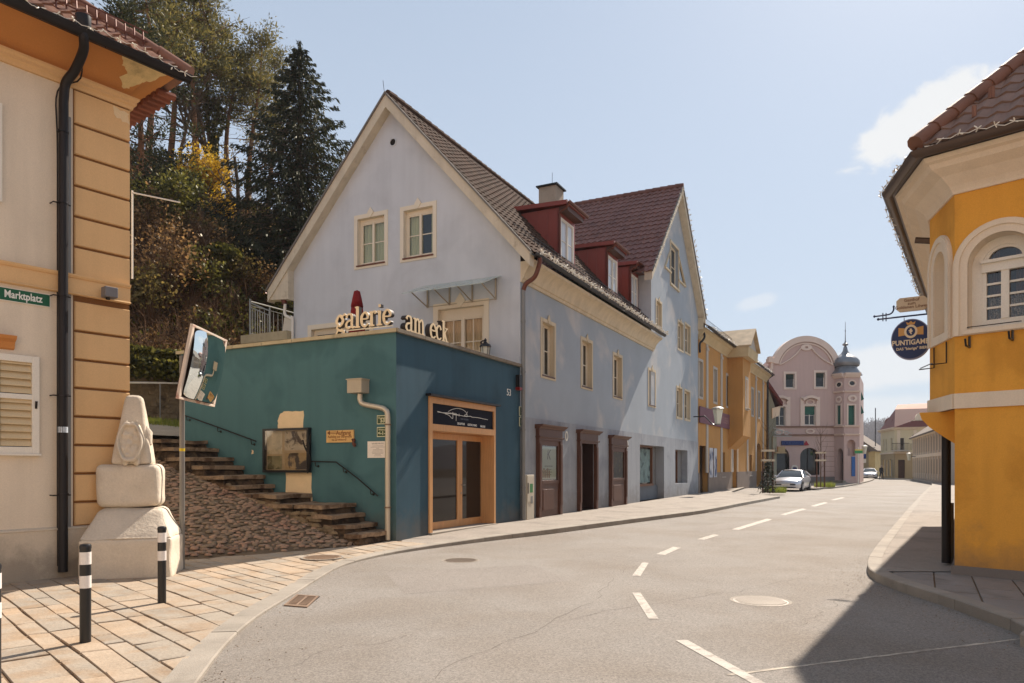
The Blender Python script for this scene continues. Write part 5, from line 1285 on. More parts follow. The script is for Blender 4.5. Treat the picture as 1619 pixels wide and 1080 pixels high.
# terrace lanterns on the wall by the door
t = thing('wall_lantern', FG.p(.75, 4.3, .1), 'black coach lantern on a scroll bracket beside the terrace door', 'lamp')
lx = FG.px(776, 555)[0]; lz = FG.px(776, 548)[1]
MB().tube(catmull([FG.p(lx+.18, lz, .02), FG.p(lx+.2, lz+.1, .2), FG.p(lx+.05, lz+.12, .3), FG.p(lx-.02, lz+.02, .34)], 4), .022, 6).build('bracket', blackm, t)
c0 = FG.p(lx-.02, lz-.42, .34); mb = MB().lathe(c0+Z*.36, [(.17, 0), (.14, .06), (.05, .12), (.03, .16), (.045, .18), (.01, .24)], 8); mb.lathe(c0-Z*.04, [(.06, 0), (.11, .04)], 6)
for k in range(6): a = math.pi*k/3; mb.tube([c0+Vector((math.cos(a)*.1, math.sin(a)*.1, 0)), c0+Vector((math.cos(a)*.14, math.sin(a)*.14, .36))], .01, 4)
mb.build('cage', blackm, t); MB().lathe(c0, [(.09, 0), (.125, .36)], 6).build('glass_shade', MATS['milk_glass'], t)
# electricity cabinet
a, b = FS.px(820.5, 790)[0], FS.px(838, 790)[0]; e = FS.px(820.5, 751)[1]
a = max(a, .13)
t = thing('meter_cabinet', FS.p((a+b)/2, .12, .1), 'pale grey meter cabinet with a green sticker at the foot of the blue house', 'cabinet')
MB().box(FS, a, b, .12, e, .016, .14).build('body', mat('cabinet_paint', srgb(190, 182, 166), rough=.6, var=.05, bump=.03, dirt=.2), t, bevel=.01)
MB().box(FS, a+.02, b-.02, .62, e-.03, .14, .15).build('door', MATS['cabinet_paint'], t, bevel=.004); MB().box(FS, a+.17, a+.36, e-.5, e-.25, .15, .153).build('sticker', mat('green_sticker', srgb(60, 120, 70), rough=.5, bump=0), t)
MB().box(FS, a+.22, a+.36, e-.8, e-.6, .15, .153).build('label', greyp, t); MB().box(FS, a+.03, a+.05, .85, 1.15, .15, .17).build('handle', blackm, t)
for (py_, lb) in ((650.5, 'upper one of the two small green plates beside the corner downpipe on the blue front'), (667, 'lower one of the two small green plates beside the corner downpipe on the blue front')):
    a, b = FS.px(821, py_)[0], FS.px(828, py_)[0]; z_ = FS.px(824, py_)[1]
    t = thing('number_plate', FS.p((a+b)/2, z_, .02), lb, 'number plate'); MB().box(FS, a, b, z_-.13, z_+.13, .002, .02).build('plate', edge, t); MB().box(FS, a+.02, b-.02, z_-.11, z_+.11, .02, .023).build('field', grn, t)
    text('53' if py_ < 660 else '1-3', .12, edge, t, FS, (a+b)/2, z_, .024, ext=.001)
# low wall, railing and shed left of the gable
bb = [FG.px(397, 526), FG.px(463, 528)]
rl = thing('terrace_railing', FG.p(9.3, 5.1, .1), 'galvanised railing on the low terrace wall left of the gable', 'railing')
s0, s1 = GW+.02, FG.px(388, 530, .2)[0]; zt_ = FG.px(430, 525, .3)[1]; MB().box(FG, s0, s1, 0, zt_-.28, -3.0, .2).build('terrace_wall', bluew, rl); MB().box(FG, s0, s1+.1, zt_-.28, zt_, -3.0, .3).build('wall_cap', coping, rl)
mb = MB(); xe = FG.px(398, 500, .1)[0]; zr = FG.px(398, 477, .1)[1]
def railrun(p, q, h, n, posts=True):
    mb.tube([p+Z*h, q+Z*h], .028, 6); mb.tube([p+Z*(h-.14), q+Z*(h-.14)], .015, 5); mb.tube([p+Z*.08, q+Z*.08], .014, 5)
    for k in range(n+1): a = p.lerp(q, k/n); mb.tube([a+Z*.08, a+Z*(h-.14)], .011, 4)
    for a in (p, q): mb.tube([a, a+Z*(h+.08)], .035, 6)
hR = zr-zt_; pA = FG.p(xe, zt_, .15); pB = FG.p(xe-.9, zt_, .15)
railrun(FG.p(xe, zt_, .15), FG.p(xe, zt_, -2.8), hR, 14); railrun(FG.p(xe, zt_, -2.8), FG.p(s0, zt_, -2.8), hR, 10)
mb.tube([pA+Z*(hR-.05), pB+Z*(hR-.42)], .022, 6); mb.tube([pA+Z*(hR-.2), pB+Z*(hR-.57)], .018, 6); mb.tube([pB, pB+Z*(hR-.3)], .035, 6)
for k in range(8): a = pA.lerp(pB, k/8); mb.tube([a+Z*.05, a+Z*(hR-.2-.37*k/8)], .011, 4)
mb.build('rails', mat('galvanised', srgb(150, 150, 144), rough=.45, metal=.5, bump=0), rl)
MB().prism(FG, [(s0, zt_), (xe-.9, zt_), (xe-1.0, zt_+.62), (s0+.55, zt_+.62), (s0, zt_+.35)], -1.2, -.4).build('white_shed', whitep, rl)
# ================================================================ fairy lights
def garland(pts, label, sag=.03, step=.16, size=.055, name='fairy_lights', hang=None, seed=1):
    rr = random.Random(seed); pts = [Vector(p) for p in pts]; d = [0]
    for a, b in zip(pts, pts[1:]): d.append(d[-1]+(b-a).length)
    def at(s):
        for i in range(len(d)-1):
            if d[i+1] >= s: return pts[i].lerp(pts[i+1], (s-d[i])/(d[i+1]-d[i]+1e-9))
        return pts[-1]
    mb = MB(); bl = mb; s = 0; prev = at(0)
    while s < d[-1]:
        n_ = min(s+step, d[-1]); q = at(n_)+Vector((rr.uniform(-.015, .015), rr.uniform(-.015, .015), rr.uniform(-.03, .01)))
        m_ = (prev+q)/2-Z*sag; mb.tube([prev, m_, q], .005, 4); 
        for k in range(rr.choice((3, 4, 4))):
            v_ = Vector((rr.uniform(-1, 1), rr.uniform(-1, 1), rr.uniform(-1, .7))).normalized()*size*rr.uniform(.7, 1.25)
            kk = max(1, size/.055)**1.4; bl.tube([q, q+v_*.55, q+v_], [.004*kk, .0085*kk, .006*kk], 4)
        prev = q; s = n_
    return tag(mb.build(name, bulbm, loc=pts[0]), label, 'fairy lights')
garland([FS.p(-.2, roofz(-.45)+.03, .66), FS.p(S1+.3, roofz(-.45)+.03, .66)], 'fairy lights along the gutter of the blue house below the red dormers', step=.14, size=.1, seed=2)
garland([FS.p(AP-5.4, ZA-5.4+.0, .42), FS.p(AP-.2, ZA-.2, .42)], 'fairy lights up the left edge of the tall far gable', step=.25, size=.10, seed=3)
garland([FS.p(AP+.3, ZA-.2, .42), FS.p(AP+5.4, ZA-5.3, .42)], 'fairy lights down the right edge of the tall far gable', step=.3, size=.10, seed=4)
# ================================================================ left corner building
Lc = Vector((-5.83, 10.88, 0)); ld_ = Vector((-.615, -.789, 0)).normalized(); ln = Vector((.789, -.615, 0)).normalized()
FL = Frame(Lc, ld_, ln); FLe = Frame(Lc, (-ln.x, -ln.y), (-ld_.x, -ld_.y))
lb = thing('corner_house', Lc+ld_*4-ln*3, 'pale cream corner house with an ochre rusticated corner strip and wide tiled eaves', 'house')
fl = lambda x, y, d=0: FL.px(x, y, d)
WT = 7.05
shu = (fl(61, 560)[0], fl(61, 560)[0]+1.35, fl(30, 717)[1], fl(30, 562)[1])
mb = MB(); wall(mb, FL, 0, 11, 0, 7.6, [shu], reveal=.1); mb.build('front_wall', pale_wall, lb)
mb = MB(); wall(mb, FLe, 0, 9, 0, 7.6); mb.build('end_wall', pale_wall, lb)
# plinth
pz = fl(60, 838)[1]; ps = fl(117, 800)[0]
mb = MB(); mb.box(FL, 0, 11, 0, pz-.02, -.1, .035); mb.sweep(FL, [(.0, pz-.02), (.035, pz-.02), (.045, pz-.01), (.04, pz+.01), (0, pz+.03)], 0, 11); mb.build('plinth', plinthl, lb)
# rusticated corner strip
zg = [fl(205, y)[1] for y in (226, 272.5, 318, 364, 409, 454)]; zl = [fl(205, y)[1] for y in (489, 535, 577.7, 620)]
dz = zl[1]-zl[2]; zl = zl+[zl[3]-dz*k for k in range(1, 10)]
e_ = WT-.02; top = e_
blocks = []
prev = e_
for z_ in zg: blocks.append((z_, prev)); prev = z_
prev = zl[0]
for z_ in zl[1:]:
    if prev < pz+.05: break
    blocks.append((max(z_, pz+.02), prev)); prev = z_
nbk = len(zg)
for bi, (a, b) in enumerate(blocks):
    if bi in (0, nbk): mb = MB()
    g_ = .014; c_ = .012
    mb.add([FL.p(.0, a+g_, .0), FL.p(ps, a+g_, .0), FL.p(ps, b-g_, .0), FL.p(.0, b-g_, .0), FL.p(.002, a+g_+c_, .03), FL.p(ps-c_, a+g_+c_, .03), FL.p(ps-c_, b-g_-c_, .03), FL.p(.002, b-g_-c_, .03)],
           [(4, 5, 6, 7), (0, 1, 5, 4), (1, 2, 6, 5), (2, 3, 7, 6), (3, 0, 4, 7)])
    if bi in (nbk-1, len(blocks)-1): ru = mb.build('corner_strip', ochre, lb)
MB().box(FL, 0, ps+.01, pz, e_, -.05, .004).build('strip_joints', mat('ochre_joint', srgb(120, 82, 48), rough=1, bump=.1), ru)
MB().box(FL, 0, .6, 0, 7, -.02, -.01)
# string course
b0, b1 = fl(205, 482)[1], fl(205, 455)[1]
mb = MB(); mb.box(FL, -.0, 11, b0+.03, b1-.02, -.01, .045); mb.sweep(FL, [(0, b1-.02), (.06, b1-.02), (.08, b1+.01), (.08, b1+.03), (0, b1+.05)], -.0, 11); mb.sweep(FL, [(0, b0), (.05, b0), (.07, b0+.012), (.06, b0+.03), (0, b0+.03)], -.0, 11)
mb.build('string_course', ochre, lb)
# cornice moulding, cove and boards
mb = MB(); prof = [(0, WT-.02), (.04, WT-.02), (.05, WT+.03), (.08, WT+.05), (.08, WT+.09), (.11, WT+.12), (.11, WT+.15), (0, WT+.16)]
for F in (FL, FLe): mb.sweep(F, prof, 0, 10, mitre=(1, 0))
mb.build('cornice', ochre, lb)
mb = MB(); cov = [(.01, WT+.15)]+[(.02+.66*(1-math.cos(a)), WT+.15+.34*math.sin(a)) for a in [R(90)*k/8 for k in range(1, 9)]]
for F in (FL, FLe):
    kf = F is FL; a = [F.p(-.66*d_ if kf else -d_, z_, d_ if kf else .66*d_) for d_, z_ in cov]; b = [F.p(10, z_, d_ if kf else .66*d_) for d_, z_ in cov]; mb.add(a+b, [(i, i+1, i+1+len(a), i+len(a)) for i in range(len(a)-1)])
cv = mb.build('cove', ochred, lb, smooth='full')
# plaster fallen from the cove near the corner
def covp(s, q):   # q 0..1 along the cove
    a = R(90)*q; return FL.p(s, WT+.15+.34*math.sin(a)-.004, .02+.66*(1-math.cos(a))+.006)
rr = random.Random(5); mb = MB()
bl = [(-.34, .95), (-.24, .62), (-.12, .5), (.0, .30), (.10, .18), (.2, .38), (.12, .52), (.24, .66), (.30, .80), (.48, .97), (.2, .985), (-.2, .98)]
bl = ragged(bl, .018, 5, 8); n = len(bl); cx_ = sum(p[0] for p in bl)/n; cy_ = sum(p[1] for p in bl)/n
for ring_ in (1, .75, .5, .25):
    for p in bl: mb.v.append(covp(cx_+(p[0]-cx_)*ring_, cy_+(p[1]-cy_)*ring_))
for k in range(3):
    for i in range(n): mb.f.append((k*n+i, k*n+(i+1) % n, (k+1)*n+(i+1) % n, (k+1)*n+i))
mb.f.append(tuple(3*n+i for i in range(n))); mb.build('peeled_patch', peel, lb)
q0 = fl(195, 185, .03); MB().prism(FL, ragged([(q0[0]-.09, q0[1]-.08), (q0[0]+.1, q0[1]-.04), (q0[0]+.14, q0[1]+.1), (q0[0]-.08, q0[1]+.09)], .02, 4, 3), .0305, .033).build('chipped_patch', pm, lb)
# gutter, roof
EZ = 7.50; gD = .76
gut(FL, -.55, 9, gD, EZ, r=.085).build('gutter', gutterb, lb, smooth=True)
MB().box(FL, -.48, 9, EZ-.02, EZ+.09, .60, .69).build('fascia', gutterb, lb)
SLP = .82
tl = tiles(FL, lambda s, vv: FL.p(s, EZ+.06+SLP*4.6*vv, .74-4.6*vv), -.58, 9.5, 46, 16, amp=.03, step=.03, seg=6, clip=lambda s, vv: s > -.55+4.6*vv)
tl.build('roof', tileo, lb)
mb = MB(); mb.add([FL.p(-.57, EZ+.03, .72), FL.p(-.57+4.6, EZ+.03+SLP*4.6, .72-4.6), FL.p(-.57+4.6, EZ+.03+SLP*4.6, -8), FL.p(-.57, EZ+.03, -9)], [(0, 1, 2, 3)]); mb.build('end_roof', tileo, lb)
mb = MB(); k = 0
while k < 9: mb.tube([FLe.p(k, EZ-.0, .43), FLe.p(k, EZ-.0, .70)], .06, 8); k += .17
mb.build('end_eave_tiles', mat('brick_red_tiles', srgb(122, 72, 54), rough=.8, var=.3, vs=5, bump=.3), lb)
mb = MB(); k = 0
while k < 5.2:
    w = k; mb.tube([FL.p(-.57+w, EZ+.08+SLP*w, .72-w), FL.p(-.57+w+.32, EZ+.12+SLP*(w+.32), .72-w-.32)], [.12, .10], 10); k += .3
mb.build('hip_tiles', mat('hip_tile', srgb(122, 86, 70), rough=.7, var=.2, bump=.2), lb, smooth=True)
# snow fence: small lattice above the gutter
mb = MB()
for k in range(2, 46): s = k*.13-.3; mb.tube([FL.p(s, EZ+.06+SLP*.35, .74-.35), FL.p(s, EZ+.06+SLP*.35+.26, .74-.38)], .012, 4)
for h in (.02, .12, .26): mb.tube([FL.p(-.1, EZ+.06+SLP*.35+h, .39), FL.p(6, EZ+.06+SLP*.35+h, .39)], .012, 4)
mb.build('snow_fence', gutterbr, lb)
# downpipe with swan neck
sx = fl(100, 700, .12)[0]; 
gp = [fl(132, 40, gD), fl(133, 62, gD), fl(131, 82, .6), fl(118, 112, .32), fl(104, 132, .16), fl(101, 160, .12)]; gd_ = [gD, gD, .62, .34, .17, .12]
pts = catmull([FL.p(a[0], a[1], d_) for a, d_ in zip(gp, gd_)], 6)+[FL.p(sx, 3, .12), FL.p(sx, .12, .12)]
mb = MB().tube(pts, .062, 14); p0 = pts[0]; mb.tube([p0+Z*.12, p0-Z*.02, p0-Z*.12], [.10, .10, .065], 12)
for z_ in (1.2, 2.6, 4.0, 5.3, 6.3): mb.tube([FL.p(sx, z_, .12), FL.p(sx, z_+.025, .12)], .075, 10)
dp = mb.build('downpipe', gutterb, lb, smooth=True)
mb = MB()
for z_ in (1.2, 2.6, 4.0, 5.3): mb.tube([FL.p(sx+.12, z_, .0), FL.p(sx+.12, z_, .12), FL.p(sx-.1, z_, .12)], .01, 5)
mb.build('brackets', iron, dp)
mb = MB(); c_ = fl(91, 500, .02)[0]; q_ = fl(122, 60, .5); mb.tube(catmull([FL.p(c_, .2, .03), FL.p(c_, 3, .03), FL.p(c_, 6.0, .03), FL.p(c_, WT-.15, .03), FL.p(c_-.25, WT+.1, .16), FL.p(q_[0], q_[1], .6)], 5), .011, 5); mb.build('cable', iron, lb)
MB().box(FL, fl(112, 700)[0], fl(112, 700)[0]+.05, pz, 6.6, .001, .02).build('conduit', greyp, lb)
mb = MB(); s_ = sx; k = FL.p(sx, 2.13, .12); mb.tube([FL.p(sx, 2.08, .12), FL.p(sx, 2.16, .12)], .0635, 12)
mb.build('sticker', mat('blue_white_sticker', srgb(180, 190, 200), rough=.5, var=.3, vs=20, bump=0), dp)
# louvred window shutter
a, b, c_, e = shu; t = .05; mb = MB(); w = .09
mb.box(FL, a, a+w, c_, e, -.03, .05); mb.box(FL, b-w, b, c_, e, -.03, .05); mb.box(FL, a+w, b-w, e-w, e, -.03, .05); mb.box(FL, a+w, b-w, c_, c_+w, -.03, .05); ml = c_+(e-c_)*.58
mb.box(FL, a+w, b-w, ml-.035, ml+.035, -.03, .048); mb.box(FL, a-.015, b+.1, c_-.03, c_, 0, .07)
sh = mb.build('window_shutter', whitep, lb, bevel=.004); mb = MB()
for (za, zb) in ((c_+w, ml-.035), (ml+.035, e-w)):
    k = za+.01
    while k < zb-.03: mb.add([FL.p(a+w, k, .035), FL.p(b-w, k, .035), FL.p(b-w, k+.105, -.01), FL.p(a+w, k+.105, -.01), FL.p(a+w, k+.012, .035), FL.p(b-w, k+.012, .035)], [(0, 1, 2, 3), (4, 5, 2, 3), (0, 1, 5, 4)]); k += .098
mb.build('slats', mat('slat_paint', srgb(206, 184, 146), rough=.6, var=.08, bump=0, dirt=.2), sh)
MB().box(FL, a+w, b-w, c_+w, e-w, -.05, -.04).build('backing', dark, sh); mb = MB(); x = a+.47
mb.tube([FL.p(x, c_+w, .045), FL.p(x, e-w, .045)], .007, 4); mb.tube([FL.p(a+.045, c_+.62, .05), FL.p(a+.045, c_+.72, .07)], .016, 5); mb.build('latch', iron, sh)
q_ = fl(22, 540); mb = MB(); z_ = q_[1]; mb.sweep(FL, [(0, z_-.12), (.04, z_-.10), (.06, z_-.02), (.12, z_+.02), (.14, z_+.06), (0, z_+.08)], q_[0], q_[0]+1.6); mb.build('window_hood', ochred, lb)
q_ = fl(1, 320); mb = MB(); mb.box(FL, fl(2, 300)[0], fl(2, 300)[0]+.14, fl(1, 320)[1], fl(1, 165)[1], 0, .05); mb.build('upper_window_frame', whitep, lb)
# street sign
a, b = fl(80, 470)[0], fl(80, 470)[0]+.95; z1 = fl(80, 466)[1]; z0 = fl(80, 487)[1]
FLr = Frame(Lc, -ld_, ln); t = thing('street_name_sign', FL.p((a+b)/2, z0, .02), 'dark green enamel street sign reading Marktplatz with a white border', 'sign')
MB().box(FL, a, b, z0, z1, .003, .014).build('plate', whitep, t, bevel=.004); MB().box(FL, a+.012, b-.012, z0+.012, z1-.012, .0135, .0155).build('field', mat('sign_green', srgb(28, 86, 58), rough=.35, var=.02, bump=0), t)
xm = (fl(7, 463)[0]+fl(66, 472)[0])/2
text('Marktplatz', .142, white, t, FLr, -xm-.0, (z0+z1)/2+.002, .0157, ext=.002, sx=.74, off=.0025)
# motion light and bracket
q_ = fl(166, 466); t = thing('wall_light', FL.p(q_[0], q_[1], .1), 'small grey box lamp on the ochre string course of the corner house', 'lamp')
MB().box(FL, q_[0]-.09, q_[0]+.09, q_[1]-.07, q_[1]+.08, .09, .24).build('housing', mat('grey_box', srgb(112, 110, 112), rough=.5, bump=0), t, bevel=.01); MB().tube([FL.p(q_[0], q_[1], .04), FL.p(q_[0], q_[1], .1)], .03, 6).build('arm', iron, t)
MB().tube([FL.p(q_[0]+.02, q_[1]-.1, .16), FL.p(q_[0]+.02, q_[1]-.06, .16)], .03, 6).build('sensor', iron, t)
q_ = FL.p(-.06, fl(208, 305)[1], -.03); t = thing('cable_bracket', q_, 'thin white bar bracket sticking out from the edge of the corner house', 'bracket')
MB().tube([q_+Z*.02, q_+Vector((.62, .25, -.04))], .012, 5).build('bar', whitep, t); MB().tube([q_-Z*1.3, q_+Z*.05], .014, 5).build('upright', whitep, t)
garland([FL.p(s, EZ+.05+.03*math.sin(s*3), gD+.09) for s in [x*.3-.62 for x in range(0, 24)]], 'fairy lights along the black gutter of the cream corner house', step=.19, size=.06, seed=9)
# ================================================================ carved limestone block at the corner
cs = G(215, 905, .03); mo = thing('carved_stone', Vector((-5.15, 10.4, .03)), 'pale limestone blocks stacked to an obelisk with a carved coat of arms', 'monument')
# front plane roughly faces the camera
FM = Frame((-5.72, 9.98, .03), (.97, .24), (.24, -.97))
def frust(a, z0, z1, name, round_=.05, seed=0):
    """block tapering from rectangle a0 to a1 ((s0,s1,d0,d1) at bottom and top), worn and rounded"""
    (s0, s1, d0, d1), (t0, t1, e0, e1) = a; mb = MB(); n = 16; vid = {}
    def V(i, j, k):
        if (i, j, k) in vid: return vid[(i, j, k)]
        x, y, z_ = (.5-.5*math.cos(math.pi*w/n) for w in (i, j, k))
        X = lerp(lerp(s0, s1, x), lerp(t0, t1, x), z_); D = lerp(lerp(d0, d1, y), lerp(e0, e1, y), z_); ZZ = lerp(z0, z1, z_)
        A0, A1, B0, B1 = lerp(s0, t0, z_), lerp(s1, t1, z_), lerp(d0, e0, z_), lerp(d1, e1, z_); r = min(round_, (A1-A0)*.45, (B1-B0)*.45)
        P = Vector((X, D, ZZ)); I = Vector((max(A0+r, min(A1-r, X)), max(B0+r, min(B1-r, D)), max(z0+r, min(z1-r, ZZ)))); dl_ = P-I; P = I+dl_.normalized()*r if dl_.length > 1e-6 else P
        p = FM.p(P.x, P.z, P.y); p += noise.noise_vector(p*3+Vector((seed, 0, 0)))*.018+noise.noise_vector(p*9)*.005
        vid[(i, j, k)] = len(mb.v); mb.v.append(p); return vid[(i, j, k)]
    for i in range(n):
        for j in range(n):
            for k in (0, n): mb.f.append((V(i, j, k), V(i+1, j, k), V(i+1, j+1, k), V(i, j+1, k)))
            for k in (0, n): mb.f.append((V(i, k, j), V(i+1, k, j), V(i+1, k, j+1), V(i, k, j+1)))
            for k in (0, n): mb.f.append((V(k, i, j), V(k, i+1, j), V(k, i+1, j+1), V(k, i, j+1)))
    o = mb.build(name, stonem, mo, smooth='full'); return o
def fm(x, y, d=0): return FM.px(x, y, d)
bs0, bs1 = fm(150, 900)[0], fm(270, 900)[0]; z1 = fm(200, 803, -.40)[1]; zk = fm(200, 852)[1]
frust(((bs0-.22, bs1, -.9, 0), (bs0-.22, bs1-.0, -.9, 0)), -.05, zk, 'base_block', .05, 1)
frust(((bs0-.22, bs1, -.9, 0), (fm(168, 805, -.4)[0]-.1, fm(256, 805, -.4)[0], -.9, -.42)), zk-.02, z1, 'sloping_block', .07, 2)
m0, m1 = fm(148, 770, -.40)[0], fm(253, 770, -.40)[0]; zm0, zm1 = z1-.0, fm(200, 734, -.40)[1]
frust(((m0+.02, m1-.02, -.95, -.40), (m0, m1-.03, -.95, -.42)), zm0, zm1, 'middle_block', .10, 3)
t0, t1 = fm(173, 733, -.46)[0], fm(239, 733, -.46)[0]; u0, u1 = fm(196, 628, -.6)[0], fm(223, 628, -.6)[0]; zt_ = fm(210, 623, -.6)[1]
frust(((t0, t1, -.9, -.46), (u0, u1, -.78, -.62)), zm1-.01, zt_, 'obelisk', .07, 4)
# carved shield: raised cartouche with ribbons
ctr = fm(209, 699, -.5); hw = .5*(fm(229, 699, -.5)[0]-fm(189, 699, -.5)[0]); hh = .5*(fm(209, 666, -.5)[1]-fm(209, 731, -.5)[1])
Fc = Frame(FM.p(ctr[0], ctr[1]+.03, -.33), FM.x, FM.n); Fc.o = FM.p(ctr[0], ctr[1], -.415)
mb = MB(); N_ = 28
def outl(k, s_): a = 2*math.pi*k/N_; r = 1+(.035*math.cos(6*a)); x = hw*s_*math.cos(a)*r; z_ = hh*s_*math.sin(a)*r; return x, z_-(.06*hh if abs(math.cos(a)) < .2 and math.sin(a) > 0 else 0)
rings = [(1.0, -.16), (1.0, .05), (.95, .075), (.84, .07), (.79, .02)]+[(.79-.078*k, .03) for k in range(1, 10)]
for j, (s_, d_) in enumerate(rings):
    for k in range(N_):
        x, z_ = outl(k, s_); nn = noise.noise(Vector((x*14, z_*14, 2)))*.045+noise.noise(Vector((x*30, z_*30, 5)))*.02 if j > 4 else 0; mb.v.append(Fc.p(x, z_, d_+nn-.06*z_/hh*.4))
for j in range(len(rings)-1):
    for k in range(N_): mb.f.append((j*N_+k, j*N_+(k+1) % N_, (j+1)*N_+(k+1) % N_, (j+1)*N_+k))
mb.f.append(tuple((len(rings)-1)*N_+k for k in range(N_))); mb.build('carved_shield', stonem, mo, smooth='full')
for sx_ in (-1, 1):
    mb = MB(); mb.lathe(Fc.p(sx_*hw*.45, -hh*.98, -.03), [(.02, -.05), (.05, -.02), (.05, .04), (.03, .07)], 8, sc=(1, .7)); mb.lathe(Fc.p(sx_*hw*.4, hh*.88, -.02), [(.03, -.05), (.05, 0), (.03, .05)], 8, sc=(1, .6))
    mb.build('scroll', stonem, mo, smooth=True)
MB().lathe(FM.p(t1-.1, zm1+.4, -.62), [(.02, -.17), (.08, -.1), (.085, .08), (.02, .17)], 12).build('side_boss', stonem, mo, smooth=True)
# ================================================================ bollards
def bollard(px_, pyb, lb_, bx=None):
    c = G(px_, pyb, .03) if bx is None else Vector(bx)
    t = thing('bollard', c, lb_, 'bollard', 'striped bollards on the flagstones'); r = .046; H_ = .87
    MB().lathe(c, [(r, 0), (r, H_-.03), (r*1.06, H_-.03), (r*1.06, H_-.005), (r*.9, H_+.008), (r*.3, H_+.014)], 20).build('post', blackm, t, smooth=True)
    for (a, b) in ((.70, .81), (.49, .60)): MB().lathe(c, [(r*1.02, H_*.0+a), (r*1.04, a), (r*1.04, b), (r*1.02, b)], 20).build('reflective_band', mat('reflective_white', srgb(228, 222, 216), rough=.3, var=.03, bump=.1, bs=200, spec=.6), t, smooth=True)
    return t
bollard(135.5, 1016, 'black bollard with two white bands, the one nearest the camera that is fully in view')
bollard(256.5, 953, 'black bollard with two white bands, right in front of the carved limestone blocks')
bollard(0, 0, 'black and white bollard cut off by the left edge of the picture', (-3.70, 5.10, .03))
# ================================================================ traffic mirror
mp_ = G(288.5, 899, .03); tm = thing('traffic_mirror', mp_, 'convex traffic mirror in a faded red and white frame, tilted on a grey steel post', 'mirror')
MB().tube([mp_, mp_+Z*3.28], .038, 14).build('post', mat('galvanised_post', srgb(128, 124, 118), rough=.5, metal=.4, var=.1, bump=.05, dirt=.3), tm, smooth=True)
zb_ = EYE+(HP-712)/FP*mp_.y; MB().tube([mp_+Z*(zb_-.045), mp_+Z*(zb_+.0)], .0395, 14).build('yellow_band', mat('yellow_tape', srgb(206, 176, 40), rough=.5, bump=0), tm)
# mirror plate: corners in the picture (304,510) (357,538) (337,643) (279,630)
def ray(px_, py_, y): return Vector(((px_-CXP)/FP*y, y, EYE+(HP-py_)/FP*y))
ym = mp_.y-.10
cor = [ray(303, 511, 10.25), ray(357.5, 538, 11.5), ray(337.5, 643, 11.4), ray(279, 630.5, 10.15)]
X_ = ((cor[1]-cor[0])+(cor[2]-cor[3])).normalized(); Y_ = ((cor[0]-cor[3])+(cor[1]-cor[2])).normalized()
ctr_ = sum(cor, Vector())/4; Nn = X_.cross(Y_).normalized(); 
if Nn.x < 0: Nn = -Nn
Y_ = (Y_-Nn*Y_.dot(Nn)); Wm = (((cor[1]-cor[0]).length+(cor[2]-cor[3]).length)/2)/2; Hm = (((cor[0]-cor[3]).length+(cor[1]-cor[2]).length)/2)/2
print('MIRROR', Wm*2, Hm*2, X_.dot(Y_))
def mpnt(x, y, d): return ctr_+X_*x*Wm+Y_.normalized()*y*Hm+Nn*d
fm_ = mat('faded_frame', srgb(214, 196, 178), rough=.6, var=.1, vs=3, bump=.1, col2=srgb(176, 118, 98), c2s=4.5, c2t=(.54, .68))
mb = MB(); bw = .085
for (x0, x1, y0, y1) in ((-1, 1, 1-bw*.8, 1), (-1, 1, -1, -1+bw*.8), (-1, -1+bw*1.35, -1+bw*.8, 1-bw*.8), (1-bw*1.35, 1, -1+bw*.8, 1-bw*.8)):
    mb.hexa([mpnt(x0, y0, -.015), mpnt(x1, y0, -.015), mpnt(x1, y1, -.015), mpnt(x0, y1, -.015), mpnt(x0, y0, .03), mpnt(x1, y0, .03), mpnt(x1, y1, .03), mpnt(x0, y1, .03)])
mb.build('frame', fm_, tm, bevel=.006)
n = 24; mb = MB()
for i in range(n+1):
    for j in range(n+1):
        x, y = -1+2*i/n, -1+2*j/n; x *= (1-bw*1.4); y *= (1-bw*.9)
        # rounded corners
        q = (abs(x)**6+abs(y)**6)**(1/6); k = 1 if q < .93 else .93/q; mb.v.append(mpnt(x*k, y*k, .015+.10*(1-(x*x+y*y)/2)))
for i in range(n):
    for j in range(n): a = i*(n+1)+j; mb.f.append((a, a+1, a+n+2, a+n+1))
mir = mat('mirror_surface', (.80, .86, .86), rough=.03, metal=1, var=.03, vs=3, fine=0, bump=0); mb.build('mirror', mir, tm, smooth='full')
MB().hexa([mpnt(-.9, -.9, -.05), mpnt(.9, -.9, -.05), mpnt(.9, .9, -.05), mpnt(-.9, .9, -.05), mpnt(-.95, -.95, 0), mpnt(.95, -.95, 0), mpnt(.95, .95, 0), mpnt(-.95, .95, 0)]).build('backing', mat('dark_backing', srgb(70, 52, 44), rough=.8, bump=0), tm)
for s0 in (1.4, 4.2):
    w_ = (s0, s0+1.0, 2.1, 3.9); f = window(FLe, lb, w_, whitep, glass, d=.03, fw=.07, rows=2, leaves=2, surround=whiter, sw=.12, sd=.04)
    for sg in (-1, 1): x = s0+.5+sg*.95; q = MB().box(FLe, x-.3, x+.3, 2.1, 3.9, .03, .08); q.build('shutter', whitep, f)
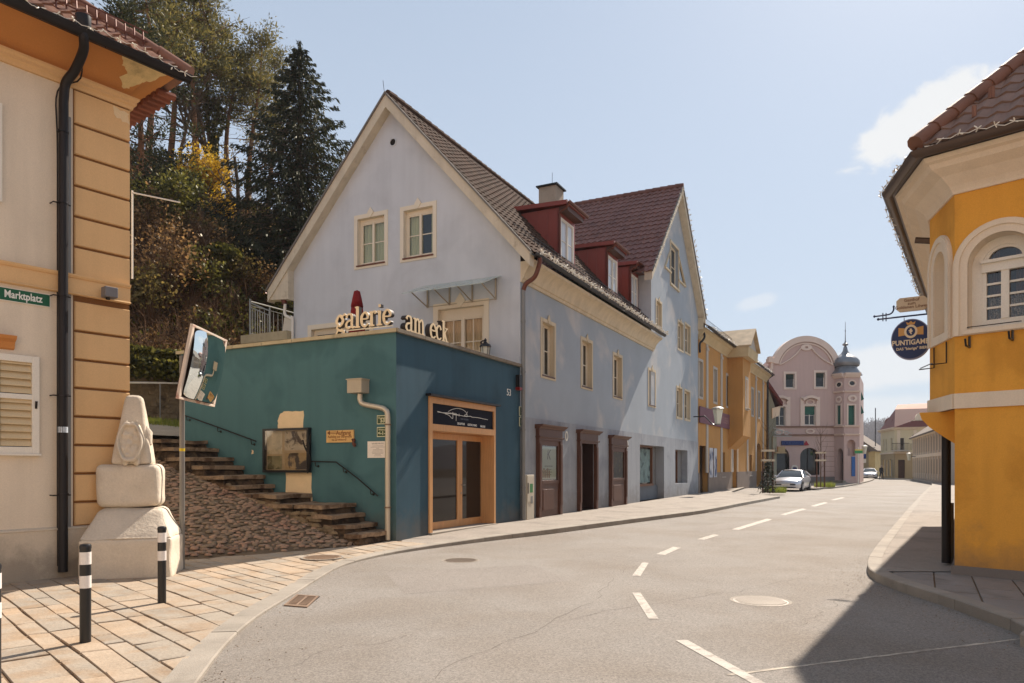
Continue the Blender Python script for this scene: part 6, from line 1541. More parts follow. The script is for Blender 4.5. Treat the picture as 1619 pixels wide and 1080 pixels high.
# ================================================================ yellow inn on the right
FR = Frame(A, rdir, (-.714, -.70)); D = Vector((6.36, 10.88, 0))
cdir = (D-A).normalized(); FC = Frame(A, cdir, (-cdir.y, cdir.x)); sd2 = Vector((.551, .834, 0)).normalized(); FX = Frame(D, sd2, (-sd2.y, sd2.x)); FXl = Frame(A, sd2, (-sd2.y, sd2.x))
yb = thing('yellow_inn', A+rdir*3+Vector((2, 2, 0)), 'yellow rendered inn with a chamfered upper bay and white arched windows', 'inn')
Cl = (D-A).length
fr_ = lambda x, y, d=0: FR.px(x, y, d)
zB0, zB1 = fr_(1507, 646.5)[1], fr_(1507, 623)[1]; zW = fr_(1507, 533)[1]; zT = fr_(1507, 309)[1]; zP = fr_(1512, 894)[1]
print('INN', zB0, zB1, zW, zT, zP)
RL = 9.0
mb = MB(); wall(mb, FR, 0, RL, 0, zB0+.02); wall(mb, FXl, 0, 16, 0, zB0+.02); mb.build('lower_wall', yel, yb)
mb = MB(); mb.box(FR, -.035, RL, 0, zP, -.2, .035); mb.box(FXl, -.0, 16, 0, zP, -.2, .036); mb.build('plinth', greyplinth, yb)
# upper bay with arched openings
sC = fr_(1584, 400)[0]; hwO = sC-fr_(1507.5, 450)[0]; oz = fr_(1584, 345.6)[1]; hwI = sC-fr_(1531, 450)[0]; hwG = sC-fr_(1547, 450)[0]
zS = fr_(1584, 516)[1]; crown = oz-(hwO-hwI)*.95; spr = oz-hwO*1.02
hR_ = (sC-hwI, sC+hwI, zS-.02, crown)
print('ARCH', sC, hwO, hwI, hwG, zS, crown, spr)
w2 = sC+2.75
hR2 = (w2-hwI, w2+hwI, zS-.02, crown)
mb = MB(); wall(mb, FR, 0, RL, zB0, zT+.1, [hR_, hR2], reveal=.24)
for h in (hR_, hR2): spandrel(mb, FR, h, crown-hwI*1.0, 0, .24, 18)
c0, c1 = Cl*.10, Cl*.90; nz1 = FC.px(1487, 400)[1]
ni = (Cl*.28, Cl*.74, zW+.12, nz1, .18); wall(mb, FC, 0, Cl, zB0, zT+.1, [ni], reveal=.18); spandrel(mb, FC, ni, nz1-(ni[1]-ni[0])/2, 0, .18, 12)
mb.quad(FC.p(ni[0], ni[2], -.18), FC.p(ni[1], ni[2], -.18), FC.p(ni[1], ni[3], -.18), FC.p(ni[0], ni[3], -.18))
wall(mb, FX, 0, 14, zB0, zT+.1)
mb.build('upper_wall', yel, yb)
# underside of the bay, corbel
mb = MB(); P3 = [A+Z*(zB0), D+Z*zB0, D+sd2*14+Z*zB0, A+sd2*15+Z*zB0]; mb.add(P3, [(0, 1, 2, 3)]); mb.build('bay_underside', yel, yb)
mb = MB()
for k in range(1):
    o = A+sd2*(.55+4*k); q_ = [o+Z*zB0, o+Z*(zB0-.42)]; nS2 = FX.n
    for (h0, r0), (h1, r1) in zip([(0, .46), (.1, .43), (.22, .33), (.34, .18), (.46, .02)], [(.1, .43), (.22, .33), (.34, .18), (.46, .02), (.5, .0)]):
        mb.hexa([o+Z*(zB0-h1), o+Z*(zB0-h1)+nS2*r1, o+Z*(zB0-h1)+nS2*r1+sd2*.5, o+Z*(zB0-h1)+sd2*.5, o+Z*(zB0-h0), o+Z*(zB0-h0)+nS2*r0, o+Z*(zB0-h0)+nS2*r0+sd2*.5, o+Z*(zB0-h0)+sd2*.5])
mb.build('corbels', yel, yb)
# white band round the bay
mb = MB()
def band(z0, z1, d): 
    mb.hexa([FR.p(0, z0, -.05), FR.p(-.0, z0, d), FR.p(RL, z0, d), FR.p(RL, z0, -.05), FR.p(0, z1, -.05), FR.p(-.0, z1, d), FR.p(RL, z1, d), FR.p(RL, z1, -.05)])
    mb.hexa([FC.p(0, z0, -.05), FC.p(0, z0, d), FC.p(Cl, z0, d), FC.p(Cl, z0, -.05), FC.p(0, z1, -.05), FC.p(0, z1, d), FC.p(Cl, z1, d), FC.p(Cl, z1, -.05)])
    mb.box(FX, 0, 14, z0, z1, -.05, d)
band(zB0, zB1, .035); mb.build('band', whiter, yb)
# white surrounds: pilasters + arches
def arch_sur(F, c, ho, hi, z0, top, d, rv, hole_bottom):
    mb = MB(); sp = top-ho
    for sg in (-1, 1):
        a, b = sorted((c+sg*ho, c+sg*hi)); mb.box(F, a, b, z0, sp, -.01, d)
        a2, b2 = sorted((c+sg*ho*.96, c+sg*(ho*.55+hi*.45))); mb.box(F, a2, b2, z0, sp, d, d+.02)
    mb.ring(F, c, sp, hi, hi, ho, ho, -.01, d, 22, 0, 180); mb.ring(F, c, sp, ho*.55+hi*.45, ho*.55+hi*.45, ho*.96, ho*.96, d, d+.02, 22, 0, 180)
    mb.box(F, c-hi, c+hi, z0, hole_bottom, -.01, d)
    for k in range(22):      # white lining of the recess
        p, q_ = R(180*k/22), R(180*(k+1)/22); r = hi-.003
        mb.quad(F.p(c+r*math.cos(p), sp+r*math.sin(p), 0), F.p(c+r*math.cos(q_), sp+r*math.sin(q_), 0), F.p(c+r*math.cos(q_), sp+r*math.sin(q_), -rv), F.p(c+r*math.cos(p), sp+r*math.sin(p), -rv))
    for sg in (-1, 1): x = c+sg*(hi-.003); mb.quad(F.p(x, hole_bottom, 0), F.p(x, sp, 0), F.p(x, sp, -rv), F.p(x, hole_bottom, -rv))
    return mb
for cc in (sC, w2):
    mb = arch_sur(FR, cc, hwO, hwI, zW, oz, .035, .24, zS); s_ = mb.build('window_surround', whiter, yb)
    # window: white plate with arched frame, transom, fanlight
    q = MB(); dW = -.2; spI = crown-hwI
    q.box(FR, cc-hwI, cc-hwG, zS, spI, dW-.04, dW); q.box(FR, cc+hwG, cc+hwI, zS, spI, dW-.04, dW); q.ring(FR, cc, spI, hwG, hwG, hwI, hwI, dW-.04, dW, 20, 0, 180)
    zt = fr_(1584, 405)[1]; gz = fr_(1584, 499)[1]; gl = fr_(1554, 450)[0]; gw = sC-gl
    q.box(FR, cc-hwG, cc+hwG, zt-.14, zt+.0, dW-.05, dW+.02); q.box(FR, cc-hwG, cc+hwG, zt-.02, zt+.02, dW-.02, dW+.06)
    q.box(FR, cc-hwG, cc-gw, zS, zt-.14, dW-.05, dW-.01); q.box(FR, cc+gw, cc+hwG, zS, zt-.14, dW-.05, dW-.01); q.box(FR, cc-gw, cc+gw, zS, gz, dW-.05, dW-.01)
    q.box(FR, cc-.045, cc+.045, gz, zt-.14, dW-.05, dW+.005)
    for k in range(1, 4): z_ = gz+(zt-.14-gz)*k/4; q.box(FR, cc-gw, cc-.045, z_-.014, z_+.014, dW-.045, dW-.02); q.box(FR, cc+.045, cc+gw, z_-.014, z_+.014, dW-.045, dW-.02)
    fr2 = .22; q.ring(FR, cc, zt+.02, hwG*.72, hwG*.56, hwG*1.0, crown-zt-.03, dW-.05, dW-.012, 20, 0, 180)
    f = q.build('window', whitep, s_)
    MB().quad(FR.p(cc-hwG, zS, dW-.052), FR.p(cc+hwG, zS, dW-.052), FR.p(cc+hwG, crown-.06, dW-.052), FR.p(cc-hwG, crown-.06, dW-.052)).build('pane', glassmat('inn_pane', clear=.8, rough=.02), s_)
    lq = MB(); zl_ = gz+(zt-.14-gz)*.5
    for (x0, x1) in ((cc-gw, cc-.03), (cc+.03, cc+gw)):
        n = 24; vs = []
        for i in range(n+1): x = x0+(x1-x0)*i/n; dd = dW-.16+.014*math.sin(i*1.3); vs += [FR.p(x, zS, dd), FR.p(x, zl_+.02*math.sin(i*1.2), dd)]
        lq.add(vs, [(2*i, 2*i+2, 2*i+3, 2*i+1) for i in range(n)])
    lq.build('curtain', mat('patterned_lace', srgb(150, 140, 128), rough=.9, var=.7, vs=30, fine=.5, fs=60, bump=0), s_)
    lq = MB()
    for (x0, x1) in ((cc-gw, cc-gw*.45), (cc+gw*.4, cc+gw)):
        n = 14; vs = []
        for i in range(n+1): x = x0+(x1-x0)*i/n; dd = dW-.22+.02*math.sin(i*1.5); vs += [FR.p(x, zS, dd), FR.p(x, crown, dd)]
        lq.add(vs, [(2*i, 2*i+2, 2*i+3, 2*i+1) for i in range(n)])
    lq.build('side_curtain', mat('brown_curtain', srgb(112, 78, 64), rough=.9, bump=0), s_)
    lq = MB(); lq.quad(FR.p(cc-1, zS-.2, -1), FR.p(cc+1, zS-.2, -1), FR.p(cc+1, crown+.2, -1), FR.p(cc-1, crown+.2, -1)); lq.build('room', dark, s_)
    MB().box(FR, cc-hwI-.05, cc+hwI+.05, zS-.06, zS, -.2, .07).build('sill', whiter, s_)
    MB().tube([FR.p(cc-hwI, zS+.03, .06), FR.p(cc+hwI*.6, zS+.03, .06)], .007, 4).build('bar', iron, s_)
ncx = (ni[0]+ni[1])/2; hi2 = (ni[1]-ni[0])/2
arch_sur(FC, ncx, Cl*.44, hi2, zW, nz1+Cl*.44-hi2, .035, .18, zW+.12).build('niche_surround', whiter, yb)
mb = MB(); mb.box(FC, ni[0], ni[1], zW+.12, nz1-hi2, -.178, -.17); mb.disc(FC, ncx, nz1-hi2, hi2, hi2, -.178, -.171); mb.build('niche_back', whiter, yb)
mb = MB(); mb.box(FR, 0, RL, zW-.05, zW, -.01, .05); mb.box(FC, 0, Cl, zW-.05, zW, -.01, .05)
# cornice
mb = MB(); prof = [(0, zT), (.03, zT), (.04, zT+.04), (.08, zT+.10), (.2, zT+.22), (.34, zT+.30), (.38, zT+.36), (.44, zT+.38), (.46, zT+.44), (0, zT+.44)]
def mit(n1, n2, e1): # tangent half-angle shift for mitre at the end of frame with direction e1
    b = (n1+n2).normalized(); k = 1/b.dot(n1); return (b*k).dot(e1)
mc = mit(FR.n, FC.n, -FR.x); m2 = mit(FC.n, FX.n, FC.x)
mb.sweep(FR, prof, 0, RL, mitre=(mc, 0)); mb.sweep(FC, prof, 0, Cl, mitre=(mit(FC.n, FR.n, -FC.x), m2)); mb.sweep(FX, prof, 0, 14, mitre=(mit(FX.n, FC.n, -FX.x), 0))
mb.build('cornice', whiter, yb)
# gutter round the chamfer
GZ = 5.86
def gut2(F, s0, s1, d, z_, r, m0, m1):
    mb = MB(); pr_ = [(d+r*math.cos(a), z_+r*math.sin(a)) for a in [math.pi+math.pi*k/8 for k in range(9)]]; pr_ += [(d+(r-.01)*math.cos(a), z_+(r-.01)*math.sin(a)) for a in [2*math.pi-math.pi*k/8 for k in range(9)]]
    n = len(pr_); a = [F.p(s0-m0*q[0], q[1], q[0]) for q in pr_]; b = [F.p(s1+m1*q[0], q[1], q[0]) for q in pr_]
    mb.add(a+b, [(i, (i+1) % n, (i+1) % n+n, i+n) for i in range(n)]); return mb
gd = .56; gq = MB(); mz = [(FR, 0, RL, mc, 0), (FC, 0, Cl, mit(FC.n, FR.n, -FC.x), m2), (FX, 0, 14, mit(FX.n, FC.n, -FX.x), 0)]
for F, s0, s1, m0, m1 in mz: q = gut2(F, s0, s1, gd, GZ, .085, m0, m1); gq.add(q.v, q.f)
gut_m = mat('bronze_gutter', srgb(84, 70, 62), rough=.38, metal=.4, var=.1, bump=.02)
gq.build('gutter', gut_m, yb, smooth=True)
mb = MB()
for F, s0, s1, m0, m1 in mz:
    a, b = .42, .55
    mb.add([F.p(s0-m0*a, GZ-.06, a), F.p(s1+m1*a, GZ-.06, a), F.p(s1+m1*b, GZ-.04, b), F.p(s0-m0*b, GZ-.04, b), F.p(s0-m0*a, GZ+.08, a), F.p(s1+m1*a, GZ+.08, a), F.p(s1+m1*b, GZ+.06, b), F.p(s0-m0*b, GZ+.06, b)], [(0, 1, 2, 3), (4, 5, 6, 7), (3, 2, 6, 7)])
mb.build('fascia', gut_m, yb)
# roof
MSL = .88; E1s = -mc*.6
kh = mit(FR.n, FC.n, -FR.x)
rt = tiles(FR, lambda s, vv: FR.p(s, GZ+.06+MSL*4.5*vv, .58-4.5*vv), -kh*.6, RL, 44, 18, amp=.022, step=.028, seg=4, clip=lambda s, vv: s > -kh*(.58-4.5*vv)+.02)
rt.build('roof', mat('inn_tiles', srgb(124, 100, 88), rough=.75, var=.2, vs=2, bump=.25, island=.2), yb)
W_ = 4.5
hipf = lambda w: FR.p(-kh*(.58-w), GZ+.06+MSL*w, .58-w)
e2 = FC.p(Cl+m2*.58, GZ+.06, .58); kx_ = m2
h2 = lambda w: FC.p(Cl+m2*(.58-w), GZ+.06+MSL*w, .58-w)
mb = MB(); mb.add([hipf(0), h2(0), h2(W_*.98), hipf(W_*.98)], [(0, 1, 2, 3)]); mb.add([h2(0), FX.p(14, GZ+.06, .58), FX.p(14, GZ+.06+MSL*W_, .58-W_), h2(W_)], [(0, 1, 2, 3)]); mb.build('side_roof', MATS['inn_tiles'], yb)
mb = MB(); w = 0
while w < 4.3: mb.tube([hipf(w)+Z*.05, hipf(w+.17)+Z*.065, hipf(w+.32)+Z*.05], [.115, .10, .09], 10); w += .27
mb.build('hip_tiles', MATS['hip_tile'], yb, smooth=True)
mb = MB()
rr = random.Random(11)
for k in range(26):
    s = .0+rr.random()*4.5; w = rr.choice((.35, .75, .75)); 
    if s < -kh*(.58-w)+.15: continue
    p = FR.p(s, GZ+.07+MSL*w, .58-w); mb.tube([p, p+Z*.15], .03, 6)
mb.build('snow_pegs', MATS['hip_tile'], yb)
# downpipes on the street side
mb = MB(); p = FX.p(.55, 0, 0); 
mb.tube([FX.p(.1, GZ-.75, .20), FX.p(.1, GZ-.80, -.02)], .05, 8)
dpx = FXl.p(.10, 0, .13); mb2 = MB()
q_ = G(1496.5, 893, .12); mb2.tube([Vector((q_.x, q_.y, zB0)), Vector((q_.x, q_.y, zB0-.5)), Vector((q_.x, q_.y, .15))], .064, 12)
mb.build('rain_pipe', gut_m, yb, smooth=True); mb2.build('downpipe', gutterb, yb, smooth=True)
MB().tube([Vector((q_.x+.12, q_.y+.1, .1)), Vector((q_.x+.12, q_.y+.1, 1.05))], .05, 10).build('pipe_boot', greyplinth, yb)
# flower box hooks under the windows
mb = MB()
for (x, y) in ((1534, 532), (1602, 520)):
    a = fr_(x, y); s, z_ = a; mb.tube([FR.p(s, z_, .02), FR.p(s, z_-.16, .02)], .016, 5); mb.tube([FR.p(s, z_-.15, .02), FR.p(s, z_-.15, .2), FR.p(s, z_-.06, .24)], .014, 5)
    o = mb.build('flower_box_hook', blackm, yb); mb = MB()
a = FC.p(Cl*.2, zW-.05, .04); mb.tube([FC.p(Cl*.25, zW-.02, .02), FC.p(Cl*.25, zW-.32, .02), FC.p(Cl*.25, zW-.34, .22)], .01, 5); mb.tube([FC.p(Cl*.75, zW-.02, .02), FC.p(Cl*.75, zW-.32, .02), FC.p(Cl*.75, zW-.34, .22)], .01, 5); mb.tube([FC.p(Cl*.25, zW-.32, .2), FC.p(Cl*.75, zW-.32, .2)], .008, 5); mb.build('flower_box_hook', blackm, yb)
garland([FR.p(s, GZ+.04+.03*math.sin(s*5), gd+.1) for s in [3.6-.3*x for x in range(0, 13)]]+[FC.p(Cl*k, GZ+.03, gd+.1) for k in (0, .5, 1.2)], 'fairy lights draped along the gutter of the yellow inn', step=.2, size=.05, seed=12)
garland([FX.p(.3+.3*k, GZ-.08, gd+.07) for k in range(30)], 'fairy lights hanging under the street side gutter of the yellow inn', step=.22, size=.05, seed=13, sag=.06)
# inn signs on a wrought iron arm
W0 = D+sd2*1.3; FI = Frame(W0, -FX.n, -sd2)      # x axis towards the wall, faces the square
fi = lambda x, y, d=0: FI.px(x, y, d)
arm = thing('sign_bracket', W0+Z*4.2, 'dark blue wrought iron sign arm reaching from the yellow inn over the street', 'bracket')
mb = MB(); a, b = fi(1389, 505), fi(1470, 496); mb.tube([FI.p(*a), FI.p(0, b[1], 0)], .014, 6); mb.lathe(FI.p(*a), [(.01, -.022), (.025, 0), (.01, .022)], 8)
pts = [fi(1383, 500.5), fi(1395, 499), fi(1408, 496.5), (fi(1413, 491)), fi(1413.5, 485)]; mb.tube(catmull([FI.p(*q) for q in pts], 4), .013, 6); mb.lathe(FI.p(*pts[0]), [(.01, -.02), (.022, 0), (.01, .02)], 8); mb.lathe(FI.p(*pts[-1]), [(.01, -.02), (.02, 0), (.01, .02)], 8)
for x in (1396.5, 1401.5): q0, q1 = fi(x, 495), fi(x, 508); mb.tube([FI.p(q0[0], q0[1]), FI.p(q1[0], q1[1])], .009, 5)
mb.build('arm', mat('blue_black_iron', srgb(44, 50, 82), rough=.4, metal=.3, bump=0), arm)
sgz = fi(1441, 537); rx = .5*(fi(1472.5, 537)[0]-fi(1409, 537)[0]); rz = .5*(fi(1441, 505.5)[1]-fi(1441, 569.5)[1])
t = thing('beer_sign', FI.p(*sgz), 'round dark blue brewery sign with a gold emblem hanging from the inn arm', 'sign')
MB().disc(FI, sgz[0], sgz[1], rx, rz, -.05, .05, 48).build('rim', mat('sign_rim', srgb(126, 130, 160), rough=.35, bump=0), t, smooth=True)
MB().disc(FI, sgz[0], sgz[1], rx*.95, rz*.95, .05, .054, 48).build('face', mat('sign_blue', srgb(30, 52, 98), rough=.35, var=.03, bump=0), t)
gold = mat('sign_gold', srgb(206, 160, 96), rough=.5, var=.1, bump=0); crm = mat('sign_cream', srgb(228, 214, 186), rough=.5, var=0, bump=0)
ez = sgz[1]+rz*.38
for sg in (-1, 1): MB().prism(FI, [(sgz[0]+sg*rx*.28, ez-rz*.17), (sgz[0]+sg*rx*.62, ez-rz*.20), (sgz[0]+sg*rx*.62, ez+rz*.22), (sgz[0]+sg*rx*.28, ez+rz*.17)], .0545, .057).build('ribbon', gold, t)
MB().disc(FI, sgz[0], ez, rx*.33, rz*.33, .0545, .060).build('ring', crm, t); MB().disc(FI, sgz[0], ez, rx*.22, rz*.22, .0605, .062).build('disc', MATS['sign_blue'], t)
mb = MB(); body = [(-.02, -.13), (.06, -.14), (.02, -.05), (.08, -.02), (.10, .06), (.05, .03), (.06, .1), (.01, .15), (-.06, .12), (-.03, .06), (-.1, .07), (-.11, .02), (-.05, .0), (-.09, -.06), (-.04, -.05)]
mb.prism(FI, [(sgz[0]+x*rx, ez+y*rz) for x, y in body], .0625, .064); mb.build('beast', crm, t); mb = MB(); mb.prism(FI, [(sgz[0]-.18*rx, ez+.33*rz), (sgz[0]+.18*rx, ez+.33*rz), (sgz[0]+.24*rx, ez+.48*rz), (sgz[0]+.1*rx, ez+.42*rz), (sgz[0], ez+.52*rz), (sgz[0]-.1*rx, ez+.42*rz), (sgz[0]-.24*rx, ez+.48*rz)], .061, .063); mb.build('crown', gold, t)
text('PUNTIGAMER', .118, crm, t, FI, sgz[0]+.02, sgz[1]-rz*.16, .055, ext=.002, off=.003, sx=.84); text('DAS "bierige" BIER', .062, crm, t, FI, sgz[0]+.01, sgz[1]-rz*.46, .055, ext=.002, off=.0015, sx=.95)
mb = MB(); mb.tube([FI.p(sgz[0]-rx*.35, sgz[1]+rz*.93, 0), FI.p(sgz[0]-rx*.35, sgz[1]+rz*1.12, 0)], .006, 5); mb.build('hook', iron, t)
a = fi(1418, 481); b = fi(1470, 481); z_ = (fi(1442, 471)[1]+fi(1442, 491)[1])/2; hh = .115
t = thing('inn_sign', FI.p((a[0]+b[0])/2, z_, 0), 'small cream board with dark fraktur style lettering Gasthof above the blue brewery sign', 'sign')
x0, x1 = a[0], b[0]-.03; MB().prism(FI, [(x0, z_-hh*.6), (x0+.05, z_-hh), (x1-.05, z_-hh), (x1, z_-hh*.6), (x1, z_+hh*.6), (x1-.05, z_+hh), (x0+.05, z_+hh), (x0, z_+hh*.6)], -.04, .04).build('board', mat('cream_board', srgb(206, 192, 168), rough=.6, var=.06, bump=.05), t)
rd_ = mat('brown_lettering', srgb(112, 76, 58), var=0, bump=0)
text('Gasthof\nzum\nGoldenen Löwen', .072, rd_, t, FI, (x0+x1)/2, z_+.008, .041, ext=.001, off=.001, lh=.8)
# ================================================================ ochre house after the tall gable
EY = FS.p(S2+.05, 0, 0); yd = Vector((.475, .88, 0)).normalized(); FY = Frame(EY, yd, (yd.y, -yd.x))
oh = thing('ochre_house', EY+yd*10+Vector((-4, 2, 0)), 'ochre house with grey pilasters and a shallow oriel, just beyond the tall blue gable', 'house')
fy = lambda x, y, d=0: FY.px(x, y, d)
def yrect(xl, yt, yb, xr, d=0): a = fy(xl, yt, d); b = fy(xl, yb, d); c_ = fy(xr, yt, d); return (a[0], c_[0], b[1], a[1])
YL = fy(1212.5, 650)[0]; zC = fy(1104, 536)[1]; o0_, o1_ = fy(1160, 600)[0], fy(1188, 600)[0]
ow = .95; o0_, o1_ = fy(1175, 600, ow)[0], fy(1187, 600, ow)[0]
print('OCHRE', YL, zC, o0_, o1_)
wins = [yrect(1106, 571, 626, 1110.5), yrect(1127.5, 582, 634, 1135), yrect(1148, 594.5, 645, 1154)]
w0 = wins[1]; wd = w0[1]-w0[0]
wins = [((a+b)/2-.42, (a+b)/2+.42, w0[2], w0[3]) for a, b, c_, e in wins]
winr = [yrect(1188, 619, 665, 1192.5), yrect(1198, 629, 669, 1202.5)]; winr = [((a+b)/2-.42, (a+b)/2+.42, w0[2], w0[3]) for a, b, c_, e in winr]
dr1 = yrect(1106, 704, 782, 1120); dr1 = (max(.3, dr1[0]), dr1[1], .12, dr1[3], .35)
ps1 = yrect(1121.5, 708, 755, 1133); gw1 = yrect(1141, 715, 754, 1147); dr2_ = yrect(1156.5, 704, 775, 1165.5); dr2_ = (dr2_[0], dr2_[1], .12, dr2_[3], .3)
gw2 = yrect(1185.5, 719, 752, 1189.5); gate = yrect(1196, 700, 769, 1204); gate = (gate[0], gate[1], .12, gate[3], .4)
mb = MB(); wall(mb, FY, 0, YL, 0, zC+.1, wins+winr+[dr1, gw1, dr2_, gw2, gate], reveal=.22); spandrel(mb, FY, gate, gate[3]-.7, 0, .4, 8)
mb.build('front_wall', yelo, oh)
mb = MB(); E2_ = Frame(FY.p(YL, 0, 0), (-FY.n.x, -FY.n.y), yd); wall(mb, E2_, 0, 8, 0, zC+.1); mb.build('end_wall', yelo, oh)
mb = MB()
for (a, b) in ((0, dr1[0]), (dr1[1], dr2_[0]), (dr2_[1], gate[0]), (gate[1], YL)): mb.box(FY, a, b, 0, 1.25, -.05, .03)
mb.build('plinth', mat('brown_grey_plinth', srgb(132, 118, 108), rough=.9, bump=.1, dirt=.2), oh)
mb = MB()
for xl in (1116.5, 1139.5, 1157, 1181, 1194.5, 1206): s = fy(xl, 600)[0]; mb.box(FY, s, s+.45, 1.25, zC, -.02, .05); mb.box(FY, s-.05, s+.5, zC-.35, zC-.2, .0, .09)
mb.build('pilasters', greyt, oh)
for w in wins+winr: window(FY, oh, w, whitep, glassf, d=-.16, fw=.05, rows=3, leaves=2, surround=greyt, sw=.15, sill=greyt)
for w in (gw1, gw2): window(FY, oh, w, darkw, glassf, d=-.12, fw=.05, rows=1, leaves=1, sill=greyt)
MB().box(FY, dr1[0], dr1[1], .12, dr1[3], -.38, -.33).build('door', blackm, oh); MB().box(FY, dr2_[0], dr2_[1], .12, dr2_[3], -.32, -.28).build('door', mat('putty_door', srgb(176, 160, 136), rough=.6, bump=0), oh)
q = MB(); q.box(FY, dr2_[0]-.18, dr2_[0], 1.25, dr2_[3]+.5, -.01, .06); q.box(FY, dr2_[1], dr2_[1]+.18, 1.25, dr2_[3]+.5, -.01, .06); q.box(FY, dr2_[0], dr2_[1], dr2_[3], dr2_[3]+.5, -.01, .06); q.build('door_surround', whiter, oh)
MB().box(FY, gate[0], gate[1], .12, gate[3], -.42, -.38).build('gate', gutterb, oh)
prof = [(0, zC), (.05, zC), (.07, zC+.1), (.14, zC+.2), (.3, zC+.42), (.42, zC+.5), (.44, zC+.62), (0, zC+.62)]
mb = MB(); mb.sweep(FY, prof, 0, YL); mb.build('cornice', mat('buff_cornice', srgb(190, 168, 130), rough=.9, bump=.1), oh)
gut(FY, -.1, YL+.3, .54, zC+.68, r=.09).build('gutter', gutterb, oh, smooth=True)
RS = .85
tiles(FY, lambda s, vv: FY.p(s, zC+.68+RS*4.5*vv, .5-4.5*vv), -.0, YL+.2, 46, 12, amp=.03, step=.04).build('roof', tilem, oh)
mb = MB()
for k in range(60): s = .2+k*.3; mb.tube([FY.p(s, zC+.95, .2), FY.p(s, zC+1.3, .2)], .012, 3)
mb.tube([FY.p(.1, zC+1.3, .2), FY.p(12.5, zC+1.3, .2)], .014, 3); mb.build('snow_fence', gutterb, oh)
# oriel
ow = .95; zo0 = fy(1160, 700)[1]; orb = MB(); orb.box(FY, o0_, o1_, zo0+.4, zC+.08, -.02, ow)
orb.prism(Frame(FY.p(o0_, 0, 0), FY.n, -yd), [(0, zo0-.5), (ow, zo0+.4), (0, zo0+.4)], -(o1_-o0_), 0)
ori = orb.build('oriel', yelo, oh); so = Frame(FY.p(0, 0, ow), yd, FY.n)
wo = fy(1181, 620, ow)[0]; window(so, ori, (wo-.4, wo+.4, w0[2]-.1, w0[3]-.1), whitep, glassf, d=.02, fw=.05, rows=3, leaves=2, surround=greyt, sw=.14, sill=greyt, sash=0)
mb = MB(); mb.hexa([FY.p(o0_-.4, zC, -.02), FY.p(o0_-.4, zC, ow+.4), FY.p(o1_+.4, zC, ow+.4), FY.p(o1_+.4, zC, -.02), FY.p(o0_-.4, zC+.62, -.02), FY.p(o0_-.4, zC+.62, ow+.44), FY.p(o1_+.4, zC+.62, ow+.44), FY.p(o1_+.4, zC+.62, -.02)]); mb.build('oriel_cornice', MATS['buff_cornice'], ori)
om = (o0_+o1_)/2; hg = 1.25; hw_ = (o1_-o0_)/2+.45
mb = MB(); mb.prism(FY, [(om-hw_+.15, zC+.7), (om+hw_-.15, zC+.7), (om, zC+.7+hg-.15)], -1, ow+.35); mb.build('oriel_gable', greyt, ori)
mb = MB()
for sg in (-1, 1): a, b = FY.p(om+sg*hw_, zC+.62, ow+.6), FY.p(om, zC+.7+hg, ow+.6); c_, d_ = a-FY.n*5, b-FY.n*5; mb.hexa([a, b, d_, c_, a+Z*.1, b+Z*.1, d_+Z*.1, c_+Z*.1])
mb.build('oriel_roof', mat('weathered_tin', srgb(180, 156, 122), rough=.6, var=.25, vs=2, bump=.1), ori)
MB().tube([FY.p(YL-.15, .1, .1), FY.p(YL-.15, zC+.3, .12), FY.p(YL-.1, zC+.6, .5)], .09, 8).build('downpipe', gutterb, oh, smooth=True)
garland([FY.p(.2+k, zC+.72, .66) for k in range(int(YL))], 'fairy lights along the gutter of the ochre house', step=.3, size=.11, seed=21)
# mauve board, posters
a, b = fy(1104, 650)[0], fy(1153.5, 650)[0]; z0, z1 = fy(1104, 668)[1], fy(1104, 642)[1]
t = thing('shop_sign', FY.p((a+b)/2, z0, .1), 'long mauve signboard with faint letters across the ochre house', 'sign'); MB().box(FY, max(.05, a), b, z0, z1, .052, .11).build('board', mauve, t)
text('GASTSTÜBERL', .55, mat('faint_lettering', srgb(150, 116, 112), var=0, bump=0), t, FY, (a+b)/2+1.6, (z0+z1)/2, .112, ext=.003, sx=1.2)
a, b, z0, z1 = ps1; t = thing('window_posters', FY.p((a+b)/2, z0, .05), 'pair of tall blue and white posters behind glass beside the black door', 'poster')
m_ = (a+b)/2
for k, (x0, x1) in enumerate(((a, m_-.05), (m_+.05, b))): MB().box(FY, x0, x1, z0, z1, .0, .04).build('poster', mat('blue_white_poster', srgb(196, 196, 200), rough=.5, var=.1, vs=1, bump=0, col2=srgb(66, 84, 120), c2s=1.6, c2t=(.45, .6)), t)
MB().box(FY, m_-.05, m_+.05, z0, z1, 0, .06).build('mullion', darkw, t)
# ================================================================ grey green house end
gx = FY.p(YL, 0, 0); GF = Frame(Vector(((1212-CXP)/FP*63, 63, 0)), (1, 0), (0, -1)); gp = lambda x, y: GF.px(x, y)
gg = thing('grey_green_house', GF.p(1, 0, -3), 'narrow grey green house end with a dark red verge beside the pink house', 'house')
pts = [(gp(1210, 700)[0], 0), (gp(1227.5, 700)[0], 0), gp(1227.5, 648), gp(1215, 612), gp(1206, 606)]
MB().prism(GF, pts, -9, 0).build('wall', ggrey, gg); a, b = gp(1212.5, 608), gp(1236, 642)
MB().prism(GF, [a, b, (b[0], b[1]+.3), (a[0], a[1]+.35)], -9, .35).build('verge', mat('dark_red_verge', srgb(96, 44, 46), rough=.7, bump=0), gg)
a, b = gp(1221, 642), gp(1234, 662); MB().prism(GF, [(a[0], b[1]), (b[0]-.1, b[1]+.3), (b[0], a[1]), (a[0], a[1]-.2)], -6, .1).build('eave_return', whiter, gg)
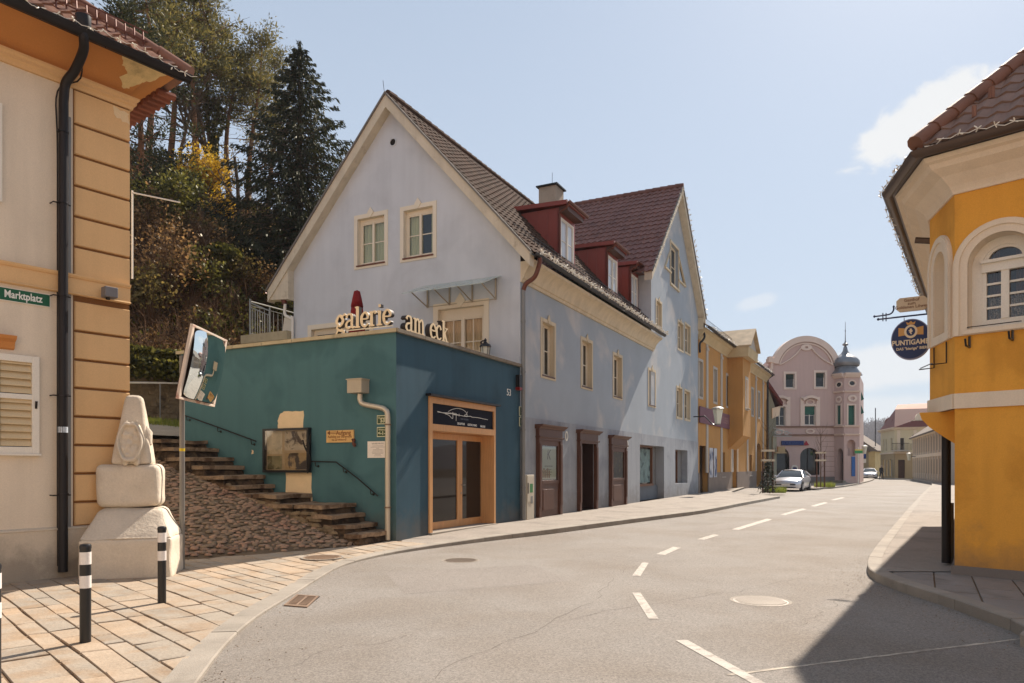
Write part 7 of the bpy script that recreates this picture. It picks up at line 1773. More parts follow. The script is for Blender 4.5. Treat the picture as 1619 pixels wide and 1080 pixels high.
q = MB(); a = gp(1222, 730); q.box(GF, gp(1221.5, 700)[0], gp(1227.6, 700)[0], 0, gp(1220, 690)[1], 0, .12); q.build('pier', mat('pale_green_pier', srgb(160, 160, 142), rough=.9, bump=.1), gg)
a, b = gp(1223, 717), gp(1241, 709); q = MB(); q.box(GF, a[0], b[0], a[1], a[1]+.12, 0, .5); q.box(GF, a[0]+.3, b[0]-.1, a[1]+.12, a[1]+.6, .1, .4); q.build('bracket_box', tanw, gg)
t = thing('hanging_sign', GF.p(gp(1226, 684)[0], gp(1226, 690)[1], .3), 'curly white and grey hanging sign on an iron arm in front of the pink house', 'sign')
q = MB(); c0_ = gp(1232, 684); q.ring(GF, c0_[0]-.15, c0_[1], .28, .16, .36, .23, .3, .34, 14); q.ring(GF, c0_[0]+.55, c0_[1]-.05, .16, .14, .21, .2, .3, .34, 10); q.tube([GF.p(gp(1221, 690)[0], gp(1221, 690)[1], .3), GF.p(gp(1250, 691)[0], gp(1221, 690)[1], .3)], .04, 5); q.tube([GF.p(gp(1221, 690)[0], c0_[1]+.4, .3), GF.p(c0_[0]+1, c0_[1]-.1, .3)], .03, 5)
q.build('scrolls', mat('pale_iron', srgb(170, 172, 170), rough=.5, bump=0), t)
# ================================================================ pink corner house with the onion turret
YP = 66.0; SC = YP/FP
FK = Frame(((1211-CXP)*SC, YP, 0), (1, 0), (0, -1)); kx = lambda x: (x-1211)*SC; kz = lambda y: EYE+(HP-y)*SC
pk = thing('pink_house', FK.p(4, 0, -4), 'pink corner house with a round topped gable and an onion domed corner turret', 'house')
XR = kx(1320)
hol = [(kx(1242.5), kx(1256.5), kz(613), kz(591)), (kx(1290), kx(1304.5), kz(612), kz(589)), (kx(1225), kx(1242), kz(673), kz(643)), (kx(1272.5), kx(1289.5), kz(672), kz(642)),
       (kx(1225), kx(1248.5), kz(751), kz(708), .5), (kx(1265.5), kx(1296), kz(751), kz(708), .5)]
mb = MB(); wall(mb, FK, kx(1211.5), XR, 0, kz(604), hol, reveal=.25); wall(mb, FK, kx(1215.5), XR, kz(604), kz(572), hol, reveal=.25)
for h in hol[4:]: spandrel(mb, FK, h, kz(722), 0, .5, 12)
mb.build('front_wall', pinkm, pk)
cx_, cz_, rr_ = kx(1274.5), kz(586), 52.5*SC; a0 = math.asin((kz(572)-cz_)/rr_); arc = [(cx_+rr_*math.cos(a0+(math.pi-2*a0)*k/24), cz_+rr_*math.sin(a0+(math.pi-2*a0)*k/24)) for k in range(25)]
q = MB(); q.prism(FK, arc, -.6, 0); q.prism(FK, [(kx(1211.5), kz(604)), (kx(1212.5), kz(590)), (kx(1216), kz(578)), (kx(1216), kz(604))], -.6, 0); q.build('gable_head', pinkm, pk)
q = MB(); d0 = math.degrees(a0); q.ring(FK, cx_, cz_, rr_-.42, rr_-.42, rr_+.12, rr_+.12, -.6, .18, 26, d0-3, 183-d0)
q.ring(FK, cx_, cz_, rr_-.62, rr_-.62, rr_-.5, rr_-.5, 0, .1, 26, d0-3, 183-d0); q.box(FK, kx(1214.5), kx(1222.5), kz(573.5), kz(567), -.5, .25); q.box(FK, kx(1215.5), kx(1221), kz(567), kz(564), -.4, .2)
for (p0, p1) in (((1220.5, 573), (1220, 584)), ((1220, 584), (1214.5, 592)), ((1214.5, 592), (1212.5, 602))): q.tube([FK.p(kx(p0[0]), kz(p0[1]), .06), FK.p(kx(p1[0]), kz(p1[1]), .06)], .14, 6)
q.build('gable_moulding', pinkt, pk)
for i, h in enumerate(hol[:4]):
    window(FK, pk, h[:4], whitep, glass, d=-.15, fw=.07, rows=1 if i < 2 else 2, leaves=1 if i < 2 else 2, surround=pinkt, sw=.2, sd=.06, sill=pinkt, sash=0)
bld = mat('green_blind', srgb(40, 92, 78), rough=.7, bump=0); q = MB(); h = hol[3]; q.box(FK, h[0]+.05, h[1]-.05, h[2]+(h[3]-h[2])*.55, h[3]-.04, -.18, -.12); q.build('blind', bld, pk)
q = MB(); h = hol[0]; 
for h in hol[:2]: q.box(FK, h[0]+.05, h[1]-.05, h[3]-.45, h[3]-.04, -.18, -.12)
q.build('dark_blind', mat('black_green_blind', srgb(34, 50, 46), rough=.7, bump=0), pk)
q = MB()
for (c_, w_) in ((kx(1233.5), 1.0), (kx(1281), .95)):
    q.box(FK, c_-w_*.95, c_-w_*.62, kz(675), kz(629), 0, .08); q.box(FK, c_+w_*.62, c_+w_*.95, kz(675), kz(629), 0, .08); q.ring(FK, c_, kz(628)-1.1, 1.02*w_, 1.02, 1.12*w_+.05, 1.24, 0, .35, 12, 48, 132); q.box(FK, c_-w_*.9, c_+w_*.9, kz(630), kz(628), 0, .2)
    q.ring(FK, c_, kz(636), .3, .16, .42, .26, 0, .07, 14); q.ring(FK, c_, kz(682), .28, .14, .42, .24, 0, .1, 14)
q.ring(FK, kx(1275), kz(549.5), .15, .1, .52, .3, 0, .12, 16)
for sg in (-1, 1): q.tube(catmull([FK.p(kx(1275)+sg*.5, kz(551), .08), FK.p(kx(1275)+sg*.95, kz(560), .08), FK.p(kx(1275)+sg*1.6, kz(569), .08), FK.p(kx(1275)+sg*2.45, kz(577), .08)], 4), .07, 5)
q.build('stucco_ornament', pinkt, pk)
q = MB(); q.sweep(FK, [(0, kz(689)), (.12, kz(689)), (.22, kz(687)), (.0, kz(686.5))], kx(1211.5), XR); q.sweep(FK, [(0, kz(676)), (.1, kz(676)), (.2, kz(674)), (0, kz(673.4))], kx(1211.5), XR)
for k in range(1, 9): q.box(FK, kx(1300), XR, kz(689)-.08-k*.46, kz(689)-.05-k*.46, 0, .012)
q.build('string_course', mat('dusky_course', srgb(150, 124, 112), rough=.9, bump=0), pk)
q = MB()
for h in hol[4:]: q.box(FK, h[0], h[1], h[2], h[3], -.52, -.5)
q.build('shop_glass', glass, pk); q = MB(); h = hol[5]; q.box(FK, (h[0]+h[1])/2-.04, (h[0]+h[1])/2+.04, h[2], h[3], -.5, -.44); q.box(FK, h[0], h[1], h[2]-.0, h[2]+.1, -.5, -.4); q.build('shop_mullion', gutterb, pk)
MB().box(FK, kx(1211.5), XR, 0, kz(754), -.02, .06).build('plinth', greyplinth, pk)
# turret
T1, T2, T3, T4 = (Vector(((x-CXP)/FP*y, y, 0)) for x, y in ((1319.5, 66), (1335, 65.0), (1359.5, 65.0), (1361.5, 67.2)))
tz = kz(594); zf = [Frame(T1, T2-T1), Frame(T2, T3-T2), Frame(T3, T4-T3)]
tl_ = [(a-b).length for a, b in ((T2, T1), (T3, T2), (T4, T3))]
f0, f1, f2 = zf
dA = (f0.px(1323.6, 700)[0], f0.px(1333.5, 700)[0], .35, f0.px(1328, 709)[1], .7); wA = (f0.px(1324, 650)[0], f0.px(1330, 650)[0], f0.px(1327, 671)[1], f0.px(1327, 641)[1])
dB = (f1.px(1339.5, 700)[0], f1.px(1353, 700)[0], .2, f1.px(1345, 695)[1], .7); wB = (f1.px(1341.5, 650)[0], f1.px(1351.5, 650)[0], f1.px(1345, 672)[1], f1.px(1345, 641)[1])
tu = MB(); wall(tu, f0, 0, tl_[0], 0, tz, [dA, wA], reveal=.2); spandrel(tu, f0, dA, dA[3]-.45, 0, .7, 10); wall(tu, f1, 0, tl_[1], 0, tz, [dB, wB], reveal=.2); spandrel(tu, f1, dB, dB[3]-.42, 0, .7, 10); wall(tu, f2, 0, tl_[2]+6, 0, tz); tur = tu.build('turret', pinkm, pk)
q = MB(); q.box(f0, dA[0], dA[1], .3, dA[3], -.75, -.7); q.build('door', blackm, tur); q = MB(); q.box(f1, dB[0], dB[1], 2.6, dB[3], -.75, -.5); q.box(f1, dB[0], dB[1], 0, 2.6, -.1, -.02); q.build('niche', pinkm, tur)
q = MB(); F_ = f1; q.box(f1, f1.px(1346.5, 720)[0], f1.px(1352, 720)[0], f1.px(1346, 753)[1], f1.px(1346, 722)[1], .01, .06); q.build('blue_panel', mat('blue_banner', srgb(44, 96, 160), rough=.5, bump=0), tur)
window(f0, tur, wA, bld, bld, d=-.1, rows=1, leaves=1, surround=pinkt, sw=.14, sd=.05); window(f1, tur, wB, bld, bld, d=-.1, rows=1, leaves=1, surround=pinkt, sw=.14, sd=.05)
q = MB()
for F_, L_ in ((f0, tl_[0]), (f1, tl_[1])):
    for z_ in (kz(689), kz(676), kz(622)): q.sweep(F_, [(0, z_), (.12, z_), (.2, z_+.14), (0, z_+.16)], 0, L_)
    q.sweep(F_, [(0, tz-.3), (.1, tz-.3), (.3, tz-.05), (.36, tz+.12), (0, tz+.12)], 0, L_); c_ = L_/2+(.03 if F_ is f1 else 0); zz_ = F_.px(1345, 606)[1]; q.ring(F_, c_, zz_, .26, .2, .38, .32, 0, .06, 14); z3 = F_.px(1345, 630)[1]; q.ring(F_, c_, z3, .2, .16, .42 if F_ is f1 else .3, .32, 0, .1, 14)
q.build('turret_trim', pinkt, tur); q = MB()
for F_, L_ in ((f0, tl_[0]), (f1, tl_[1])): q.disc(F_, L_/2, F_.px(1345, 606)[1], .25, .19, .001, .01, 14)
q.build('oval_window', glass, tur)
tc_ = Vector(((1337-CXP)/FP*66.2, 66.2, 0)); s_ = 66.2/FP; q = MB()
prof = [(25, 594.5), (24, 592), (20.5, 587), (17.5, 583.5), (17, 581), (20, 579.5), (21.5, 576), (21, 571), (18, 567), (12, 563), (7, 559.5), (4, 555), (2.6, 549), (1.6, 547), (4.2, 546), (4.4, 544), (1.4, 541.5), (.8, 538), (.45, 525), (.9, 524), (.9, 522.5), (.4, 521), (.3, 509)]
q.lathe(tc_, [(r*s_, EYE+(HP-y)*s_) for r, y in prof], 10, rot=.3); q.build('onion_dome', mat('dome_metal', srgb(132, 134, 138), rough=.4, metal=.6, var=.2, vs=1, bump=.1), tur, smooth=True)
q = MB()
for k in range(2): q.box(f0, -.1-.25*k, tl_[0]+.2+.2*k, 0, .34-.16*k, 0, .35+.3*k)
q.build('door_steps', kerbm, tur)
q = MB(); c_ = T4+Vector((0, 1.5, 0))
for (y, dx) in ((618, .0), (640, .1)): z_ = kz(y); q.hexa([T4+Vector((.0, .4, z_-.9)), T4+Vector((.55, .5, z_-.6)), T4+Vector((.55, 1.6, z_-.6)), T4+Vector((.0, 1.6, z_-.9)), T4+Vector((.0, .4, z_+.4)), T4+Vector((.2, .5, z_+.3)), T4+Vector((.2, 1.6, z_+.3)), T4+Vector((.0, 1.6, z_+.4))])
q.build('shutter', bld, tur)
q = MB(); q.add([FK.p(kx(1211.5), kz(602), -.5), FK.p(cx_, kz(545), -.5), FK.p(cx_, kz(545), -10), FK.p(kx(1211.5), kz(602), -10)], [(0, 1, 2, 3)]); q.add([FK.p(XR+2.4, kz(602), -.8), FK.p(cx_, kz(545), -.5), FK.p(cx_, kz(545), -10), FK.p(XR+2.4, kz(602), -10)], [(0, 1, 2, 3)]); q.build('roof', tiler, pk)
# bank style sign
t = thing('shop_sign', FK.p(kx(1250), kz(704), .2), 'dark blue fascia sign with a small red triangle on the pink house', 'sign')
nav = mat('navy_letters', srgb(30, 48, 104), rough=.5, var=.05, bump=0); MB().box(FK, kx(1235.5), kx(1270.5), kz(704), kz(697), .02, .12).build('fascia', nav, t); a = kx(1274.5)
text('VOLKSBANK', .40, mat('pale_blue_letters', srgb(70, 92, 140), var=0, bump=0), t, FK, kx(1253), kz(700.5), .13, ext=.01, sx=.92)
MB().prism(FK, [(a-.25, kz(704)), (a+.27, kz(704)), (a, kz(697))], .02, .12).build('triangle', mat('sign_red', srgb(150, 28, 48), rough=.5, bump=0), t)
t = thing('street_emblem', FK.p(kx(1256.5), kz(741), .1), 'small arched emblem plate on the pink wall right above the parked car', 'plate'); q = MB(); q.ring(FK, kx(1256.5), kz(741), .2, .2, .32, .34, .0, .08, 12, 0, 180); q.box(FK, kx(1256.5)-.32, kx(1256.5)-.2, kz(745), kz(741), 0, .08); q.box(FK, kx(1256.5)+.2, kx(1256.5)+.32, kz(745), kz(741), 0, .08); q.build('arch', whitep, t); MB().box(FK, kx(1256.5)-.2, kx(1256.5)+.2, kz(745), kz(739), 0, .05).build('panel', nav, t)
# pavement in front of it
zp = .12; pp = [G(1273, 772.5, zp), G(1300, 771, zp), G(1335, 768, zp), G(1360, 763.5, zp), G(1377, 759.5, zp), G(1383, 757, zp)]
line = catmull([Vector((q.x, q.y, 0)) for q in pp], 4); kerbstones(line, .2, lambda p: .12, 'kerb', side=1)
e = line[-1]; s0_ = line[0]
tag(MB().poly([Vector((p.x, p.y+.05, .12)) for p in line]+[Vector((e.x+4, e.y+40, .12)), Vector((e.x-7, e.y+40, .12)), Vector((T4.x-1, 68, .12)), Vector((21, 68, .12)), Vector((21, s0_.y+.2, .12))]).build('sidewalk', walk, loc=(30, 66, 0)), kind='structure')
# ================================================================ far end of the street
def gable_house(name, lab, P, dr_, L_, Dp, eave, ridge, wm, rm, wins_=(), nrm=None, over=.4, hip=0):
    F = Frame(P, dr_, nrm); t = thing(name, F.p(L_/2, 0, -Dp/2), lab, 'house')
    mb = MB(); wall(mb, F, 0, L_, 0, eave, [w for w in wins_], reveal=.2); mb.quad(F.p(0, 0, 0), F.p(0, 0, -Dp), F.p(0, eave, -Dp), F.p(0, eave, 0)); mb.quad(F.p(L_, 0, 0), F.p(L_, 0, -Dp), F.p(L_, eave, -Dp), F.p(L_, eave, 0)); mb.quad(F.p(0, 0, -Dp), F.p(L_, 0, -Dp), F.p(L_, eave, -Dp), F.p(0, eave, -Dp))
    if not hip:
        for s in (0, L_): mb.add([F.p(s, eave, 0), F.p(s, eave, -Dp), F.p(s, ridge-.1, -Dp/2)], [(0, 1, 2)])
    mb.build('wall', wm, t); h = hip
    mb = MB(); o = over
    A_, B_, C_, D_ = F.p(-o, eave-.1, o), F.p(L_+o, eave-.1, o), F.p(L_+o, eave-.1, -Dp-o), F.p(-o, eave-.1, -Dp-o); R1, R2 = F.p(h if h else -o, ridge, -Dp/2), F.p(L_-h if h else L_+o, ridge, -Dp/2)
    up_ = Z*.14; mb.add([A_, B_, C_, D_, R1, R2, A_+up_, B_+up_, C_+up_, D_+up_, R1+up_, R2+up_], [(6, 7, 11, 10), (8, 9, 10, 11), (9, 6, 10), (7, 8, 11), (0, 1, 7, 6), (1, 2, 8, 7), (2, 3, 9, 8), (3, 0, 6, 9), (0, 1, 2, 3)])
    mb.build('roof', rm, t)
    for w in wins_: window(F, t, w[:4], whitep, glass, d=-.12, fw=.07, rows=1, leaves=1, sash=0)
    return t, F
redr = mat('faded_red_roof', srgb(168, 120, 102), rough=.8, var=.1, vs=.5, bump=.05); drkr = mat('dark_tile_roof', srgb(108, 96, 86), rough=.85, var=.1, vs=.5, bump=.05); maroon = mat('maroon_roof', srgb(116, 62, 54), rough=.6, var=.08, vs=.5, bump=.03)
lw_ = [(1+k*2.6, 2+k*2.6, z_, z_+1.4) for k in range(4) for z_ in (1.2, 4)]
Yf = 128; gable_house('far_house', 'pale far house with a faded red roof behind the parking sign', ((1352-CXP)/FP*112, 112, 0), (.47, .88), 34, 9, 5.8, 9.4, mat('pale_far_wall', srgb(206, 200, 188), bump=0), redr, [(2+k*3.2, 3.1+k*3.2, 3.6, 5) for k in range(8)], nrm=(.88, -.47))
gable_house('far_house', 'tan far house with a dark steep roof behind the oncoming cars', ((1374-CXP)/FP*104, 104, 0), (.42, .9), 9, 8, 4.0, 7.6, tanw, drkr, [(1.5+k*2.4, 2.5+k*2.4, 1.3, 2.9) for k in range(3)], nrm=(.9, -.42))
gable_house('far_house', 'small ochre far house with a dark roof next to the beige corner building', ((1384-CXP)/FP*116, 116, 0), (.6, .8), 10, 7, 4.2, 7.0, mat('far_yellow_wall', srgb(196, 172, 120), bump=0), drkr, [], nrm=(.8, -.6))
Q1 = Vector(((1415-CXP)/FP*95, 95, 0)); Q0 = Vector(((1393-CXP)/FP*103, 103, 0)); Q2 = Vector(((1520-CXP)/FP*92, 92, 0))
cb = thing('beige_corner_building', Q1, 'beige corner building with a maroon mansard roof and a small balcony at the far end', 'house')
FQ0 = Frame(Q0, Q1-Q0); FQ1 = Frame(Q1, Q2-Q1); L0_, L1_ = (Q1-Q0).length, (Q2-Q1).length; he = EYE+(HP-677)/FP*95
def q0r(xl, yt, yb, xr): a = FQ0.px(xl, yt); b = FQ0.px(xl, yb); c_ = FQ0.px(xr, yt); return (a[0], c_[0], b[1], a[1])
def q1r(xl, yt, yb, xr): a = FQ1.px(xl, yt); b = FQ1.px(xl, yb); c_ = FQ1.px(xr, yt); return (a[0], c_[0], b[1], a[1])
w0_ = [q0r(1397.5, 727, 753, 1400.5), q0r(1402.5, 727, 753, 1405.5), q0r(1408, 726, 753, 1411.5), q0r(1397, 695, 713, 1399), q0r(1401, 695, 713, 1403), q0r(1408.8, 693, 712, 1411.5)]
w1_ = [q1r(1420.5, 727, 756, 1431.5)+(.6,), q1r(1422, 692, 712, 1430.5), q1r(1442.5, 687, 712, 1446)]
mb = MB(); wall(mb, FQ0, 0, L0_, 0, he, w0_); wall(mb, FQ1, 0, L1_, 0, he, w1_); zs_ = EYE+(HP-716)/FP*95
mb.build('wall', beigew, cb); mb = MB()
for F, L_, ws in ((FQ0, L0_, w0_[:3]), (FQ1, L1_, w1_[:1])): wall(mb, F, 0, L_, 0, zs_, ws, reveal=.1, d=.03)
mb.build('lower_wall', tanw, cb)
for F, ws in ((FQ0, w0_), (FQ1, w1_[1:])):
    for w in ws: window(F, cb, w[:4], whitep, glass, d=-.12, fw=.06, rows=1, leaves=1, sash=0)
mb = MB(); w = w1_[0]; mb.box(FQ1, w[0], w[1], 0, w[3], -.62, -.58); mb.build('door', darkw, cb)
mb = MB()
for F, L_ in ((FQ0, L0_), (FQ1, L1_)): mb.sweep(F, [(0, he-.25), (.15, he-.2), (.4, he), (.4, he+.1), (0, he+.12)], -.2, L_+.2); mb.box(F, 0, L_, zs_-.1, zs_+.1, 0, .12)
for s in (.3, 2.2, 4.2, 6.2, 9.5): mb.box(FQ1, s, s+.35, zs_, he-.3, 0, .08)
mb.build('trim', whiter, cb); w = w1_[1]
mb = MB(); mb.box(FQ1, w[0]-.9, w[1]+.5, w[2]-.15, w[2], 0, .9); b_ = mb.build('balcony', greyt, cb); mb = MB()
for k in range(15): s = w[0]-.85+k*.16; mb.tube([FQ1.p(s, w[2], .85), FQ1.p(s, w[2]+.9, .85)], .02, 3)
mb.tube([FQ1.p(w[0]-.9, w[2]+.9, .85), FQ1.p(w[1]+.5, w[2]+.9, .85)], .04, 4); mb.build('railing', iron, b_)
mb = MB(); pts = [Q0, Q1, Q2]; tp = EYE+(HP-647)/FP*97; pt2 = EYE+(HP-638)/FP*99
o_ = [Vector((Q0.x-.3, Q0.y-.3, he+.1)), Vector((Q1.x-.3, Q1.y-.5, he+.1)), Vector((Q2.x, Q2.y-.5, he+.1))]; i_ = [Vector((Q0.x+2.3, Q0.y+.6, tp)), Vector((Q1.x+1.3, Q1.y+2.3, tp)), Vector((Q2.x, Q2.y+2.3, tp))]; r_ = [Vector((Q0.x+5.5, Q0.y+2.5, pt2)), Vector((Q1.x+3.6, Q1.y+6, pt2)), Vector((Q2.x, Q2.y+6, pt2))]
for k in range(2): mb.quad(o_[k], o_[k+1], i_[k+1], i_[k])
mb.build('mansard', maroon, cb); mb = MB()
for k in range(2): mb.quad(i_[k], i_[k+1], r_[k+1], r_[k])
mb.quad(r_[0], r_[2], r_[2]+Vector((0, 8, -3)), r_[0]+Vector((0, 8, -3))); mb.build('upper_roof', redr, cb)
mb = MB(); s0_, s1_ = FQ1.px(1442, 660)[0], FQ1.px(1474, 660)[0]; zz = he+.1; mb.box(FQ1, s0_, s1_, zz, zz+.95, -1.2, -.3); mb.disc(FQ1, (s0_+s1_)/2, zz+.95, (s1_-s0_)*.33, 1.0, -1.2, -.3, 20); mb.build('pediment_dormer', whiter, cb)
mb = MB()
for k in range(2): p = Q0.lerp(Q1, .35+.5*k); mb.lathe(Vector((p.x+.9, p.y+.7, he+.6)), [(.6, 0), (.62, .5), (.45, .95), (.12, 1.2)], 10)
mb.build('round_dormers', maroon, cb, smooth=True)
# long pale house on the right side of the street
H0 = Vector(((1444-CXP)/FP*88, 88, 0)); H1 = Vector(((1500-CXP)/FP*62, 62, 0)); Lh = (H1-H0).length; FH = Frame(H0, H1-H0); 
if FH.n.x > 0: FH.n = -FH.n
lwins = [(.9+k*2.0, 1.9+k*2.0, z_, z_+1.45) for k in range(int(Lh/2)) for z_ in (.9, 3.2)]
t, F = gable_house('long_house', 'long low cream and grey house with many narrow windows beyond the yellow inn', H0, H1-H0, Lh, 8, 5.1, 8.2, mat('long_house_wall', srgb(178, 164, 148), bump=0, var=.04), drkr, lwins, nrm=FH.n, hip=3)
mb = MB(); mb.box(FH, 0, Lh, 2.62, 2.95, 0, .1)
for k in range(int(Lh/2)): mb.box(FH, .35+k*2, .6+k*2, .3, 5.0, 0, .08)
mb.sweep(FH, [(0, 4.9), (.3, 5.0), (.3, 5.15), (0, 5.2)], -.1, Lh); mb.build('trim', whiter, t)
tag(MB().poly([Vector((H0.x-.2, H0.y+8, .1)), Vector((H0.x-2.2, H0.y+8, .1)), Vector((H0.x-1.8, H0.y, .1)), Vector((lim.x-.2, lim.y, .1)), Vector((lim.x+8, lim.y, .1)), Vector((H1.x+1, H1.y, .1)), Vector((H0.x+.5, H0.y, .1))]).build('sidewalk', walk, loc=(44, 70, 0)), kind='structure')
# far wooded hill
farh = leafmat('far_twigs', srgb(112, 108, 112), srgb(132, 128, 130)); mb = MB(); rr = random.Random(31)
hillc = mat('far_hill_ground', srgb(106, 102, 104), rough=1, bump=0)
prof = []
for i in range(41): x = -60+i*18; prof.append((x, 19+5*math.sin(i*.33+2.2)+2*math.sin(i*.9)))
mb2 = MB()
for (x, h) in prof: mb2.v += [Vector((x, 300, -1)), Vector((x+10, 345, h*.62)), Vector((x+20, 400, h*.95)), Vector((x+20, 460, h))]
for i in range(40):
    for j in range(3): a = i*4+j; mb2.f.append((a, a+4, a+5, a+1))
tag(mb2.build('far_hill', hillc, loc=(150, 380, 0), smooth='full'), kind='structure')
for k in range(7000):
    x = rr.uniform(120, 300); y = rr.uniform(335, 420); i = (x-20*(y-300)/160+60)/18; i0 = max(0, min(39, int(i))); h = lerp(prof[i0][1], prof[i0+1][1], i-i0)
    hh = h*(.62+.33*(y-345)/55) if y > 345 else h*.62*(y-300)/45; H_ = rr.uniform(4, 7); p = Vector((x, y, hh-.5)); w = rr.uniform(.12, .4)
    a = p+Vector((rr.uniform(-1.2, 1.2), 0, H_)); mb.add([p-Vector((w*.5, 0, 0)), p+Vector((w*.5, 0, 0)), a], [(0, 1, 2)])
    for q in range(3): b = p.lerp(a, rr.uniform(.3, .8)); c_ = b+Vector((rr.uniform(-1.6, 1.6), rr.uniform(-1, 1), rr.uniform(.8, 2.4))); mb.add([b, b+Vector((0, 0, .3)), c_, c_+Vector((.4, 0, .2))], [(0, 1, 3, 2)])
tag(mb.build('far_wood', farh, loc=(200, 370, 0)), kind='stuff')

# ================================================================ unseen houses and paving behind the viewer, added to bounce sunlight onto shaded walls
for k, (x, w, e_, m_) in enumerate(((-30, 15, 8.5, pale_wall), (-14.5, 13, 10, whiter), (-1, 12, 8, pale_wall), (11.5, 14, 9.5, whiter))):
    gable_house('square_house', ('cream', 'white', 'low cream', 'tall white')[k]+' sunlit house on the market square, outside the picture behind the camera', (x, -15-.7*k, 0), (1, 0), w, 10, e_, e_+5, m_, redr, [(1.4+i*2.6, 2.5+i*2.6, z_, z_+1.6) for i in range(int((w-1.5)/2.6)) for z_ in (1, 4.4)], nrm=(0, 1))
sq = MB().quad(Vector((-34, -14.9, .02)), Vector((28, -14.9, .02)), Vector((28, -5.5, .02)), Vector((-34, -5.5, .02))); tag(sq.build('square_paving', flag, loc=(0, -10, 0)), kind='structure')
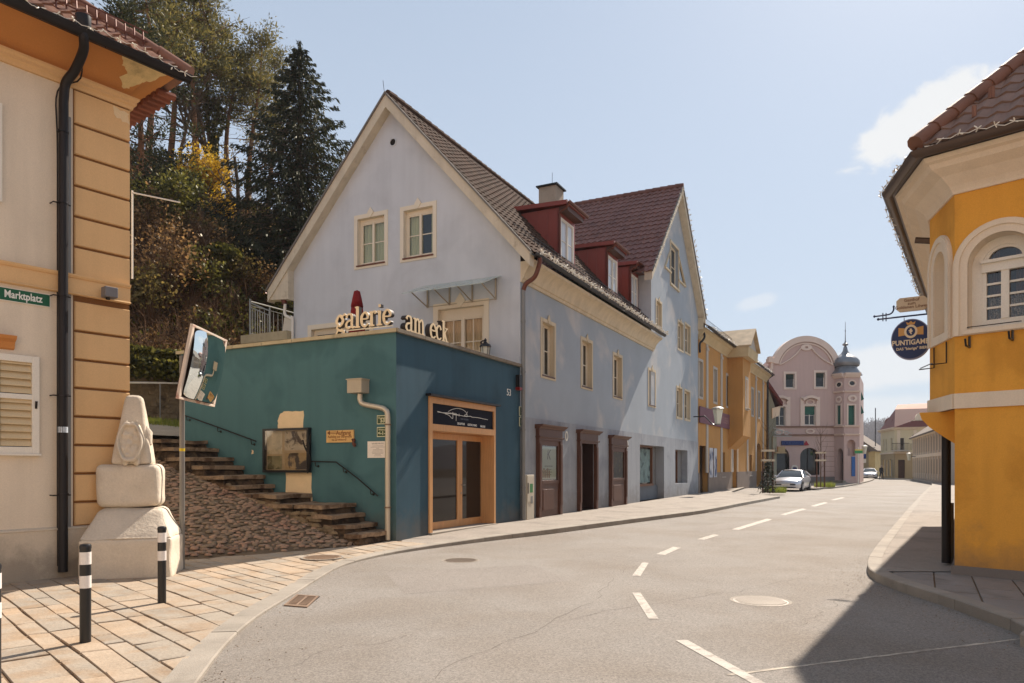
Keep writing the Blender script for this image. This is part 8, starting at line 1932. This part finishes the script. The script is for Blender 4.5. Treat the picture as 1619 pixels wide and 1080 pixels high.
# ================================================================ cars
silver_p = mat('silver_car_paint', srgb(196, 198, 204), rough=.28, metal=.55, var=.02, fine=.01, bump=0, spec=.6, coat=.6)
blkp = mat('car_black_plastic', srgb(28, 28, 30), rough=.5, bump=0); tyrem = mat('tyre_rubber', srgb(30, 30, 32), rough=.85, bump=.1); alloy = mat('wheel_alloy', srgb(168, 170, 174), rough=.35, metal=.7, bump=0)
headm = mat('headlamp_glass', srgb(206, 210, 214), rough=.12, metal=.2, bump=0, spec=.8); cargl = glassmat('car_glass', tint=(.03, .04, .045))
def car(loc, head, label, paint, hs=1.0):
    t = thing('parked_car' if 'parked' in label else 'car', loc, label, 'car'); h = Vector((head[0], head[1], 0)).normalized(); lf = Vector((-h.y, h.x, 0)); O = Vector(loc)
    P = lambda x, y, z: O+lf*x+h*y+Z*z*hs              # x left, y forward
    st = [(2.28, .60, .30, .44, .55), (2.20, .72, .24, .46, .66), (2.0, .82, .20, .48, .73), (1.5, .875, .19, .5, .82), (.95, .885, .19, .52, .90), (.5, .89, .19, .53, .93), (-.3, .89, .19, .54, .945), (-1.0, .885, .19, .55, .96), (-1.5, .87, .2, .56, .98), (-2.0, .82, .24, .56, .97), (-2.2, .74, .3, .5, .88), (-2.26, .62, .36, .48, .7)]
    mb = MB(); n = 13
    for (y, w, z0, zm, zt) in st:
        half = [(w*.9, z0), (w*.98, z0+.09), (w, zm), (w*.985, zm+(zt-zm)*.55), (w*.93, zt-.045), (w*.78, zt), (0, zt+.035)]
        for x, z_ in half+[(-a, b) for a, b in half[-2::-1]]: mb.v.append(P(x, y, z_))
    for i in range(len(st)-1):
        for k in range(n-1): a = i*n+k; mb.f.append((a, a+1, a+1+n, a+n))
        mb.f.append((i*n+n-1, i*n, (i+1)*n, (i+1)*n+n-1))
    mb.f += [tuple(range(n)), tuple((len(st)-1)*n+k for k in range(n))]
    b = mb.build('body', paint, t, smooth=True)
    # greenhouse: glass volume and roof skin with pillars
    gh = [(1.02, .72, .90), (.28, .58, 1.34), (-.1, .575, 1.385), (-.9, .57, 1.37), (-1.25, .56, 1.28), (-1.85, .66, .98)]
    mb = MB()
    for (y, w, z_) in gh: mb.v += [P(max(w, .62)+.16, y, .9 if y > -1 else .94), P(w, y, z_), P(0, y, z_+.02), P(-w, y, z_), P(-max(w, .62)-.16, y, .9 if y > -1 else .94)]
    for i in range(len(gh)-1):
        for k in range(4): a = i*5+k; mb.f.append((a, a+1, a+6, a+5))
    mb.build('windows', cargl, t, smooth=True)
    mb = MB(); rf = gh[1:5]
    for (y, w, z_) in rf: mb.v += [P(w+.03, y, z_-.04), P(w*.9, y, z_+.015), P(0, y, z_+.04), P(-w*.9, y, z_+.015), P(-w-.03, y, z_-.04)]
    for i in range(len(rf)-1):
        for k in range(4): a = i*5+k; mb.f.append((a, a+1, a+6, a+5))
    for sg in (-1, 1):
        mb.tube([P(sg*.84, 1.06, .9), P(sg*.6, .28, 1.34)], .035, 5); mb.tube([P(sg*.59, -1.2, 1.29), P(sg*.80, -1.9, .98)], .06, 5); mb.tube([P(sg*.78, -.35, .93), P(sg*.6, -.35, 1.36)], .03, 5)
    mb.build('roof', paint, t, smooth=True)
    F = Frame(O+h*2.2, -lf, h)                          # faces forward, s to the car's right
    def fb(mb_, s0, s1, z0, z1, d0, d1): mb_.hexa([F.p(s0, z0*hs, d0), F.p(s0, z0*hs, d1), F.p(s1, z0*hs, d1), F.p(s1, z0*hs, d0), F.p(s0, z1*hs, d0), F.p(s0, z1*hs, d1), F.p(s1, z1*hs, d1), F.p(s1, z1*hs, d0)]); return mb_
    fb(MB(), -.6, .6, .42, .49, -.1, .095).build('bumper_strip', blkp, t); fb(MB(), -.45, .45, .25, .35, -.1, .075).build('air_intake', blkp, t); fb(MB(), -.32, .32, .555, .63, -.1, .045).build('grille', blkp, t)
    fb(MB(), -.26, .26, .38, .49, .09, .11).build('number_plate', whitep, t)
    for sg in (-1, 1):
        hl = MB(); hl.hexa([F.p(sg*.36, .55*hs, -.12), F.p(sg*.36, .55*hs, .055), F.p(sg*.74, .58*hs, -.10), F.p(sg*.74, .58*hs, -.35), F.p(sg*.36, .655*hs, -.12), F.p(sg*.36, .65*hs, .01), F.p(sg*.75, .71*hs, -.15), F.p(sg*.75, .71*hs, -.4)]); hl.build('headlight', headm, t)
        m_ = MB(); c = P(sg*.98, .72, .95); m_.lathe(c, [(.03, -.06), (.10, -.05), (.11, .03), (.06, .07)], 8, sc=(1, .8)); m_.tube([P(sg*.83, .78, .92), P(sg*.93, .74, .93)], .025, 5); m_.build('wing_mirror', paint, t, smooth=True)
        for yy in (1.38, -1.35):
            ax = P(sg*.70, yy, .31); w_ = MB(); pr_ = [(.05, 0), (.29, 0), (.315, .03), (.315, .17), (.29, .2), (.05, .2)]; nn_ = 18; b0 = len(w_.v)
            for (r, q) in pr_:
                for k in range(nn_): a = 2*math.pi*k/nn_; w_.v.append(ax+lf*sg*q+h*r*math.cos(a)+Z*r*math.sin(a))
            for i in range(len(pr_)-1):
                for k in range(nn_): a = i*nn_+k; e_ = i*nn_+(k+1) % nn_; w_.f.append((a, e_, e_+nn_, a+nn_))
            wo_ = w_.build('wheel', tyrem, t, smooth=True); r_ = MB()
            for k in range(nn_): a = 2*math.pi*k/nn_; r_.v.append(ax+lf*sg*.203+h*.2*math.cos(a)+Z*.2*math.sin(a))
            r_.f.append(tuple(range(nn_))); r_.build('rim', alloy, wo_)
            ar = MB()
            for k in range(12):
                a, e_ = math.pi*k/12, math.pi*(k+1)/12; c0 = P(sg*.893, yy, .31); q0, q1 = h*.37*math.cos(a)+Z*.37*math.sin(a), h*.37*math.cos(e_)+Z*.37*math.sin(e_); ar.quad(c0+q0*.84, c0+q1*.84, c0+q1, c0+q0)
            ar.build('wheel_arch', blkp, t)
    return t
car((18.85, 48.0, 0), (-.53, -.848), 'silver parked car at the kerb in front of the pink house', silver_p)
car((48.0, 96, 0), (-.40, -.917), 'small silver car coming up the far end of the street, nearer of the two', silver_p, 1.0)
car((51.8, 104, 0), (-.42, -.907), 'dark blue car behind the oncoming silver car at the far end', mat('dark_blue_paint', srgb(66, 78, 110), rough=.3, metal=.4, bump=0, coat=.5))
# ================================================================ pedestrian far down the street
def skin_body(name, verts, edges, radii, m, parent, root=0):
    me = bpy.data.meshes.new(name); o3 = ORG[parent.name]; me.from_pydata([Vector(v_)-o3 for v_ in verts], edges, []); ob = bpy.data.objects.new(name, me); scene.collection.objects.link(ob); ob.parent = parent; ORG[ob.name] = o3
    md = ob.modifiers.new('skin', 'SKIN'); md.use_smooth_shade = True
    for i, r in enumerate(radii): me.skin_vertices[0].data[i].radius = (r, r) if not isinstance(r, tuple) else r
    me.skin_vertices[0].data[root].use_root = True
    s_ = ob.modifiers.new('sub', 'SUBSURF'); s_.levels = 1; s_.render_levels = 2; me.materials.append(m); return ob
pb = G(1394, 758.5, 0); X0, Y0 = pb.x, pb.y
pe = thing('person', pb, 'person in dark clothes walking on the street near the beige corner building', 'person')
V_ = [(0, 0, .95), (0, 0, 1.15), (0, -.02, 1.38), (0, -.02, 1.5), (0, -.04, 1.62), (.1, .02, .9), (.12, -.12, .5), (.12, -.16, .1), (.12, -.3, .04), (-.1, 0, .9), (-.1, .12, .5), (-.1, .32, .12), (-.1, .22, .04), (.19, -.0, 1.4), (.26, .06, 1.12), (.25, -.06, .88), (-.19, 0, 1.4), (-.26, -.04, 1.12), (-.25, -.16, .9)]
E_ = [(0, 1), (1, 2), (2, 3), (3, 4), (0, 5), (5, 6), (6, 7), (7, 8), (0, 9), (9, 10), (10, 11), (11, 12), (2, 13), (13, 14), (14, 15), (2, 16), (16, 17), (17, 18)]
rd__ = [.15, .15, .17, .06, .10, .10, .07, .05, .045, .10, .07, .05, .045, .08, .055, .04, .08, .055, .04]
skin_body('body', [(X0+a, Y0+b, c_) for a, b, c_ in V_], E_, rd__, mat('dark_clothes', srgb(40, 42, 50), rough=.9, bump=0), pe)
MB().lathe((X0, Y0-.04, 1.5), [(.03, 0), (.085, .05), (.1, .13), (.085, .21), (.03, .25)], 10).build('head', mat('pale_hair', srgb(150, 130, 116), rough=.7, bump=0), pe, smooth='full')
# ================================================================ street trees in stakes, planter shrubs, signs
def stake_tree(px_, py_, lab, h=2.3, sd_=1, y=None, leafy=True):
    c = G(px_, py_, .12); t = thing('staked_tree', c, lab, 'young tree'); rr = random.Random(sd_); mb = MB()
    for dx in (-.28, .28): mb.tube([c+Vector((dx, 0, 0)), c+Vector((dx, 0, h))], .05, 6)
    mb.build('stakes', darkw, t); mb = MB()
    for z_ in (h-.1, h-.65): mb.wbox(c.x-.38, c.x+.38, c.y-.06, c.y+.06, c.z+z_-.07, c.z+z_+.05)
    mb.build('cross_battens', mat('pale_batten', srgb(196, 180, 156), rough=.8, bump=0), t)
    mb = MB(); mb.tube([c, c+Vector((.02, 0, h+.2)), c+Vector((-.03, .05, h+1.6))], [.04, .03, .01], 6)
    for k in range(14): z_ = rr.uniform(1.2, h+1.3); a = rr.uniform(0, 6.28); mb.tube([c+Z*z_, c+Z*(z_+.45)+Vector((math.cos(a), math.sin(a), 0))*.35, c+Z*(z_+1.0)+Vector((math.cos(a), math.sin(a), 0))*.5], [.012, .008, .004], 4)
    mb.build('trunk', barkm, t)
    if leafy:
        mb = MB()
        for k in range(700):
            z_ = rr.uniform(.0, 1.0)**.9*1.7; r = .62*(1-z_/2.3); a = rr.uniform(0, 6.28); q = rr.random()**.5*r; p = c+Vector((math.cos(a)*q, math.sin(a)*q, z_)); v1 = Vector((rr.gauss(0, 1), rr.gauss(0, 1), rr.gauss(0, 1))).normalized()*.07; v2 = v1.orthogonal().normalized()*.04; mb.add([p-v1, p+v2, p+v1, p-v2], [(0, 1, 2, 3)])
        mb.build('foliage', mat('dark_shrub_leaf', srgb(50, 52, 34), rough=.7, island=.4, bump=0), t)
stake_tree(1214.5, 779.5, 'young tree between wooden stakes with a dark shrub, left of the parked silver car', 2.5, 1)
stake_tree(1298, 770.5, 'bare young tree between stakes in front of the pink house, right of the parked car', 2.6, 2, leafy=False)
def tuft(px_, py_, lab, r=.55, sd_=3, z=.12, h=.45):
    c = G(px_, py_, z); rr = random.Random(sd_); t = thing('low_plant', c, lab, 'plant'); mb = MB()
    for k in range(420):
        a = rr.uniform(0, 6.28); q = rr.random()**.5*r; b = c+Vector((math.cos(a)*q, math.sin(a)*q, 0)); e_ = b+Vector((rr.gauss(0, .1), rr.gauss(0, .1), rr.uniform(.3, 1)*h)); w = Vector((.018, 0, 0)); mb.add([b-w, b+w, e_], [(0, 1, 2)])
    mb.build('leaves', grassm, t)
tuft(1226, 779, 'yellow green plant tuft at the kerb beside the left staked tree', .6, 3); tuft(1304, 770, 'yellow green plant tuft at the foot of the right staked tree', .7, 4)
c = G(1357.5, 765, .12)
t = thing('sign_post', c, 'slim white post with a small green and yellow sign in front of the turret', 'sign'); q = MB(); q.tube([c, c+Z*3.2], .05, 8); q.build('post', whitep, t); MB().wbox(c.x-.35, c.x+.35, c.y-.08, c.y-.05, 2.75, 3.0).build('green_plate', mat('sign_bright_green', srgb(60, 140, 84), rough=.5, bump=0), t); MB().wbox(c.x-.35, c.x+.35, c.y-.08, c.y-.05, 3.01, 3.1).build('yellow_plate', mat('sign_yellow', srgb(210, 190, 80), rough=.5, bump=0), t)
c = Vector(((1363.5-CXP)/FP*74, 74, .12)); t = thing('parking_sign', c, 'blue parking sign with a white P and a white plate below, beside the turret', 'sign'); F = Frame(c, (1, 0), (0, -1)); s_ = 74/FP
q = MB(); q.tube([c, c+Z*3.7], .04, 8); q.build('post', greyp, t); zc = EYE+(HP-719)*s_-.12; MB().box(F, -.38, .38, zc-.4, zc+.4, .045, .07).build('blue_plate', mat('parking_blue', srgb(40, 70, 130), rough=.4, bump=0), t); text('P', .62, white, t, F, 0, zc, .072, ext=.004, off=.01); MB().box(F, -.38, .38, zc-.85, zc-.46, .045, .07).build('white_plate', whitep, t)
def lantern(c, n_, lab, s_=1.0):
    t = thing('wall_lantern', c, lab, 'lamp'); MB().tube([c, c+n_*.7*s_], .04*s_, 6).build('bracket', blackm, t); q = c+n_*.85*s_-Z*.45*s_; MB().lathe(q, [(.16*s_, 0), (.30*s_, .8*s_)], 6).build('glass_shade', MATS['milk_glass'], t); MB().lathe(q+Z*.8*s_, [(.35*s_, 0), (.1*s_, .14*s_)], 8).build('cap', greyp, t)
pz_ = FH.px(1449, 720); lantern(Vector(((1448-CXP)/FP*84, 84, EYE+(HP-722)/FP*84)), Vector((-1, -.2, 0)), 'milky lantern on the corner of the long pale house, far right side')
lantern(Vector(((1360.5-CXP)/FP*68, 68, EYE+(HP-711)/FP*68)), Vector((.4, -.3, 0)), 'milky lantern above the blue parking sign, beside the turret', .9)
q = MB(); c = Vector(((1384.5-CXP)/FP*118, 118, 5)); t = thing('chimney_pole', c, 'thin dark pole standing above the far roofs at the left', 'pole'); q.tube([c, c+Z*6.3], .08, 5); q.build('pole', gutterb, t)
# ================================================================ vegetation on the hill
def leaf(mb, p, sz, rr, asp=.5, dirv=None):
    v1 = (dirv if dirv else Vector((rr.gauss(0, 1), rr.gauss(0, 1), rr.gauss(0, 1)))).normalized()*sz
    v2 = v1.cross(Vector((rr.gauss(0, 1), rr.gauss(0, 1), rr.gauss(0, 1)))); v2 = v2.normalized()*sz*asp if v2.length > 1e-6 else v1.orthogonal()*asp
    mb.add([p-v1, p+v2, p+v1, p-v2], [(0, 1, 2, 3)])
def spot(px_, y, dz=0): x = (px_-CXP)/FP*y; return Vector((x, y, hillz(x, y)+dz))
def find_spot(px_, ztop_py, e_want):
    """walk along the sight line's azimuth until it is e_want metres up the hill"""
    y = 18.
    while y < 90:
        x = (px_-CXP)/FP*y
        if edist(x, y) > e_want: break
        y += .25
    return Vector((x, y, hillz(x, y))), EYE+(HP-ztop_py)/FP*y
# --- the big spruce
def spruce(name, base, top, rmax, lab, seed=1, lev=44):
    rr = random.Random(seed); H_ = top-base.z; t = thing(name, base, lab, 'spruce'); tr = MB(); tr.tube([base-Z*.5, base+Z*H_*.5, base+Z*H_], [.30, .16, .02], 8)
    cr = MB()
    for L_ in range(lev):
        f = (L_/lev)**.92; z_ = lerp(.05, .985, f)*H_; R_ = rmax*(1-f)**.85*rr.uniform(.8, 1.12)+.18; nb = max(5, int(11*(1-f*.5)))
        a0 = rr.uniform(0, 6.28)
        for k in range(nb):
            a = a0+6.283*k/nb+rr.uniform(-.25, .25); R2 = R_*rr.choice((1, 1, .9, .75, 1.12)); d = Vector((math.cos(a), math.sin(a), 0)); pts = []
            droop = .20+.42*(1-f)
            for q in range(6): s = q/5; pts.append(base+Z*(z_-droop*R2*s*(1.25-s*.9)+rr.uniform(-.03, .03))+d*R2*s)
            tr.tube(pts, [.035*(1-f)+.012]*3+[.01]*3, 3, cap=False); n_ = int(20+64*R2/rmax*2.6)
            for j in range(n_):
                s = rr.random()**.7; i = min(4, int(s*5)); p = pts[i].lerp(pts[i+1], s*5-i); w = .06+.34*(1-s)*R2*.5; side = Vector((-d.y, d.x, 0))*rr.uniform(-w, w)
                q = p+side-Z*rr.uniform(0, .12+.18*(1-f)); leaf(cr, q, rr.uniform(.07, .16), rr, .26, (d*rr.uniform(.2, 1)+side*1.5-Z*rr.uniform(.1, 1.1)))
    for j in range(160): leaf(cr, base+Z*H_*rr.uniform(.93, 1.0)+Vector((rr.gauss(0, .06), rr.gauss(0, .06), 0)), .10, rr, .2, Z+Vector((rr.gauss(0, .5), rr.gauss(0, .5), 0)))
    tr.build('trunk', barkm, t); cr.build('crown', spruce_l, t); return t
b, zt = find_spot(474, 66, 5.0); print('SPRUCE', b, zt)
spruce('spruce', b, zt, 6.0, 'tall dark spruce tree right behind the gabled blue house', 3, 60)
# --- pines with bare lower stems
def pine(px_, top, e_, lab, seed, lean=0, hi=.5, spread=2.4, dens=1.0, leafm=None, low=False):
    rr = random.Random(seed); base, zt = find_spot(px_, top, e_); H_ = zt-base.z; t = thing('pine_tree', base, lab, 'pine'); tr = MB(); cr = MB(); bend = Vector((lean, rr.uniform(-.4, .4), 0))
    def axis(f): return base+Z*H_*f+bend*f*f+Vector((math.sin(f*5+seed)*.18, math.cos(f*4+seed)*.15, 0))
    tr.tube([axis(i/9)-(Z*.5 if i == 0 else Z*0) for i in range(10)], [lerp(.20, .03, i/9) for i in range(10)], 8)
    nb = int(46)
    for k in range(nb):
        f = rr.uniform(.12, 1) if k < 18 else rr.uniform(hi, 1); live = f > hi-.08; a = rr.uniform(0, 6.283); L_ = spread*(1.15-f)*rr.uniform(.7, 1.25)+.5 if live else rr.uniform(.5, 1.8)
        d = Vector((math.cos(a), math.sin(a), 0)); up_ = .15+.7*(f-hi) if live else rr.uniform(-.25, .2); p0 = axis(f); pts = [p0, p0+d*L_*.35+Z*L_*up_*.2, p0+d*L_*.7+Z*L_*up_*.55, p0+d*L_+Z*L_*(up_*1.0+.1)]
        tr.tube(pts, [.045*(1.2-f), .03*(1.2-f)+.006, .014, .006], 4, cap=False)
        for j in range(4 if live else 3):
            s = rr.uniform(.35, 1); i = min(2, int(s*3)); q = pts[i].lerp(pts[i+1], s*3-i); e2 = q+Vector((rr.gauss(0, .5), rr.gauss(0, .5), rr.uniform(.0, .5)))*(.9 if live else .7); tr.tube([q, (q+e2)/2+Z*.05, e2], [.012, .009, .004], 3, cap=False)
            if live:
                for c_ in (e2, (q+e2)/2):
                    for m_ in range(int(26*dens)):
                        o = Vector((rr.gauss(0, .24), rr.gauss(0, .24), rr.gauss(.04, .13))); leaf(cr, c_+o, rr.uniform(.06, .13), rr, .3, o+Z*.15)
    tr.build('trunk', barkr, t); cr.build('crown', leafm or pine_l, t)
pine(238, -60, 12, 'pine behind the eaves of the cream corner house, cut off at the top', 11, -.4, .48, 2.8)
pine(268, -35, 15, 'tall pine with a bare reddish stem, second from the left on the hill top', 12, .6, .52, 3.0, 1.2)
pine(303, -10, 14, 'tall pine with twisted upper branches, third from the left on the hill top', 13, .5, .5, 2.9, 1.2)
pine(333, 40, 16, 'slimmer pine in the middle of the hill top with dead lower branches', 14, .2, .5, 2.2, 1.0)
pine(362, 80, 15, 'thin sparse pine on the hill crest left of the spruce', 15, .3, .55, 2.0, .7)
pine(398, 68, 14, 'pine with broad crooked branches just left of the spruce', 16, .5, .55, 2.8, 1.0)
pine(428, 95, 17, 'thin olive pine half hidden behind the left side of the spruce', 17, .3, .5, 2.0, .8)
pine(215, 60, 9, 'dark pine close behind the wall of the cream corner house', 18, .2, .35, 2.4, 1.2, spruce_l)
# --- bare trees
def bare(px_, top, e_, lab, seed, ivy=0, leafs=None, nl=0):
    rr = random.Random(seed); base, zt = find_spot(px_, top, e_); H_ = zt-base.z; t = thing('bare_tree', base, lab, 'tree'); tr = MB(); tips = []
    def grow(p, d, L_, r, lv):
        pts = [p]; q = p; dd = d.copy()
        for k in range(4): dd = (dd+Vector((rr.gauss(0, .13), rr.gauss(0, .13), rr.gauss(.03, .07)))).normalized(); q = q+dd*L_/4; pts.append(q)
        tr.tube(pts, [r*(1-.12*k) for k in range(5)], 7 if lv == 0 else (4 if lv < 2 else 3), cap=False); tips.append((pts[-1], lv))
        if lv < 4:
            for k in range(4 if lv < 3 else 3):
                s = rr.randint(1, 4) if lv else rr.randint(2, 4); a = Vector((rr.gauss(0, 1), rr.gauss(0, 1), rr.gauss(.3, .5))).normalized(); grow(pts[s], (dd*.75+a*.75).normalized(), L_*rr.uniform(.42, .62), r*(.5 if lv else .55), lv+1)
    grow(base-Z*.3, Vector((rr.gauss(0, .06), 0, 1)), H_*.62, .085+.006*H_, 0); tr.build('trunk', barkm, t)
    if nl:
        cr = MB(); tp = [a for a, b in tips if b >= 2]
        for k in range(nl): leaf(cr, rr.choice(tp)+Vector((rr.gauss(0, .25), rr.gauss(0, .25), rr.gauss(0, .25))), rr.uniform(.04, .08), rr, .6)
        cr.build('crown', leafs, t)
    if ivy:
        cr = MB()
        for k in range(2600): f = rr.uniform(.0, 1); z_ = base.z+H_*.62*f*.97; w = (.35+.75*math.exp(-((f-.82)/.13)**2)); a = rr.uniform(0, 6.28); q = rr.random()**.4*w*.8; leaf(cr, Vector((base.x+math.cos(a)*q, base.y+math.sin(a)*q, z_)), rr.uniform(.06, .11), rr, .8)
        cr.build('ivy', ivy_l, t)
bare(286, 100, 14, 'slender bare tree with fine brown twigs, left part of the hill', 31)
bare(318, 95, 15.5, 'bare tree with reddish twigs standing behind the forsythia', 32)
bare(350, 110, 15, 'bare forked tree in the middle of the slope', 33)
bare(380, 130, 9, 'small bare tree just left of the spruce, low on the slope', 34, nl=700, leafs=olive_l)
bare(255, 210, 6, 'dark evergreen leafed tree low on the left of the slope', 35, nl=4200, leafs=spruce_l)
bare(228, 230, 4.5, 'dark leafy tree directly beside the edge of the corner house', 36, nl=4200, leafs=ivy_l)
bare(338, 60, 15, 'ivy covered trunk with a thick green ivy head above the forsythia', 37, ivy=1)
bare(352, 330, 3.2, 'short leaning trunk wrapped in ivy, low on the slope', 38, ivy=1)
# --- shrubs
def shrub(px_, e_, h, r, lab, seed, m, n=1800, name='shrub', lsz=.06, stems=40, low=.1):
    rr = random.Random(seed); base, _ = find_spot(px_, 300, e_); t = thing(name, base, lab, name.replace('_', ' ')); tr = MB(); ends = []
    for k in range(stems):
        a = rr.uniform(0, 6.28); q = r*rr.random()**.6; e2 = base+Vector((math.cos(a)*q, math.sin(a)*q, h*rr.uniform(.55, 1.05)*(1-.3*(q/r)**2))); m_ = base.lerp(e2, .5)+Vector((rr.gauss(0, .1), rr.gauss(0, .1), .1*h)); tr.tube([base, m_, e2], [.018, .012, .004], 3, cap=False); ends.append((m_, e2))
        for j in range(3): s = m_.lerp(e2, rr.random()); tr.tube([s, s+Vector((rr.gauss(0, .3), rr.gauss(0, .3), rr.uniform(0, .4)))], [.008, .003], 3, cap=False)
    tr.build('stems', twigm, t); cr = MB()
    for k in range(n): a, b = rr.choice(ends); p = a.lerp(b, rr.uniform(low-.3, 1.05)); leaf(cr, p+Vector((rr.gauss(0, .14), rr.gauss(0, .14), rr.gauss(0, .14)))*(r*.7), rr.uniform(.6, 1.4)*lsz, rr, .65)
    cr.build('foliage', m, t)
shrub(322, 12.6, 3.0, 1.7, 'forsythia in full yellow blossom high on the slope', 51, forsy, 4800, 'forsythia', .07, 70)
shrub(350, 10.5, 1.8, .9, 'smaller yellow forsythia below the ivy covered trunk', 52, forsy, 1300, 'forsythia', .06, 26)
shrub(262, 2.2, 3.2, 1.5, 'tall tawny bush with upright twigs just above the ivy hedge', 53, dry_l, 1500, stems=90)
shrub(236, 1.6, 2.2, 1.2, 'olive bush beside the corner house, above the hedge', 54, olive_l, 1700)
shrub(300, 2.6, 2.3, 1.3, 'green and brown bush behind the traffic mirror', 55, ivy_l, 2200)
shrub(352, 3.6, 2.0, 1.5, 'loose olive bush low on the slope left of the railing', 56, olive_l, 1900)
shrub(395, 3.4, 2.2, 1.5, 'pale dotted bush beside the terrace railing', 57, dry_l, 2000)
shrub(430, 2.8, 2.0, 1.3, 'dark green bush right behind the terrace railing', 58, ivy_l, 1900)
shrub(322, 4.9, 2.6, 1.4, 'brown bush with thin twigs in the middle of the slope', 59, dry_l, 1300, stems=80)
shrub(238, 4.4, 2.8, 1.6, 'reddish brown thicket in the left of the slope', 60, dry_l, 1700, stems=90)
shrub(285, 6.0, 2.4, 1.4, 'olive brown thicket below the forsythia, left of it', 61, olive_l, 1500, stems=70)
shrub(385, 6.4, 2.6, 1.6, 'dark thicket at the foot of the spruce', 62, spruce_l, 2400)
shrub(520, 4.0, 3.0, 1.8, 'dark bush behind the roof of the blue house', 63, spruce_l, 2000)
shrub(505, 7.0, 5.0, 2.2, 'tall dark thicket to the right of the spruce trunk', 64, spruce_l, 3200, lsz=.08)
# --- leaf litter, ivy and brush covering the slope
rr = random.Random(77); mb = MB(); mb2 = MB(); mb3 = MB()
def onhill():
    px_ = rr.uniform(110, 560); e_ = rr.random()**1.25*17+.1; y = 19+rr.random()*34; x = (px_-CXP)/FP*y; return x, y
cnt = 0
for k in range(105000):
    x, y = onhill(); e_ = edist(x, y)
    if e_ < .05 or e_ > 19: continue
    cl_ = noise.noise(Vector((x*.45, y*.45, 1))); hgt = max(0, cl_+.25)*1.5*rr.random()+.05; p = Vector((x, y, hillz(x, y)+hgt)); cnt += 1
    if cl_ > .18 or rr.random() < .12: leaf(mb, p, rr.uniform(.05, .11), rr, .7)
    elif rr.random() < .75: leaf(mb2, p, rr.uniform(.04, .10), rr, .6)
    if k % 6 == 0: q = p+Vector((rr.gauss(0, .5), rr.gauss(0, .5), rr.uniform(-.1, .9))); mb3.tube([p-Z*.2, (p+q)/2+Z*.12, q], [.012, .009, .003], 3, cap=False)
print('LITTER', cnt)
for m_, nm, mt in ((mb, 'ivy_ground_cover', ivy_l), (mb2, 'leaf_litter', dry_l), (mb3, 'brushwood', twigm)): tag(m_.build(nm, mt, loc=(-12, 28, 5)), kind='stuff')
# --- ivy hedge on the retaining wall, grass at its foot
t = thing('ivy_hedge', (-12.5, 21, 4.6), 'dense dark ivy hedge along the top of the rubble retaining wall', 'hedge'); mb = MB()
for k in range(15000):
    i = rr.randrange(10, len(rwp)-6); p = rwp[i].lerp(rwp[i+1], rr.random()); d = Vector((rr.gauss(0, .22), rr.gauss(0, .22), 0)); z_ = 4.5+rr.random()**.8*.95; r_ = .55 if z_ < 5.1 else .35
    a = rr.uniform(0, 6.28); mb.add([], []); leaf(mb, Vector((p.x+.15+math.cos(a)*r_*rr.random()**.3, p.y-.1+math.sin(a)*r_*rr.random()**.3, z_-.25)), rr.uniform(.05, .09), rr, .8)
mb.build('foliage', ivy_l, t); t = thing('wall_handrail', (-12, 20.6, 3.6), 'thin pale handrail running along the rubble retaining wall', 'handrail'); off_ = offs(rwp, -.45)
MB().tube([p+Z*(3.72+.03*i) for i, p in enumerate(off_[8:36])], .03, 6).build('rail', whitep, t); mb = MB()
for i in (10, 16, 22, 28, 34): mb.tube([off_[i]+Z*2.6, off_[i]+Z*(3.72+.03*(i-8))], .02, 5)
mb.build('posts', greyp, t)
mb = MB()
for k in range(9000):
    i = rr.randrange(8, 40); p = off_[i].lerp(off_[min(i+1, len(off_)-1)], rr.random())+Vector((rr.uniform(-.3, .9), -rr.uniform(.0, 1.1), 0)); t_, d_ = td(p); z_ = 2.42+.105*(t_-7.6)/.55
    b = Vector((p.x, p.y, z_-.02)); e_ = b+Vector((rr.gauss(0, .05), rr.gauss(0, .05), rr.uniform(.06, .2))); w = Vector((.012, 0, 0)); mb.add([b-w, b+w, e_], [(0, 1, 2)])
tag(mb.build('grass', grassm, loc=(-11, 20, 2.4)), kind='stuff')

hz = MB().wbox(-700, 700, -250, 900, -2.4, 60); hob = hz.build('haze', MATS['glass'] if 0 else bpy.data.materials.new('haze_air'), loc=(0, 300, -2.4)); tag(hob, kind='stuff')
hm = hob.data.materials[0]; hm.use_nodes = True; hn = hm.node_tree; hn.nodes.clear(); ho = hn.nodes.new('ShaderNodeOutputMaterial'); hv = hn.nodes.new('ShaderNodeVolumePrincipled')
hv.inputs['Color'].default_value = (.86, .9, .96, 1); hv.inputs['Density'].default_value = .0003; hv.inputs['Anisotropy'].default_value = .0; hn.links.new(hv.outputs[0], ho.inputs['Volume'])
